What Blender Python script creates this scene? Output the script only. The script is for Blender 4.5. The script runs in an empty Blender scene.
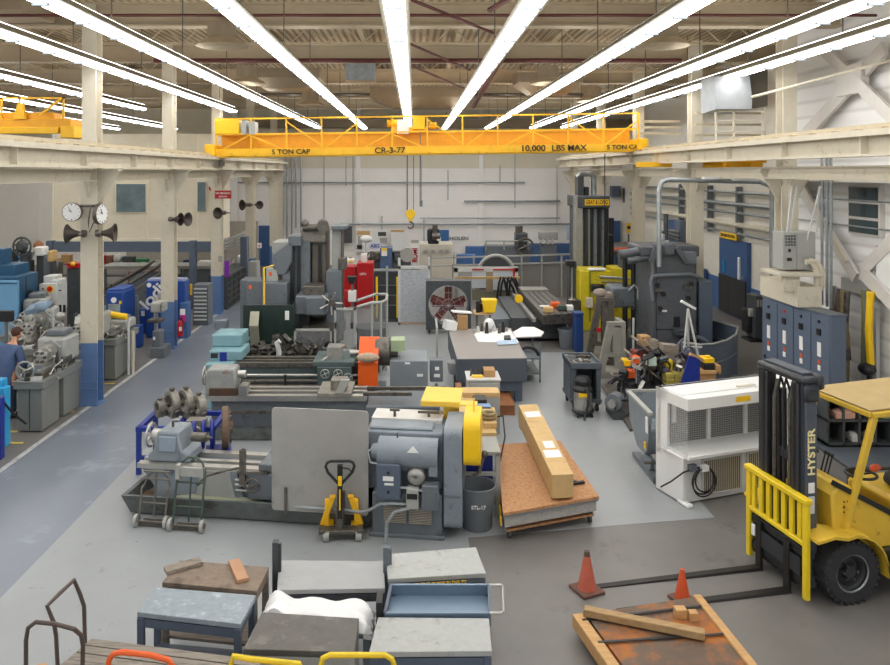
import bpy, math, random
from mathutils import Matrix, Vector
R = random.Random(7)
PI = math.pi
sc = bpy.context.scene
col = sc.collection
F = 750.0; CX = 414.0; CY = 172.0; H = 5.0
def X(px, Y): return (px-CX)*Y/F
def Z(py, Y): return H-(py-CY)*Y/F
def P(px, py, z=0.0):
    Y = F*(H-z)/(py-CY)
    return (px-CX)*Y/F, Y
# ---------------------------------------------------------------- materials
def lin(h):
    h = h.lstrip('#'); o = []
    for i in (0, 2, 4):
        c = int(h[i:i+2], 16)/255
        o.append(c/12.92 if c <= .04045 else ((c+.055)/1.055)**2.4)
    return o
MC = {}
def mat(name, hexc, rough=.5, metal=0., var=.12, scale=4., hex2=None, amt=.0, scale2=2.5, bump=.0, emit=0., alpha=1., stretch=None, spec=.5):
    if name in MC: return MC[name]
    m = bpy.data.materials.new(name); m.use_nodes = True
    nt = m.node_tree; N = nt.nodes; L = nt.links
    bs = N['Principled BSDF']
    c = lin(hexc)
    tc = N.new('ShaderNodeTexCoord'); mp = N.new('ShaderNodeMapping')
    L.new(tc.outputs['Object'], mp.inputs['Vector'])
    if stretch: mp.inputs['Scale'].default_value = stretch
    n = N.new('ShaderNodeTexNoise'); n.inputs['Scale'].default_value = scale; n.inputs['Detail'].default_value = 8; n.inputs['Roughness'].default_value = .65
    L.new(mp.outputs['Vector'], n.inputs['Vector'])
    cr = N.new('ShaderNodeValToRGB')
    cr.color_ramp.elements[0].position = .3; cr.color_ramp.elements[1].position = .7
    cr.color_ramp.elements[0].color = [max(0, v*(1-var)) for v in c]+[1]
    cr.color_ramp.elements[1].color = [min(1, v*(1+var)) for v in c]+[1]
    L.new(n.outputs['Fac'], cr.inputs['Fac'])
    out = cr.outputs['Color']
    if hex2:
        n2 = N.new('ShaderNodeTexNoise'); n2.inputs['Scale'].default_value = scale2; n2.inputs['Detail'].default_value = 10; n2.inputs['Roughness'].default_value = .7
        L.new(mp.outputs['Vector'], n2.inputs['Vector'])
        r2 = N.new('ShaderNodeValToRGB'); r2.color_ramp.elements[0].position = .62-.3*amt; r2.color_ramp.elements[1].position = .72-.2*amt
        L.new(n2.outputs['Fac'], r2.inputs['Fac'])
        mx = N.new('ShaderNodeMix'); mx.data_type = 'RGBA'
        L.new(r2.outputs['Color'], mx.inputs[0]); L.new(out, mx.inputs[6]); mx.inputs[7].default_value = lin(hex2)+[1]
        out = mx.outputs[2]
    L.new(out, bs.inputs['Base Color'])
    bs.inputs['Roughness'].default_value = rough; bs.inputs['Metallic'].default_value = metal
    bs.inputs['Specular IOR Level'].default_value = spec
    if bump:
        b = N.new('ShaderNodeBump'); b.inputs['Strength'].default_value = bump; b.inputs['Distance'].default_value = .02
        L.new(n.outputs['Fac'], b.inputs['Height']); L.new(b.outputs['Normal'], bs.inputs['Normal'])
    if emit:
        L.new(out, bs.inputs['Emission Color']); bs.inputs['Emission Strength'].default_value = emit
    if alpha < 1: bs.inputs['Alpha'].default_value = alpha
    MC[name] = m
    return m
def wavemat(name, h1, h2, scale, axis='X', rough=.6, thick=.5, diag=False):
    """two-colour stripes (or a grid) for slats, louvres, filter mesh"""
    if name in MC: return MC[name]
    m = bpy.data.materials.new(name); m.use_nodes = True; nt = m.node_tree; N = nt.nodes; L = nt.links; bs = N['Principled BSDF']
    tc = N.new('ShaderNodeTexCoord')
    def w(ax, sc_):
        a = N.new('ShaderNodeTexWave'); a.bands_direction = ax; a.inputs['Scale'].default_value = sc_; a.inputs['Distortion'].default_value = .3
        L.new(tc.outputs['Object'], a.inputs['Vector']); return a.outputs['Fac']
    f = w(axis, scale)
    if diag:
        f2 = w('Z', scale); mm = N.new('ShaderNodeMath'); mm.operation = 'MULTIPLY'; L.new(f, mm.inputs[0]); L.new(f2, mm.inputs[1]); f = mm.outputs[0]
    cr = N.new('ShaderNodeValToRGB'); cr.color_ramp.elements[0].position = thick-.12; cr.color_ramp.elements[1].position = thick+.12
    cr.color_ramp.elements[0].color = lin(h1)+[1]; cr.color_ramp.elements[1].color = lin(h2)+[1]
    L.new(f, cr.inputs['Fac']); L.new(cr.outputs['Color'], bs.inputs['Base Color']); bs.inputs['Roughness'].default_value = rough
    b = N.new('ShaderNodeBump'); b.inputs['Strength'].default_value = .5; b.inputs['Distance'].default_value = .02
    L.new(f, b.inputs['Height']); L.new(b.outputs['Normal'], bs.inputs['Normal'])
    MC[name] = m; return m
cream = mat('cream_paint', '#cfc7b4', .55, var=.05, hex2='#a3977c', amt=.08, scale2=3)
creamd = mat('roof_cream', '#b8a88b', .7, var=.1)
wallw = mat('wall_white', '#efece8', .7, var=.02, scale=1.5)
wallc = mat('wall_cream', '#ddd5c0', .7, var=.04, scale=1.5)
bluep = mat('column_blue', '#5c79a6', .5, var=.1, hex2='#42587c', amt=.08)
wblue = mat('wall_blue', '#4b6c9c', .6, var=.06)
gryM = mat('machine_grey', '#686f75', .45, var=.12, hex2='#4d5358', amt=.2, scale2=4)
gryB = mat('lathe_blue_grey', '#808991', .4, var=.08, hex2='#5d666f', amt=.15, scale2=5)
gryD = mat('dark_machine_grey', '#44484b', .45, var=.15, hex2='#2e3032', amt=.25, scale2=5)
gryL = mat('light_grey_paint', '#a3a49f', .5, var=.06)
gryC = mat('cabinet_slate', '#566171', .45, var=.06, hex2='#4b5563', amt=.1)
gryK = mat('lathe_cabinet_grey', '#7d7f7b', .5, var=.06)
gryG = mat('granite_grey', '#4d545c', .5, var=.08, scale=30)
steel = mat('bright_steel', '#b8b6b0', .3, .75, var=.1, scale=12)
steelD = mat('oily_steel', '#6b665f', .4, .6, var=.25, scale=9, hex2='#3c3833', amt=.3, scale2=8)
rust = mat('rusty_steel', '#6e5b4c', .7, .2, var=.3, scale=8)
black = mat('black_paint', '#1d1e20', .45, var=.2)
rubber = mat('rubber', '#2b2b2c', .85, var=.2, scale=20)
yel = mat('crane_yellow', '#f0b81a', .45, var=.08, hex2='#a8741a', amt=.05, scale2=5)
yelS = mat('guard_yellow', '#f2c40f', .4, var=.05)
yelP = mat('pale_yellow', '#eec445', .4, var=.05)
yelF = mat('forklift_yellow', '#d9b43a', .45, var=.08, hex2='#8d7128', amt=.06, scale2=8)
yelB = mat('bright_yellow_guard', '#e6c820', .4, var=.08)
yelM = mat('machine_acid_yellow', '#cdbb1e', .5, var=.1, hex2='#6d6a1c', amt=.15, scale2=6)
tan = mat('guard_roof_tan', '#b29a6a', .8, var=.06)
orng = mat('chip_guard_orange', '#e8601c', .4, var=.05)
orngC = mat('cone_orange', '#d5572b', .6, var=.12, hex2='#7a4a38', amt=.15, scale2=9)
redp = mat('cabinet_red', '#b5141a', .35, var=.05)
redD = mat('pipe_red_brown', '#5a2a26', .6, var=.1)
redF = mat('fan_red', '#7c3b34', .6, var=.15)
bluR = mat('royal_blue', '#142c86', .4, var=.08)
bluN = mat('enclosure_blue', '#1b4590', .4, var=.06)
bluL = mat('light_blue_enclosure', '#6fa3cb', .45, var=.04)
bluT = mat('teal_blue_enclosure', '#1f4f70', .45, var=.06)
bluC = mat('cyan_blue', '#2f9fd6', .45, var=.05)
teal = mat('lathe_teal', '#7ba0a8', .45, var=.08, hex2='#5b777e', amt=.15)
tealD = mat('lathe_dark_teal', '#4d5c5c', .4, var=.2, scale=8)
whiteP = mat('white_paint', '#e4e4e2', .4, var=.02)
whiteM = mat('white_machine', '#c8c9c6', .45, var=.05)
paper = mat('paper_white', '#e9e9e6', .8, var=.03)
plast = mat('plastic_sheet', '#e6e6e6', .35, var=.05)
wood = mat('raw_wood', '#c49a66', .7, var=.15, scale=3, stretch=(1, 8, 8))
woodD = mat('dirty_wood', '#8f8478', .8, var=.25, scale=3, stretch=(1, 9, 9), hex2='#5f564c', amt=.3, scale2=2)
woodB = mat('brown_wood', '#8d5a36', .7, var=.2)
crateM = mat('plywood_crate', '#c9a873', .7, var=.12, scale=5, hex2='#a8834f', amt=.12)
osb = mat('osb_sheet', '#b8895f', .8, var=.28, scale=26, hex2='#8a5c3a', amt=.25, scale2=14)
card = mat('cardboard', '#b08a5c', .8, var=.08)
glassD = mat('dark_glass', '#39464a', .12, var=.1)
galv = mat('galvanised', '#9aa0a2', .35, .6, var=.2, scale=6)
brn = mat('tarnished_bronze', '#4b433d', .5, .5, var=.2)
tape = mat('pale_rubber_mat', '#6a7075', .9, var=.1)
pink = mat('poster_magenta', '#b82c8a', .6, var=.05)
purp = mat('banner_purple', '#7a1fa0', .6, var=.05)
grn = mat('pale_green', '#9fb08c', .5, var=.08)
grnD = mat('hand_truck_green', '#3f5148', .5, var=.2)
skin = mat('skin', '#c08b70', .6, var=.05)
hair = mat('brown_hair', '#4a2c1f', .8, var=.2, scale=40)
cloth = mat('coverall_blue', '#4a5c80', .9, var=.1, scale=10, bump=.2)
clothW = mat('white_cloth', '#d9d9d6', .9, var=.05)
emitL = mat('lamp_glow', '#fbfbfa', .5, var=0, emit=9.0)
redE = mat('red_lens', '#d01818', .3, var=0)
meshF = mat('clear_guard', '#868a8c', .3, var=.1, alpha=.38)
# ---------------------------------------------------------------- mesh builder
MW = {}
class G:
    def __init__(s): s.v = []; s.f = []
    def add(s, vs, fs):
        n = len(s.v); s.v += [tuple(v) for v in vs]; s.f += [tuple(i+n for i in f) for f in fs]; return s
    def b(s, x0, x1, y0, y1, z0, z1):
        return s.add([(x0,y0,z0),(x1,y0,z0),(x1,y1,z0),(x0,y1,z0),(x0,y0,z1),(x1,y0,z1),(x1,y1,z1),(x0,y1,z1)],
            [(3,2,1,0),(4,5,6,7),(0,1,5,4),(1,2,6,5),(2,3,7,6),(3,0,4,7)])
    def rb(s, c, sz, rx=0, ry=0, rz=0):
        M = Matrix.Translation(c) @ Matrix.Rotation(rz,4,'Z') @ Matrix.Rotation(ry,4,'Y') @ Matrix.Rotation(rx,4,'X')
        k = G().b(-sz[0]/2,sz[0]/2,-sz[1]/2,sz[1]/2,-sz[2]/2,sz[2]/2)
        return s.add([M@Vector(v) for v in k.v], k.f)
    def bar(s, p0, p1, w, h=None):
        """box beam from p0 to p1"""
        h = h or w; p0 = Vector(p0); p1 = Vector(p1); d = (p1-p0); L = d.length; d.normalize()
        up = Vector((0,0,1)) if abs(d.z) < .95 else Vector((0,1,0))
        a = d.cross(up).normalized(); u = a.cross(d)
        vs = []
        for p in (p0, p1):
            for (i, j) in ((-1,-1),(1,-1),(1,1),(-1,1)): vs.append(p+a*i*w/2+u*j*h/2)
        return s.add(vs, [(3,2,1,0),(4,5,6,7),(0,1,5,4),(1,2,6,5),(2,3,7,6),(3,0,4,7)])
    def c(s, p0, p1, r, r2=None, n=14):
        r2 = r if r2 is None else r2
        p0 = Vector(p0); p1 = Vector(p1); d = (p1-p0).normalized()
        up = Vector((0,0,1)) if abs(d.z) < .95 else Vector((0,1,0))
        a = d.cross(up).normalized(); u = a.cross(d); vs = []
        for p, q in ((p0, r), (p1, r2)):
            for i in range(n):
                t = 2*PI*i/n; vs.append(p+a*math.cos(t)*q+u*math.sin(t)*q)
        fs = [(i, i+n, (i+1)%n+n, (i+1)%n) for i in range(n)]
        fs += [tuple(range(n)), tuple(range(2*n-1, n-1, -1))]
        return s.add(vs, fs)
    def t(s, pts, r, n=8):
        pts = [Vector(p) for p in pts]; m = len(pts); rings = []
        for i, p in enumerate(pts):
            d = (pts[min(i+1,m-1)]-pts[max(i-1,0)]).normalized()
            if i == 0:
                up = Vector((0,0,1)) if abs(d.z) < .9 else Vector((0,1,0)); a = d.cross(up).normalized()
            else:
                a = (a-d*a.dot(d)).normalized()
            u = d.cross(a)
            rings.append([p+a*math.cos(2*PI*k/n)*r+u*math.sin(2*PI*k/n)*r for k in range(n)])
        vs = [v for q in rings for v in q]; fs = []
        for i in range(m-1):
            for k in range(n): fs.append((i*n+k, i*n+(k+1)%n, (i+1)*n+(k+1)%n, (i+1)*n+k))
        fs += [tuple(range(n-1,-1,-1)), tuple(range((m-1)*n, m*n))]
        return s.add(vs, fs)
    def lathe(s, prof, c=(0,0,0), ax='z', n=22, cap=True):
        vs = []; m = len(prof)
        for r, z in prof:
            for i in range(n):
                t = 2*PI*i/n; x, y = r*math.cos(t), r*math.sin(t)
                v = {'z':(x,y,z),'x':(z,x,y),'y':(y,z,x)}[ax]; vs.append((v[0]+c[0],v[1]+c[1],v[2]+c[2]))
        fs = [(j*n+i, j*n+(i+1)%n, (j+1)*n+(i+1)%n, (j+1)*n+i) for j in range(m-1) for i in range(n)]
        if cap and prof[0][0] > 1e-4: fs.append(tuple(range(n-1,-1,-1)))
        if cap and prof[-1][0] > 1e-4: fs.append(tuple(range((m-1)*n, m*n)))
        return s.add(vs, fs)
    def tor(s, c, Rr, r, ax='z', n=24, k=8, a0=0, a1=2*PI):
        full = abs(a1-a0-2*PI) < 1e-3; pts = []
        for i in range(n+1):
            t = a0+(a1-a0)*i/n; x, y = Rr*math.cos(t), Rr*math.sin(t)
            v = {'z':(x,y,0),'x':(0,x,y),'y':(x,0,y)}[ax]; pts.append((v[0]+c[0],v[1]+c[1],v[2]+c[2]))
        return s.t(pts, r, k)
    def pr(s, poly, ax, a, b):
        """extrude a 2-D outline; ax x: poly is (y,z); ax y: (x,z); ax z: (x,y)"""
        n = len(poly)
        def v(p, d): return {'x':(d,p[0],p[1]),'y':(p[0],d,p[1]),'z':(p[0],p[1],d)}[ax]
        vs = [v(p,a) for p in poly]+[v(p,b) for p in poly]
        return s.add(vs, [tuple(range(n-1,-1,-1)), tuple(range(n,2*n))]+[(i,(i+1)%n,(i+1)%n+n,i+n) for i in range(n)])
    def s(s, c, r, n=12):
        if not isinstance(r, tuple): r = (r,r,r)
        k = G().lathe([(math.sin(PI*i/8), -math.cos(PI*i/8)) for i in range(9)], n=n)
        return s.add([(v[0]*r[0]+c[0], v[1]*r[1]+c[1], v[2]*r[2]+c[2]) for v in k.v], k.f)
    def wheel(s, c, r=.06, w=.04, ax='x', rz=0):
        d = Vector((math.cos(rz), math.sin(rz), 0)) if ax == 'x' else Vector((-math.sin(rz), math.cos(rz), 0))
        c = Vector(c); return s.c(c-d*w/2, c+d*w/2, r, n=16)
    def hw(s, c, r, ax='y', sp=4):
        """hand wheel with spokes"""
        s.tor(c, r, r*.12, ax, 18, 6)
        for i in range(sp):
            t = PI*i*2/sp+.4; x, y = r*math.cos(t), r*math.sin(t)
            v = {'z':(x,y,0),'x':(0,x,y),'y':(x,0,y)}[ax]
            s.c(c, (c[0]+v[0],c[1]+v[1],c[2]+v[2]), r*.09, n=6)
        return s.s(c, r*.22, 8)
    def o(s, name, m, par=None, label=None, cat=None, group=None, kind=None, bev=0, w=True, sm=35):
        """link as ONE mesh object. w: coordinates are world (turned into the parent's frame)"""
        if isinstance(m, str): m = MC[m]
        vs = [Vector(v) for v in s.v]
        if par is None:
            xs = [v.x for v in vs]; ys = [v.y for v in vs]; zs = [v.z for v in vs]
            org = Vector(((min(xs)+max(xs))/2, (min(ys)+max(ys))/2, min(zs))) if kind != 'structure' else Vector((0,0,0))
            vs = [v-org for v in vs]; mw = Matrix.Translation(org)
        else:
            mw = MW[par]
            if w: iv = mw.inverted(); vs = [iv@v for v in vs]
        me = bpy.data.meshes.new(name); me.from_pydata([tuple(v) for v in vs], [], s.f); me.materials.append(m)
        import bmesh
        bm = bmesh.new(); bm.from_mesh(me); bmesh.ops.recalc_face_normals(bm, faces=bm.faces); bm.to_mesh(me); bm.free()
        me.shade_smooth(); me.set_sharp_from_angle(angle=math.radians(sm))
        ob = bpy.data.objects.new(name, me); col.objects.link(ob)
        if par is None: ob.location = mw.translation
        else: ob.parent = par
        MW[ob] = mw
        if bev:
            md = ob.modifiers.new('bevel', 'BEVEL'); md.width = bev; md.segments = 2; md.limit_method = 'ANGLE'; md.angle_limit = math.radians(50)
        if label: ob['label'] = label
        if cat: ob['category'] = cat
        if group: ob['group'] = group
        if kind: ob['kind'] = kind
        return ob
def T(name, label, cat, loc, rz=0, group=None):
    o = bpy.data.objects.new(name, None); col.objects.link(o); o.location = loc; o.rotation_euler = (0,0,rz); o.empty_display_size = .1
    o['label'] = label; o['category'] = cat
    if group: o['group'] = group
    MW[o] = Matrix.Translation(loc) @ Matrix.Rotation(rz, 4, 'Z')
    return o
def rep(ob, offs):
    for d in offs:
        c = ob.copy(); col.objects.link(c); c.parent = ob.parent; c.location = d; MW[c] = MW[ob]
def kids(o): return [c for c in bpy.data.objects if c.parent == o]
def dup(o, loc, rz=0, label=None, group=None, s=None):
    def cp(a, par):
        c = a.copy(); col.objects.link(c)
        if par: c.parent = par
        for k in kids(a): cp(k, c)
        return c
    c = cp(o, None); c.location = loc; c.rotation_euler = (0,0,rz)
    if s: c.scale = (s,s,s) if not isinstance(s, tuple) else s
    if label: c['label'] = label
    if group: c['group'] = group
    MW[c] = Matrix.Translation(loc) @ Matrix.Rotation(rz, 4, 'Z')
    return c
def text(s, size, loc, rot, m, par, name='lettering', depth=.004, w=True, sx=1.0, label=None):
    cu = bpy.data.curves.new('txt', 'FONT'); cu.body = s; cu.size = size; cu.extrude = depth; cu.align_x = 'CENTER'; cu.align_y = 'CENTER'; cu.offset = size*.02
    t = bpy.data.objects.new('txt', cu); col.objects.link(t)
    dg = bpy.context.evaluated_depsgraph_get(); me = bpy.data.meshes.new_from_object(t.evaluated_get(dg))
    bpy.data.objects.remove(t); me.materials.clear(); me.materials.append(m)
    from mathutils import Euler
    M = Matrix.Translation(loc) @ Euler(rot).to_matrix().to_4x4() @ Matrix.Diagonal((sx,1,1,1))
    if w: M = MW[par].inverted() @ M
    me.transform(M); me.name = name
    o = bpy.data.objects.new(name, me); col.objects.link(o); o.parent = par; MW[o] = MW[par]
    if label: o['label'] = label
    return o
def px(g, x0, x1, y0, y1, Y, d=.3):
    """box whose front face stands at depth Y and shows between those columns and rows of the picture; d deep"""
    return g.b(X(x0,Y), X(x1,Y), Y, Y+d, max(0.0, Z(y1,Y)), Z(y0,Y))
# ---------------------------------------------------------------- setting
def stru(g, name, m): return g.o(name, m, kind='structure')
fl_dark = mat('floor_dark', '#716e6b', .42, var=.1, scale=1.2, hex2='#57524d', amt=.12, scale2=1.3)
fl_light = mat('floor_light', '#939799', .34, var=.05, scale=.9, hex2='#71716e', amt=.03, scale2=4.5)
fl_blue = mat('floor_blue_grey', '#777e89', .3, var=.06, scale=.8, hex2='#9ba1aa', amt=.2, scale2=.5)
fl_brown = mat('floor_bay', '#5f5b57', .5, var=.15, scale=2)
stru(G().b(-22.6, 16, -3, 40.4, -.12, 0), 'floor', fl_dark)
stru(G().b(-6.85, -4.85, -3, 40.3, 0, .003), 'floor_aisle', fl_blue)
stru(G().pr([(-4.85,-3),(.72,-3),(.74,10.25),(4.35,10.85),(4.2,20.8),(1.2,20.8),(1.2,25.5),(-1,25.5),(-1,30),(-4.85,30)], 'z', 0, .0035), 'floor_painted', fl_light)
stru(G().b(-6.97,-6.87,-3,40,0,.005), 'trim_1', mat('line_white','#b7b9ba',.5,var=.15,scale=6,hex2='#7d7f80',amt=.25))
for i,(a,b_,c_,d_) in enumerate([(0,386,12,384),(102,384,109,383),(61,412,66,411),(1,432,12,431),(6,417,13,416),(0,444,22,442)]):
    x,y = P((a+c_)/2,(b_+d_)/2); stru(G().b(x-.22,x+.22,y-.04,y+.04,0,.004), 'trim_%d'%(i+2), mat('floor_line_yellow','#c9b246',.6,var=.2))
# deck ceiling
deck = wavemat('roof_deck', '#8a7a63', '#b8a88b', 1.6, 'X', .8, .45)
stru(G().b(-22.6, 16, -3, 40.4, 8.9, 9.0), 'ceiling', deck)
def lvl(g): return g
stru(G().b(-22.6,16,40.3,40.5,1.0,5.2), 'wall_back', wallw)
stru(G().b(-22.6,16,40.29,40.5,5.2,8.9), 'wall_back_upper', wallc)
stru(G().b(-22.6,16,40.29,40.5,0,1.0), 'wall_back_base', wallw)
stru(G().b(2.9,11.2,40.27,40.3,0,1.0), 'wall_back_wainscot', wblue)
stru(G().b(-9.5,-4.6,40.27,40.3,0,1.0), 'wall_back_wainscot_left', wblue)
stru(G().b(-22.7,-22.6,-3,40.4,0,8.9), 'wall_left', wallc)
stru(G().b(11.2,11.35,18,40.4,0,8.9), 'wall_right', mat('wall_right_paint','#e4dfd3',.7,var=.05))
siding = wavemat('siding', '#d8d6d3', '#ecebe9', .9, 'Z', .6, .1)
stru(G().b(9.2,9.35,3,18.9,0,8.9), 'wall_right_siding', siding)
stru(G().b(9.2,11.3,18.8,18.9,0,8.9), 'wall_right_return', wallc)
stru(G().b(11.17,11.21,18,40.3,0,1.15), 'wall_right_wainscot', wblue)
# pilasters on the back wall
for i,x in enumerate((-9.6,-3.0,3.6,9.4)): stru(G().b(x-.12,x+.12,40.15,40.3,1.0,8.9), 'trim_%d'%(20+i), wallw)
stru(G().b(-7.25,-7.0,40.0,40.3,0,8.9), 'trim_30', cream)
# roof beams
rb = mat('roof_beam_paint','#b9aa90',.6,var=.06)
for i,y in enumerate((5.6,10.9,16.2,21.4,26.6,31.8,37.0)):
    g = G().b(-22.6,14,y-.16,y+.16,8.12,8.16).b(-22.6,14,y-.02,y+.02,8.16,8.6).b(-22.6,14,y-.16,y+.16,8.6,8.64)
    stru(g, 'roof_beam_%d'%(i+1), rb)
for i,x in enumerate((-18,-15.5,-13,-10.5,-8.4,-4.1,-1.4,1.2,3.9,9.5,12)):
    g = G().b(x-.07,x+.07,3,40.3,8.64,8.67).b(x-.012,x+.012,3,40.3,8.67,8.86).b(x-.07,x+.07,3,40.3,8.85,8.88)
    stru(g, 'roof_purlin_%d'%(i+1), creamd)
for i,y in enumerate((8.3,13.5,18.8,24,29.2,34.4)):
    g = G()
    for z in (8.2,8.62): g.b(-22.6,14,y-.035,y+.035,z,z+.05)
    x = -22.0
    while x < 14: g.bar((x,y,8.22),(x+.45,y,8.64),.03).bar((x+.45,y,8.64),(x+.9,y,8.22),.03); x += .9
    stru(g, 'roof_joist_%d'%(i+1), creamd)
# columns
def column(x, y, side, label, blue=True, w=.36, wup=.3, ztop=8.6, grp=None):
    t = T('steel_column', label, 'column', (x,y,0), 0, grp)
    def H(z0,z1,w,d=.34):
        return G().b(x-w/2,x+w/2,y-d/2,y-d/2+.035,z0,z1).b(x-w/2,x+w/2,y+d/2-.035,y+d/2,z0,z1).b(x-.02,x+.02,y-d/2+.03,y+d/2-.03,z0,z1)
    zb = 1.34
    if blue:
        g = H(.03,zb,w).b(x-w/2-.02,x+w/2+.02,y-.2,y+.2,0,.04)
        for z in (.35,.5): g.b(x-w/2,x+w/2,y-.19,y-.15,z,z+.03)
        g.o('painted_base', bluep, t, label='blue painted lower part')
    else: zb = 0.02
    H(zb,4.72,w).o('shaft', cream, t)
    H(4.72,ztop,wup).o('upper_shaft', cream, t)
    g = G().pr([(x-w/2-.42,5.05),(x+w/2+.42,5.05),(x+w/2,4.35),(x-w/2,4.35)],'y',y-.03,y+.03)
    g.pr([(y-.42,5.05),(y+.42,5.05),(y+.17,4.45),(y-.17,4.45)],'x',x-.03,x+.03)
    g.b(x-w/2-.42,x+w/2+.42,y-.1,y+.1,5.02,5.06)
    g.o('bracket', cream, t)
    return t
LC = [16.2,21.3,26.5,31.9,37.2]
for i,(y,l) in enumerate(zip(LC, ['cream steel column with blue base carrying two round clocks, nearest on the left','cream column with blue base standing before the blue machine enclosure with white lettering','cream column carrying the small red sign, by the drawer cabinets','cream column near the back left with a grey box around its foot','last cream column of the left row, at the blue doors by the back wall'])):
    column(-6.95, y, -1, l)
for y,l in zip((16.4,20.7,25.9,31.1,36.3), ['wide cream column beside the grey transformer box, nearest on the right','cream column rising behind the dark grey vertical boring mill','cream column just right of the tall machine with the yellow sign','cream column of the right row hidden low behind the tall yellow signed machine','last cream column of the right row at the end of the girder']):
    column(7.75 if y>17 else 8.14, y, 1, l, blue=False, w=.42 if y<16 else .36)
# runway girders
def girder(x, label, s, dz=0):
    t = T('crane_runway_girder', label, 'girder', (x,20,5.05))
    y0,y1 = 3.5,37.6
    G().b(x-.16,x+.16,y0,y1,5.08,5.12).b(x-.02,x+.02,y0,y1,5.12,5.44).b(x-.22,x+.22,y0,y1,5.44,5.48).b(x-.23,x-.2,y0,y1,5.4,5.5).b(x+.2,x+.23,y0,y1,5.4,5.5).o('beam', cream, t)
    G().b(x-.04,x+.04,y0,y1,5.48,5.6).o('rail', mat('rail_cream','#bfb296',.5,var=.1), t)
    y = y0+.3
    for dx in (-.17,.05): rep(G().b(x+dx,x+dx+.12,y,y+.16,5.48,5.53).o('rail_clip', creamd, t), [(0,.7*k,0) for k in range(1,48)])
    rep(G().b(x-.15,x+.15,y+.5,y+.52,5.12,5.44).o('stiffener', cream, t), [(0,2.6*k,0) for k in range(1,13)])
    g = G(); xx = x-.35*s*-1
    k=-dz*.7; g.b(x+s*.38-.1,x+s*.38+.1,y0,y1,4.8+k,4.83+k).b(x+s*.38-.1,x+s*.38+.1,y0,y1,5.03+k,5.06+k).b(x+s*.38-.015,x+s*.38+.015,y0,y1,4.83+k,5.03+k)
    g.o('tie_beam', cream, t)
    t.location.z += dz
    return t
girder(-6.55, 'long cream crane runway girder on the left column row', -1)
girder(7.35, 'long cream crane runway girder on the right column row', 1, .17)
# ---------------------------------------------------------------- lights
fillL = mat('roof_fill_glow','#fbfbfa',.5,var=0,emit=5.0)  # invented fill glow for the ceiling, not one of the tubes
def light_row(x, y0, y1, label):
    t = T('fluorescent_light_row', label, 'ceiling light', (x,(y0+y1)/2,7.2), 0, 'rows of fluorescent lights')
    G().pr([(x-.2,7.2),(x+.2,7.2),(x+.1,7.32),(x-.1,7.32)],'y',y0,y1).o('housing', mat('housing_grey','#8d8778',.6), t)
    G().pr([(x-.14,7.199),(x-.12,7.15),(x-.05,7.13),(x+.05,7.13),(x+.12,7.15),(x+.14,7.199)],'y',y0+.02,y1-.02).o('diffuser', emitL, t, label='glowing white lamps')
    g0 = None; y = y0+.6; n = 0
    while y < y1 and n < 28:
        if g0 is None: g0 = G().b(x-.1,x+.1,y-.025,y+.025,7.1,7.15).o('lamp_socket', gryM, t); yb = y
        else:
            c = g0.copy(); col.objects.link(c); c.parent = t; c.location = (0,y-yb,0)
        y += 1.22; n += 1
    n = int((y1-y0-.6)/3.6)
    rep(G().c((x,y0+.5,7.32),(x,y0+.5,8.62),.012,n=5).o('hanger_rod', steelD, t), [(0,3.6*k,0) for k in range(1,n+1)])
    G().b(x-.07,x+.07,y0+.02,y1-.02,7.33,7.34).o('fill_strip', fillL, t, label='added glowing strip that brightens the roof')  # strip added on top of the housing only to brighten the ceiling
rows = [(-18.0,3,38),(-15.0,3,38),(-12.1,3,38),(-9.4,3,26),(-6.5,3,27),(-4.72,4,37),(-2.48,3,37.5),(-.26,3,37.5),(1.54,3,37.5),(3.65,3.6,37.3),(5.83,4,37),(7.26,5,36.5)]
ln = ['dimmest glowing light row at the far left of the side bay','second light row from the far left over the side bay','third light row from the far left over the side bay','light row hanging over the left side bay just behind the columns','light row passing in front of the left columns','light row between the left columns and the yellow crane motor box','light row reaching the left third of the crane','light row straight above the crane hoist','light row just right of the crane hoist','third light row from the right edge, crossing above the crane','second light row from the right edge of the hall','rightmost light row, passing in front of the right columns']
for (x,a,b_),l in zip(rows, ln): light_row(x,a,b_,l)
# ---------------------------------------------------------------- crane
yc = 25.0
t = T('overhead_crane', 'yellow overhead bridge crane spanning the hall between both girders', 'crane', (.4,yc,5.6))
G().b(-6.4,7.2,yc,yc+.4,5.72,6.3).b(-6.5,7.3,yc-.05,yc+.45,6.28,6.33).b(-6.5,7.3,yc-.05,yc+.45,5.7,5.74).o('bridge_beam', mat('crane_orange','#dfa01a',.5,var=.1), t, label='orange-yellow bridge beam')
G().b(-6.5,7.3,yc-.75,yc-.7,5.58,5.84).b(-6.5,7.3,yc-.75,yc,5.56,5.6).o('walkway', yel, t)
g = G(); 
for z in (6.28,6.78): g.b(-6.4,7.3,yc-.76,yc-.71,z,z+.05)
g.o('top_rail', yel, t)
for k in range(13):
    x = -6.4+k*1.14
    G().b(x-.025,x+.025,yc-.77,yc-.72,5.6,6.83).o('post', yel, t)
    if k%2==0 and k<12: G().bar((x,yc-.74,6.7 if k%4 else 5.7),(x+1.14,yc-.74,5.9 if k%4 else 6.3),.045).o('brace', yel, t)
    elif k<12: G().bar((x,yc-.74,6.25 if k%4==1 else 5.75),(x+1.14,yc-.74,5.75 if k%4==1 else 6.6),.045).o('brace', yel, t)
for x in (-6.55,7.35):
    G().b(x-.16,x+.16,yc-1.0,yc+1.2,5.62,5.98).o('end_truck', yel, t, bev=.02)
    for y in (yc-.8,yc+1.0): G().c((x-.06,y,5.74),(x+.06,y,5.74),.15,n=18).o('truck_wheel', steelD, t)
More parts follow.
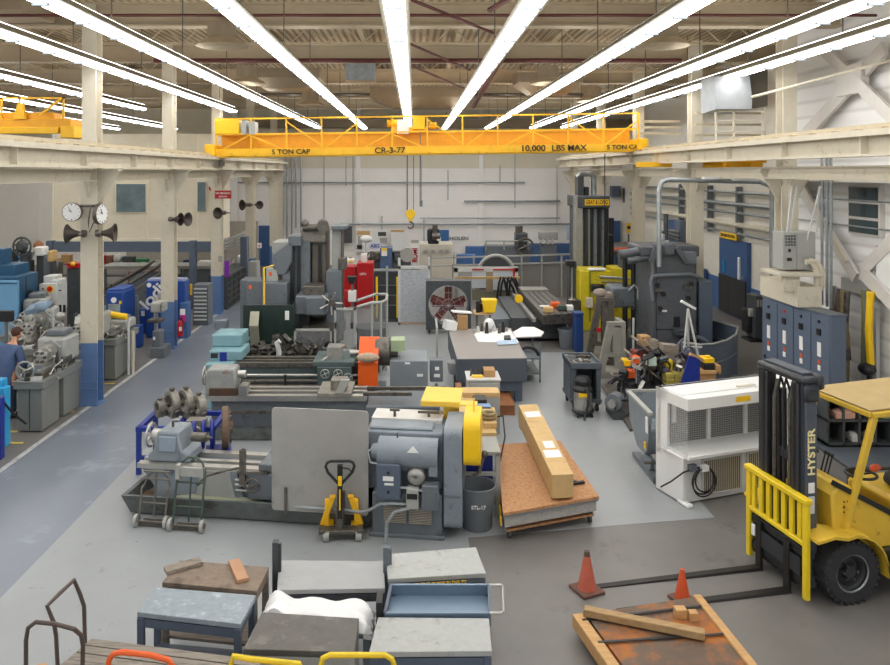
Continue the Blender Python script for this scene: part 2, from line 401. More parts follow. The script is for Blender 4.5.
G().b(X(216,24.3),X(240,24.3),yc-.8,yc-.2,6.32,6.78).o('motor_box', yelS, t, bev=.02)
G().b(X(243,24.3),X(247,24.3),yc-.8,yc-.3,6.3,6.75).b(X(250,24.3),X(256,24.3),yc-.8,yc-.3,6.3,6.7).o('control_boxes', gryL, t)
bkt = mat('crane_letters','#2a2008',.6)
def ct(s,pxx,sz): text(s, sz, (X(pxx,24.24),yc-.79,5.71), (PI/2,0,0), bkt, t, sx=1.1)
ct('5 TON CAP', 291, .22); ct('CR-3-77', 390, .26); ct('10,000', 533, .27); ct('LBS MAX', 569, .26); ct('5 TON CAP', 624, .2)
t.rotation_euler[1] = -.014
# trolley and hoist
h = T('crane_hoist', 'hoist trolley with yellow hook block hanging from the crane', 'hoist', (X(411,yc),yc,6.3))
G().b(-.75,.45,yc-.25,yc+.7,6.33,6.5).o('trolley_frame', yel, h, bev=.02)
G().b(X(413,24.6),X(425,24.6),yc-.4,yc,6.4,6.85).o('hoist_motor_box', yelS, h, bev=.02)
G().b(X(397,24.6),X(409,24.6),yc-.42,yc-.2,6.25,6.72).o('control_panel', whiteP, h, bev=.01)
G().c((-.9,yc+.1,6.62),(-.35,yc+.1,6.62),.13).c((-.75,yc+.1,6.62),(-.7,yc+.1,6.62),.2).o('hoist_drum', yel, h)
G().c((.5,yc+.1,6.55),(.75,yc+.1,6.55),.12).o('gear_motor', yel, h)
zh = Z(214,yc)
g = G()
for dx in (-.1,.1): g.c((X(410.5,yc)+dx,yc+.1,zh+.1),(X(410.5,yc)+dx,yc+.1,6.4),.012,n=6)
g.o('wire_ropes', steelD, h)
hx = X(410.5,yc)
G().c((hx,yc+.02,zh),(hx,yc+.18,zh),.16,n=20).b(hx-.07,hx+.07,yc+.04,yc+.16,zh-.24,zh).o('hook_block', yelS, h, bev=.01)
G().tor((hx,yc+.1,zh-.38),.1,.03,'y',14,8,-2.6,1.6).c((hx,yc+.1,zh-.3),(hx,yc+.1,zh-.2),.03).o('hook', steelD, h)
G().t([(X(420,yc),yc-.3,6.3),(X(421,yc),yc-.3,5),(X(421,yc),yc-.3,Z(205,24.7))],.015,6).b(X(421,24.7)-.05,X(421,24.7)+.05,yc-.35,yc-.25,Z(202,24.7)-.15,Z(202,24.7)+.05).o('pendant_control', gryM, h)
# yellow crane in the left bay
t = T('overhead_crane', 'yellow crane end with guard rail on top of the left girder, cut by the frame', 'crane', (X(30,17.5),17.5,5.6))
y=17.3
G().b(X(-60,y),X(70,y),y,y+.9,Z(131,y),Z(119,y)).b(X(-60,y),X(52,y),y+.1,y+.5,Z(119,y),Z(112,y)).o('bridge_beam', mat('crane_orange',''),t,bev=.02)
G().b(X(-5,y),X(60,y),y-.1,y,Z(134,y),Z(127,y)).b(X(62,y),X(76,y),y-.1,y+.6,Z(138,y),Z(126,y)).o('end_truck', yel, t,bev=.02)
g=G().b(X(-40,y),X(64,y),y,y+.04,Z(99,y),Z(97,y))
for q in (0,18,62): g.b(X(q,y),X(q+2,y),y,y+.04,Z(119,y),Z(97,y))
g.bar((X(40,y),y,Z(115,y)),(X(62,y),y,Z(98,y)),.05).o('guard_rail', yel, t)
G().pr([(X(14,y),Z(119,y)),(X(26,y),Z(119,y)),(X(23,y),Z(103,y)),(X(19,y),Z(103,y))],'y',y-.05,y+.05).o('bumper', yel, t)
t = T('overhead_crane', 'yellow crane seen beyond the right girder in the far right bay', 'crane', (10,24,5.0))
y=22.
g=G().b(X(640,y),X(672,y),y,y+.4,Z(167,y),Z(162,y)).b(X(698,y),X(760,y),y,y+.4,Z(168,y),Z(158,y)).b(X(700,y),X(765,y),y-.1,y+.4,Z(163,y),Z(160,y))
g.o('bridge_beam', yel, t)
G().b(X(722,y),X(735,y),y-.3,y,Z(167,y),Z(158,y)).b(X(750,y),X(758,y),y-.3,y,Z(168,y),Z(160,y)).o('trolley', mat('crane_orange',''), t)
# ---------------------------------------------------------------- roof services
def pipe(pts, r, m, name, label, cat='pipe', grp=None): return G().t(pts, r, 8).o(name, m, None, label, cat, grp)
pipe([(-7,20.2,8.0),(7.2,20.2,8.0)],.06,redD,'sprinkler_pipe','dark red sprinkler pipe crossing the roof above the white duct box')
pipe([(-12,14.6,8.05),(9,14.6,8.05)],.03,redD,'sprinkler_pipe','thin dark red pipe crossing the roof nearest the camera')
pipe([(-6,28.5,7.95),(7.2,28.5,7.95)],.05,steelD,'conduit_run','grey conduit crossing the roof just above the crane rail')
pipe([(X(549,12.5)-.1,11,8.1),(2.3,22,7.9),(2.45,31,7.7)],.09,redD,'sprinkler_pipe','thick dark red sprinkler main running away between two light rows')
for i,(a,b_,q) in enumerate([((412,0),(493,33),8.1),((408,43),(470,70),8.0),((410,65),(463,88),7.9)]):
    xa,ya = P(a[0],a[1],q) if False else ((a[0]-CX)*((H-q)*F/(a[1]-CY))/F,(H-q)*F/(a[1]-CY))
    xb,yb = (b_[0]-CX)*((H-q)*F/(b_[1]-CY))/F,(H-q)*F/(b_[1]-CY)
    pipe([(xa,ya,q),(xb,yb,q)],.035,redD,'brace_rod',['nearest dark red roof brace rod right of the middle lights','middle dark red roof brace rod right of the middle lights','farthest dark red roof brace rod right of the middle lights'][i],'rod')
pipe([(1.4,13.9,8.0),(1.75,12.6,8.0)],.05,redD,'sprinkler_pipe','short dark red pipe end above the light right of the hoist')
ductM = mat('duct_tan','#8f8069',.6,var=.08)
def duct(x0,x1,y,z0,z1,d,label,taper=True):
    g = G().b(x0,x1,y,y+d,(z0+z1)/2,z1)
    if taper:
        w=(x1-x0)*.22
        g.add([(x0,y,(z0+z1)/2),(x1,y,(z0+z1)/2),(x1,y+d,(z0+z1)/2),(x0,y+d,(z0+z1)/2),(x0+w,y+d*.2,z0),(x1-w,y+d*.2,z0),(x1-w,y+d*.8,z0),(x0+w,y+d*.8,z0)],[(0,1,5,4),(1,2,6,5),(2,3,7,6),(3,0,4,7),(4,5,6,7)])
    g.o('air_duct', ductM, None, label, 'duct')
duct(-1.6,2.2,27.2,7.35,8.1,1.6,'large tapered tan duct behind the middle lights above the crane')
duct(3.4,5.6,24.6,7.6,8.3,1.3,'tan duct hopper between the right light rows')
duct(-5.2,-2.9,23,7.6,8.2,1.5,'tan duct hopper left of the silver roof box')
duct(-9,11,38.4,6.9,7.7,1.2,'long tan duct running along the top of the back wall',False)
duct(-5.8,-3.6,9.6,7.9,8.8,2.2,'wide tan duct nearest the camera at upper left',False)
duct(5.0,9.1,11.6,7.85,8.6,1.6,'tan duct over the right columns near the camera',False)
duct(-11.5,-7.6,14.5,7.8,8.5,1.4,'tan duct above the left side bay',False)
G().b(X(345,19),X(375,19),19,19.6,Z(80,19),Z(63,19)).o('duct_box', galv, None, 'silver sheet metal box hanging under the roof left of the middle lights','duct',bev=.01)
def diffuser(x,y,z,label):
    t = T('ceiling_diffuser', label, 'air vent', (x,y,z))
    G().lathe([(.14,.45),(.3,.45),(.3,.12)],(x,y,z)).o('neck', ductM, t)
    for k in range(3): G().lathe([(.3+.09*k,.12-.05*k),(.36+.09*k,.05-.05*k),(.34+.09*k,.04-.05*k)],(x,y,z)).o('ring', creamd, t)
for (q,w,z,l) in [(222,44,7.7,'round roof air diffuser near the upper left light rows'),(247,82,7.6,'small far round air diffuser left of the crane motor box'),(663,44,7.7,'round roof air diffuser between right light rows'),(548,82,7.6,'far round air diffuser over the right half of the crane'),(310,104,7.5,'farthest round air diffuser above the left end of the crane'),(592,100,7.5,'farthest round air diffuser on the right side')]:
    yy=(H-z)*F/(w-CY); diffuser((q-CX)*yy/F,yy,z,l)
# silver unit heater at right + rails
t = T('unit_heater', 'silver unit heater box hanging above the right girder', 'heater', (X(730,17),17,5.9))
y=17.0
G().pr([(y,Z(109,y)),(y+.9,Z(109,y)-.05),(y+.9,Z(80,y)+.1),(y+.12,Z(80,y)+.1),(y,Z(98,y))],'x',X(716,y),X(752,y)).o('casing', mat('heater_sheet','#a9adb0',.6,.3,var=.1), t)
G().b(X(753,y),X(774,y),y+.3,y+.9,Z(105,y),Z(68,y)).o('plenum', mat('dark_duct','#5a554a',.6), t)
g=G()
for q in (715,733,764): g.b(X(q,17.2),X(q+2,17.2),17.2,17.24,Z(140,17.2),Z(108,17.2))
for w in (112,121,132): g.b(X(715,17.2),X(766,17.2),17.2,17.24,Z(w,17.2),Z(w-1.3,17.2))
g.o('guard_railing', cream, None, 'cream guard railing under the silver unit heater','railing')
g=G()
for w in (122,128,134): g.b(X(645,22),X(684,22),22.3,22.4,Z(w,22.),Z(w-2.5,22.))
for w in (112,124,135): g.b(X(705,19.),X(772,19.),19.6,19.7,Z(w,19.),Z(w-2,19.))
g.o('pipe_rack', creamd, None, 'rack of cream pipes above the right girder','pipe rack')
pipe([(X(752,16.6),16.6,Z(97,16.6)),(9.0,14.1,Z(60,14.1))],.03,cream,'gas_pipe','thin cream pipe slanting up from the unit heater to the wall')
# X brace and beam on the right siding wall
wst = mat('brace_white','#cfcac4',.5,var=.05)
def wallpt(q,w,Xw=9.0):
    yy = Xw*F/(q-CX); return (Xw,yy,Z(w,yy))
t = T('cross_brace', 'big white steel cross brace on the right wall above the girder', 'brace', wallpt(840,130))
G().bar(wallpt(805,135),wallpt(885,48),.07,.3).o('diagonal', wst, t); G().bar(wallpt(822,48,8.93),wallpt(897,122,8.93),.07,.26).o('diagonal', wst, t)
G().b(8.9,9.06,wallpt(853,80)[1]-.45,wallpt(853,80)[1]+.45,wallpt(853,80)[2]-.3,wallpt(853,80)[2]+.3).o('gusset_plate', wst, t)
t = T('cross_brace', 'white steel cross brace on the right wall below the horizontal beam', 'brace', wallpt(840,280))
G().bar(wallpt(796,180),wallpt(856,278),.07,.26).o('diagonal', wst, t); G().bar(wallpt(802,184,8.88),wallpt(846,262,8.88),.05,.1).o('diagonal', cream, t)
G().bar(wallpt(862,272),wallpt(899,235),.07,.26).bar(wallpt(862,272,8.92),wallpt(899,310,8.92),.07,.26).o('diagonal', wst, t)
G().b(8.75,9.15,4,18.0,Z(183,14.2),Z(168,14.2)).o('wall_beam', wst, None, 'white horizontal steel beam across the right siding wall','beam')
for i,(a,b_) in enumerate([(196,.018),(218,.018)]):
    p0=wallpt(788,a); G().c(p0,(9.0,8,p0[2]),.02,n=6).o('conduit_run', galv, None, ['upper','lower'][i]+' horizontal conduit along the right siding wall','conduit')
for i,q in enumerate((822,827,831)):
    yy=8.6*F/(q-CX); G().c((8.6,yy,2.2),(8.6,yy,Z(140,yy)),.03,n=8).o('conduit_riser', galv, None, ['left','middle','right'][i]+' one of three vertical conduits on the right wall','conduit')
# window in siding
yy0=9.1*F/(848-CX); yy1=9.1*F/(880-CX)
t = G().b(9.1,9.22,yy1,yy0,Z(236,15),Z(186,15)).o('window_1', wst, kind='structure')
for k in range(3):
    z0=Z(234,15)+k*.33; G().b(9.08,9.12,yy1+.06,yy0-.06,z0,z0+.27).o('pane', glassD, t)
# office (mezzanine) on the left
y=27.6
wo=mat('office_panel','#d5ccb6',.6,var=.04)
stru(G().b(-13.3,-7.1,y,y+1.3,2.5,6.4), 'wall_office', wo)
for i,q in enumerate((53,80,148,198,212,221)): stru(G().b(X(q,y)-.03,X(q,y)+.03,y-.03,y,2.5,6.4), 'trim_%d'%(40+i), wallc)
stru(G().b(-13.4,-7.0,y-.06,y,2.45,2.56), 'trim_50', wallc)
for i,(a,b_,c_,d_) in enumerate([(117,146,184,212),(198,206,182,211)]):
    w = G().b(X(a-1,y),X(b_+1,y),y-.05,y,Z(d_+1,y),Z(c_-1,y)).o('window_%d'%(i+2), wallc, kind='structure')
    G().b(X(a,y),X(b_,y),y-.07,y-.04,Z(d_,y),Z(c_,y)).o('pane', mat('office_glass','#5d6f72',.2,var=.3,scale=2), w)
t = T('mezzanine_frame','slate blue steel frame carrying the cream office','frame',(-10.2,27.4,0))
G().b(-13.4,-7.0,y-.3,y-.05,Z(251,y),Z(241,y)).o('beam', gryC, t)
for q in (54,195): G().b(X(q,y)-.11,X(q,y)+.11,y-.35,y-.1,0,Z(240,y)).o('post', gryC, t)
stru(G().b(-14,-7.6,36.5,36.7,0,2.6),'wall_store', mat('store_dark','#a39d92',.8))
# far left white boards
stru(G().b(X(20,40),X(38,40),40.15,40.28,Z(240,40),Z(192,40)),'trim_60', wallw)
# back wall piping
def wallpipe(a,b_,w,y=40.1,r=.04,label='',m=galv): G().c((X(a,y),y,Z(w,y)),(X(b_,y),y,Z(w,y)),r,n=8).o('wall_pipe', m, None, label, 'pipe')
wallpipe(238,525,182.5,label='long grey pipe high across the back wall')
wallpipe(464,560,201,label='short pale pipe right of the hook on the back wall',r=.05)
wallpipe(340,600,224,label='long pale pipe low on the back wall, lowest of all',r=.05)
wallpipe(420,560,218,label='thin pale pipe right above the lowest back wall pipe',r=.03)
for i,(q,a,b_) in enumerate([(283,150,225),(287,150,240),(292,150,236),(296,150,228),(301,150,232),(324,150,226),(346,150,186),(353,150,228),(407,150,216),(420,150,200),(448,170,200),(500,165,182),(515,150,208),(557,165,222),(382,216,240),(424,219,245)]):
    G().c((X(q,40.1),40.1,Z(b_,40.1)),(X(q,40.1),40.1,Z(a,40.1)),.045 if q<302 else .025,n=8).o('wall_conduit', galv, None, 'back wall conduit, %s'%(['first of the cluster at its left corner','second of the left corner cluster','third of the left corner cluster','fourth of the left corner cluster','fifth of the left corner cluster','alone right of the left corner cluster','ending at the high pipe left of the red cabinet','long one above the red cabinet','left of the hanging hook','right of the hanging hook','faint one right of the hook','faint one above the arch guard','with a bend at its foot','nearest the tall signed machine','short one above the poster boards','short one by the blue board'][i]),'conduit')
# right wall piping
for i,(z,r) in enumerate([(3.9,.08),(3.6,.05),(3.2,.09),(2.9,.05),(4.3,.05)]):
    G().c((11.0,19,z),(11.0,38,z),r,n=8).o('wall_pipe', galv if i!=2 else cream, None, ['thick grey pipe along the right bay wall','thin grey pipe under the thick one on the right bay wall','cream fat pipe lower on the right bay wall','lowest thin pipe on the right bay wall','highest pipe on the right bay wall'][i],'pipe')
for i,yb in enumerate((20.5,23,25.5,28,31)):
    G().b(10.95,11.15,yb-.06,yb+.06,2.8,4.5).o('pipe_bracket', gryM, None, 'grey strut bracket holding the pipes on the right bay wall','bracket','pipe brackets on the right bay wall')
pipe([(X(659,19),19,2.6),(X(659,19),19,4.55),(X(662,19),19,4.75),(X(668,19),19,4.8),(X(760,19),19,4.75),(X(770,19),18.9,4.6),(X(770,19),18.9,2.2)],.06,galv,'conduit_arch','grey conduit arching over the dark boring mill','conduit')
t = T('strip_light','small unlit strip light under the right tie beam','light',(X(735,18.8),18.8,4.8))
G().b(X(703,18.8),X(724,18.8),18.7,18.9,4.82,4.88).b(X(733,18.8),X(757,18.8),18.7,18.9,4.78,4.84).o('lamp', whiteP, t)
for i,(a,b_,c_,d_,l) in enumerate([(612,621,186,197,'left of two grey switch boxes high on the back wall right'),(625,632,188,203,'right of two grey switch boxes high on the back wall right'),(646,652,187,200,'small dark grey switch box high at the far right corner')]):
    t = T('switch_box',l,'switch box',(X(a,39),39.8,Z(d_,39.8)))
    G().b(X(a,39.8),X(b_,39.8),39.8,40.25,Z(d_,39.8),Z(c_,39.8)).o('box', gryC, t, bev=.02); G().b(X(b_-2,39.8),X(b_-1,39.8),39.7,39.8,Z(d_-3,39.8),Z(c_+4,39.8)).o('lever', black, t)
# ================================================================ FRONT LATHE
A = math.radians(-7.4)
t = T('engine_lathe', 'long blue-grey engine lathe with flat grey splash shield in the front centre', 'lathe', (-4.26,10.9,0), A)
def L(g, name, m, par=None, **k): return g.o(name, m, par or t, w=False, **k)
tray = L(G().add([(0,0,.3),(3.62,0,.3),(3.62,.95,.3),(0,.95,.3),(.1,.08,.03),(3.6,.08,.03),(3.6,.9,.03),(.1,.9,.03),(.06,.05,.3),(3.58,.05,.3),(3.58,.9,.3),(.06,.9,.3),(.12,.1,.12),(3.56,.1,.12),(3.56,.86,.12),(.12,.86,.12)],
  [(0,1,5,4),(1,2,6,5),(2,3,7,6),(3,0,4,7),(7,6,5,4),(8,9,1,0),(9,10,2,1),(10,11,3,2),(11,8,0,3),(12,13,9,8),(13,14,10,9),(14,15,11,10),(15,12,8,11),(12,13,14,15)]),'chip_tray', mat('tray_grey','#5f6462',.5,var=.25,scale=6,hex2='#3f3a34',amt=.3))
L(G().b(.14,3.5,.14,.5,.12,.17),'metal_chips', mat('chips','#6e5a44',.8,.3,var=.5,scale=60,bump=1), tray)
L(G().s((1.2,.25,.2),(.55,.13,.06)).s((1.75,.22,.2),(.3,.1,.07)),'rag', mat('green_rag','#9b9f88',.9,var=.1), tray)
L(G().pr([(.3,.1),(.9,.1),(.86,.34),(.8,.6),(.36,.6),(.32,.34)],'x',.35,3.5),'bed', gryB, bev=.01)
L(G().pr([(.12,.6),(.5,.1),(.6,.1),(.6,.6)],'y',.34,.85).pr([(1.0,.1),(1.75,.1),(1.6,.62),(1.15,.62)],'y',.26,.34),'bed_foot', gryB)
L(G().pr([(.98,.13),(1.62,.13),(1.5,.62),(1.08,.62)],'y',.24,.262),'foot_panel', gryL, label='pale worn panel on the foot')
for a,b_ in ((.27,.4),(.5,.58),(.8,.93)): L(G().b(.1,3.5,a,b_,.6,.67),'way', steel)
for z,r in ((.52,.02),(.45,.025),(.37,.018)): L(G().c((1.6,.23,z),(3.5,.23,z),r),'feed_rod', steel)
ts = L(G().pr([(.22,.67),(.86,.67),(.84,.78),(.74,.84),(.68,1.12),(.36,1.12),(.3,.84),(.22,.76)],'y',.36,.86),'tailstock', gryB, bev=.03)
L(G().b(.4,.66,.33,.36,.83,1.06),'tailstock_panel', mat('panel_blue_grey','#8b9aa8',.4), ts, bev=.02)
L(G().c((.8,.6,.98),(1.02,.6,.98),.07).c((1.02,.6,.98),(1.12,.6,.98),.035,.005),'quill', steelD, ts)
L(G().c((.2,.6,.98),(.34,.6,.98),.1).hw((.16,.6,.98),.17,'x'),'handwheel', steel, ts)
L(G().c((.5,.6,1.12),(.5,.6,1.2),.02).c((.5,.6,1.2),(.62,.5,1.24),.015),'lever', steelD, ts)
# apron, carriage
L(G().b(1.82,2.2,.12,.3,.3,.66).b(1.95,2.3,.18,.9,.67,.78),'apron', gryM, bev=.01)
L(G().b(1.7,1.78,.1,.16,.5,1.0).c((1.75,.13,.5),(1.75,.13,1.02),.02).t([(1.72,.12,.75),(1.5,.1,.7),(1.25,.08,.62),(1.13,.05,.52)],.016).s((1.12,.05,.51),.03),'control_lever', steelD)
L(G().b(1.66,2.1,.1,.2,.66,.7).hw((1.9,.06,.52),.1,'y'),'carriage_wheel', steelD)
# shield
sh = G(); n=14; Wd=1.34; Hh=1.44
out=[]
for cx,cz,a0 in ((.05,.05,PI),(Wd-.05,.05,1.5*PI),(Wd-.05,Hh-.05,0),(.05,Hh-.05,.5*PI)):
    for k in range(5): a=a0+PI/2*k/4; out.append((2.22+cx+.05*math.cos(a), .25+cz+.05*math.sin(a)))
L(G().pr(out,'y',-.06,-.04),'splash_shield', mat('shield_grey','#a6a49f',.4,.25,var=.08,scale=2.2,hex2='#8b8d8f',amt=.12,scale2=.8))
for x in (2.42,3.22): L(G().b(x-.018,x+.018,-.085,-.062,.2,.58),'shield_strap', steelD)
# headstock
L(G().b(3.5,4.55,.12,.95,.55,1.36).b(3.52,4.4,.2,.9,1.36,1.4),'headstock', gryB, bev=.03)
L(G().b(3.46,3.52,.0,.9,.2,1.3),'headstock_end_plate', gryM)
bs_ = L(G().b(3.62,4.56,-.1,.95,.03,.6).b(3.58,4.6,-.14,.95,0,.06),'base_cabinet', gryM, bev=.015)
for x in (3.78,4.12): L(G().b(x,x+.3,-.13,-.1,.2,.42),'vent', wavemat('vent_slats','#6b655b','#aaa294',14,'Z'), bs_)
mo = L(G().c((3.7,.0,1.13),(4.5,.0,1.13),.205,n=28).c((3.6,.0,1.13),(3.72,.0,1.13),.09,.12,n=20).b(4.0,4.3,-.06,.1,.9,.98),'drive_motor', gryB)
L(G().b(4.38,4.5,-.16,.16,.86,1.28),'motor_end_box', gryB, mo, bev=.02)
L(G().pr([(4.1,1.2),(4.18,1.29),(4.26,1.2)],'y',-.207,-.195),'nameplate', paper, mo)
L(G().c((3.95,-.02,1.3),(3.95,-.02,1.4),.012),'lifting_eye', steelD, mo)
L(G().lathe([(.115,-.13),(.12,-.06),(.12,.0)],(4.22,-.05,.87),'y').lathe([(.07,-.15),(.1,-.13),(.03,-.12)],(4.22,-.05,.87),'y').c((4.22,-.2,.87),(4.22,-.05,.87),.025),'pulley', steel)
cb = L(G().b(3.7,4.02,-.24,-.1,.56,1.04),'control_box', gryC, bev=.015)
L(G().b(3.79,3.93,-.247,-.24,.82,.88),'label_plate', paper, cb); L(G().b(3.81,3.93,-.247,-.24,.76,.79),'label_plate', paper, cb)
for z in (.93,.67): L(G().c((3.86,-.26,z),(3.86,-.24,z),.018),'push_button', black, cb)
L(G().b(4.1,4.26,-.26,-.1,.46,.73),'switch_box', gryL, bev=.01)
L(G().b(4.11,4.25,-.27,-.26,.6,.67),'meter_window', black)
L(G().b(4.3,4.52,-.24,-.06,.44,.78).b(4.5,4.53,-.27,-.24,.5,.7),'breaker_box', gryM, bev=.03)
L(G().t([(4.1,-.2,.5),(3.9,-.25,.52),(3.75,-.24,.5),(3.62,-.2,.4),(3.5,-.18,.35),(2.4,-.02,.3)],.022),'conduit', galv)
L(G().t([(4.14,-.22,.46),(3.95,-.3,.43),(3.86,-.36,.3),(3.85,-.38,.0)],.025),'conduit', galv)
L(G().t([(4.0,-.2,.72),(4.15,-.22,.73),(4.36,-.2,.68),(4.38,-.18,.74)],.02),'conduit', galv)
L(G().t([(3.74,-.12,1.0),(3.6,-.1,1.0),(3.56,-.1,1.15),(3.66,-.02,1.2)],.018),'conduit', galv)
# belt guard
def roundslab(x0,x1,y0,y1,z0,z1,r,n=8):
    o=[]
    for cy,cz,a0 in ((y0+r,z0+r,PI),(y1-r,z0+r,1.5*PI),(y1-r,z1-r,0),(y0+r,z1-r,.5*PI)):
        for k in range(n+1): a=a0+PI/2*k/n; o.append((cy+r*math.cos(a),cz+r*math.sin(a)))
    return G().pr(o,'x',x0,x1)
bg = L(roundslab(4.58,4.82,-.12,.8,.14,1.5,.12),'belt_guard', gryB, label='tall blue-grey belt guard')
L(roundslab(4.595,4.805,-.135,.5,.6,.62,.004),'guard_seam', gryM, bg)
yg = L(roundslab(4.84,5.06,-.15,.62,1.0,1.66,.16),'gear_guard', yelS, label='bright yellow rounded gear guard')
L(G().b(4.95,4.97,.2,.24,1.66,1.84),'guard_pin', yelS, yg)
# yellow top chute + white plate
L(G().b(4.18,4.74,.7,1.45,1.6,1.63).b(4.18,4.74,.69,.71,1.56,1.62).b(4.5,4.72,.8,.84,1.36,1.6).b(4.7,4.98,.7,.9,1.58,1.6),'chip_chute', yelP, label='yellow sheet metal chute')
L(G().b(3.5,4.5,.52,.95,1.4,1.42).b(3.5,4.5,.51,.52,1.36,1.42),'top_plate', mat('white_plate','#cfccc6',.5,.1,var=.08,scale=3), label='whitish plate on top of the headstock')
L(G().c((3.82,.6,1.42),(3.82,.6,1.52),.02).b(3.75,3.89,.58,.62,1.5,1.53),'top_lever', steelD)
L(G().c((4.3,.65,1.42),(4.3,.65,1.5),.02).b(4.15,4.45,.6,.63,1.48,1.51),'top_lever', steelD)
t.scale = (1.03,1,1)
# ================================================================ hand trucks, pallet jack
def handtruck(q0,q1,wb,wt,m,label,Y2):
    xa,ya = P(q0,wb,.08); xb,yb = P(q1,wb+2,.08)
    rz = math.atan2(yb-ya,xb-xa); wd = math.hypot(xb-xa,yb-ya)
    hh = H-(wt-CY)*(ya+.25)/F
    t = T('hand_truck', label, 'hand truck', ((xa+xb)/2,(ya+yb)/2,0), rz)
    def Q(g,n,m,par=None,**k): return g.o(n,m,par or t,w=False,**k)
    w2=wd/2-.03
    Q(G().t([(-w2,0,.08),(-w2,.08,.5),(-w2,.16,hh-.2),(-w2+.05,.18,hh-.07),(-w2+.14,.19,hh),(w2-.14,.19,hh),(w2-.05,.18,hh-.07),(w2,.16,hh-.2),(w2,.08,.5),(w2,0,.08)],.017),'frame', m)
    for z in (.3,.62,.72): Q(G().c((-w2,.02+z*.17,z),(w2,.02+z*.17,z),.013),'crossbar', m)
    Q(G().c((0,.05,.1),(0,.14,.7),.013),'centre_bar', m)
    Q(G().b(-w2,w2,-.02,.16,.02,.035),'toe_plate', steelD)
    Q(G().c((-w2-.02,-.02,.08),(w2+.02,-.02,.08),.014),'axle', steelD)
    for s_ in (-1,1): 
        wl=Q(G().wheel((s_*(w2+.03),-.02,.085),.085,.045),'wheel', gryL); Q(G().wheel((s_*(w2+.035),-.02,.085),.04,.05),'hub', steelD, wl)
    return t
handtruck(137,167,520,468,mat('ht_worn','#6d6a62',.5,.3,var=.3),'worn grey hand truck, left of the two leaning at the front lathe',0)
t2=handtruck(171,203,524,455,grnD,'dark green hand truck, right of the two leaning at the front lathe',0)
G().b(-.2,.2,.08,.14,.72,.84).b(-.2,-.14,.06,.16,.68,.88).o('clamp_block', steel, t2, w=False)
# pallet jack: handle faces camera
x0,y0=P(341,541,0)
t=T('pallet_jack','small yellow pallet jack with black loop handle before the grey shield','pallet jack',(x0,y0,0),0.03)
def Q(g,n,m,par=None,**k): return g.o(n,m,par or t,w=False,**k)
Q(G().b(-.28,.28,-.03,.14,.1,.15).b(-.3,-.22,-.05,.1,.1,.17).b(.22,.3,-.05,.1,.1,.17),'bumper_bar', steelD, bev=.01)
for s_ in (-.2,.24): Q(G().wheel((s_,0,.07),.07,.08),'wheel', gryL)
for s_ in (-1,1):
    Q(G().pr([(s_*.22,.16),(s_*.3,.16),(s_*.16,.55),(s_*.08,.55)],'y',.12,.2).pr([(.12,.14),(.2,.14),(.2,.5),(.14,.5)],'x',s_*.2-.03,s_*.2+.03),'side_plate', yel, bev=.01)
    Q(G().b(s_*.2-.08,s_*.2+.08,.2,.52,.06,.12),'fork', yel, bev=.01)
Q(G().c((-.02,.06,.12),(-.02,.06,.42),.06).c((-.02,.06,.42),(-.02,.06,.5),.035),'pump', steelD)
Q(G().b(-.05,.02,.0,.06,.3,1.02),'handle_shaft', black)
Q(G().b(-.04,.01,-.012,-.001,.75,.88).b(-.025,-.005,-.012,-.001,.42,.7),'handle_label', yelS, label='yellow label on the handle')
Q(G().t([(-.015,.03,.74),(-.08,.03,.81),(-.18,.03,.92),(-.21,.03,1.0),(-.19,.03,1.05),(-.14,.03,1.07),(.11,.03,1.07),(.16,.03,1.05),(.18,.03,1.0),(.15,.03,.92),(.05,.03,.81),(-.015,.03,.74)],.02).t([(.02,.03,.98),(.1,.02,.97),(.14,.02,.93)],.01),'loop_handle', black)
# ================================================================ steady rests on blue rack
t=T('steady_rest_rack','royal blue steel rack holding steady rests behind the front lathe tailstock','rack',(X(178,12.9),12.9,0))
xa,xb=X(141,12.5),X(216,12.6); fy,by=12.4,13.2
for x in (xa,xb):
    for y in (fy,by): G().b(x-.035,x+.035,y-.035,y+.035,0,.76).o('leg', bluR, t)
for y in (fy,by): G().b(xa-.04,xb+.04,y-.04,y+.04,.72,.79).o('top_rail', bluR, t)
for x in (xa,xb,(xa+xb)/2): G().b(x-.04,x+.04,fy,by,.72,.79).o('cross_rail', bluR, t)
G().b(xa,xb,fy-.03,fy+.03,.25,.31).o('lower_rail', bluR, t)
castb=mat('cast_beige_grey','#8a857b',.5,.3,var=.25,scale=7,hex2='#57514a',amt=.25)
def steady(x,y,z,r,label,rz=0.75):
    t=T('steady_rest',label,'steady rest',(x,y,z),rz)
    G().lathe([(r*.8,-.06),(r*1.2,-.06),(r*1.2,.06),(r*.8,.06),(r*.8,-.06)],(0,0,r+.06),'x',28,cap=False).b(-.06,.06,-r*.8,r*.8,0,.08).o('ring', castb, t, w=False)
    for k in range(3):
        a=PI/2+k*2*PI/3; d=Vector((0,math.cos(a),math.sin(a)))
        c=Vector((0,0,r+.06)); G().c(c+d*(r*.3),c+d*(r*1.35),.03).c(c+d*(r*1.35),c+d*(r*1.5),.05).o('jaw', steelD, t, w=False)
    return t
steady(X(160,12.9),12.9,.8,.1,'leftmost cast steady rest standing on the blue rack')
steady(X(172,12.9),12.9,.8,.17,'second cast steady rest from the left on the blue rack')
steady(X(186,12.9),12.9,.8,.18,'third cast steady rest from the left on the blue rack')
steady(X(199,12.8),12.8,.8,.15,'small cast ring at the right end of the blue rack')
G().b(X(188,12.4),X(206,12.4),12.3,12.5,.79,.92).tor((X(196,12.4),12.2,.7),.15,.04,'y',16,6,0,PI).o('casting', castb, None,'grey arched casting on the front of the blue rack','casting')
dx,dy=X(225,12.1),12.1
t=T('faceplate','big brown round lathe faceplate standing right of the blue rack','faceplate',(dx,dy,.5),.25)
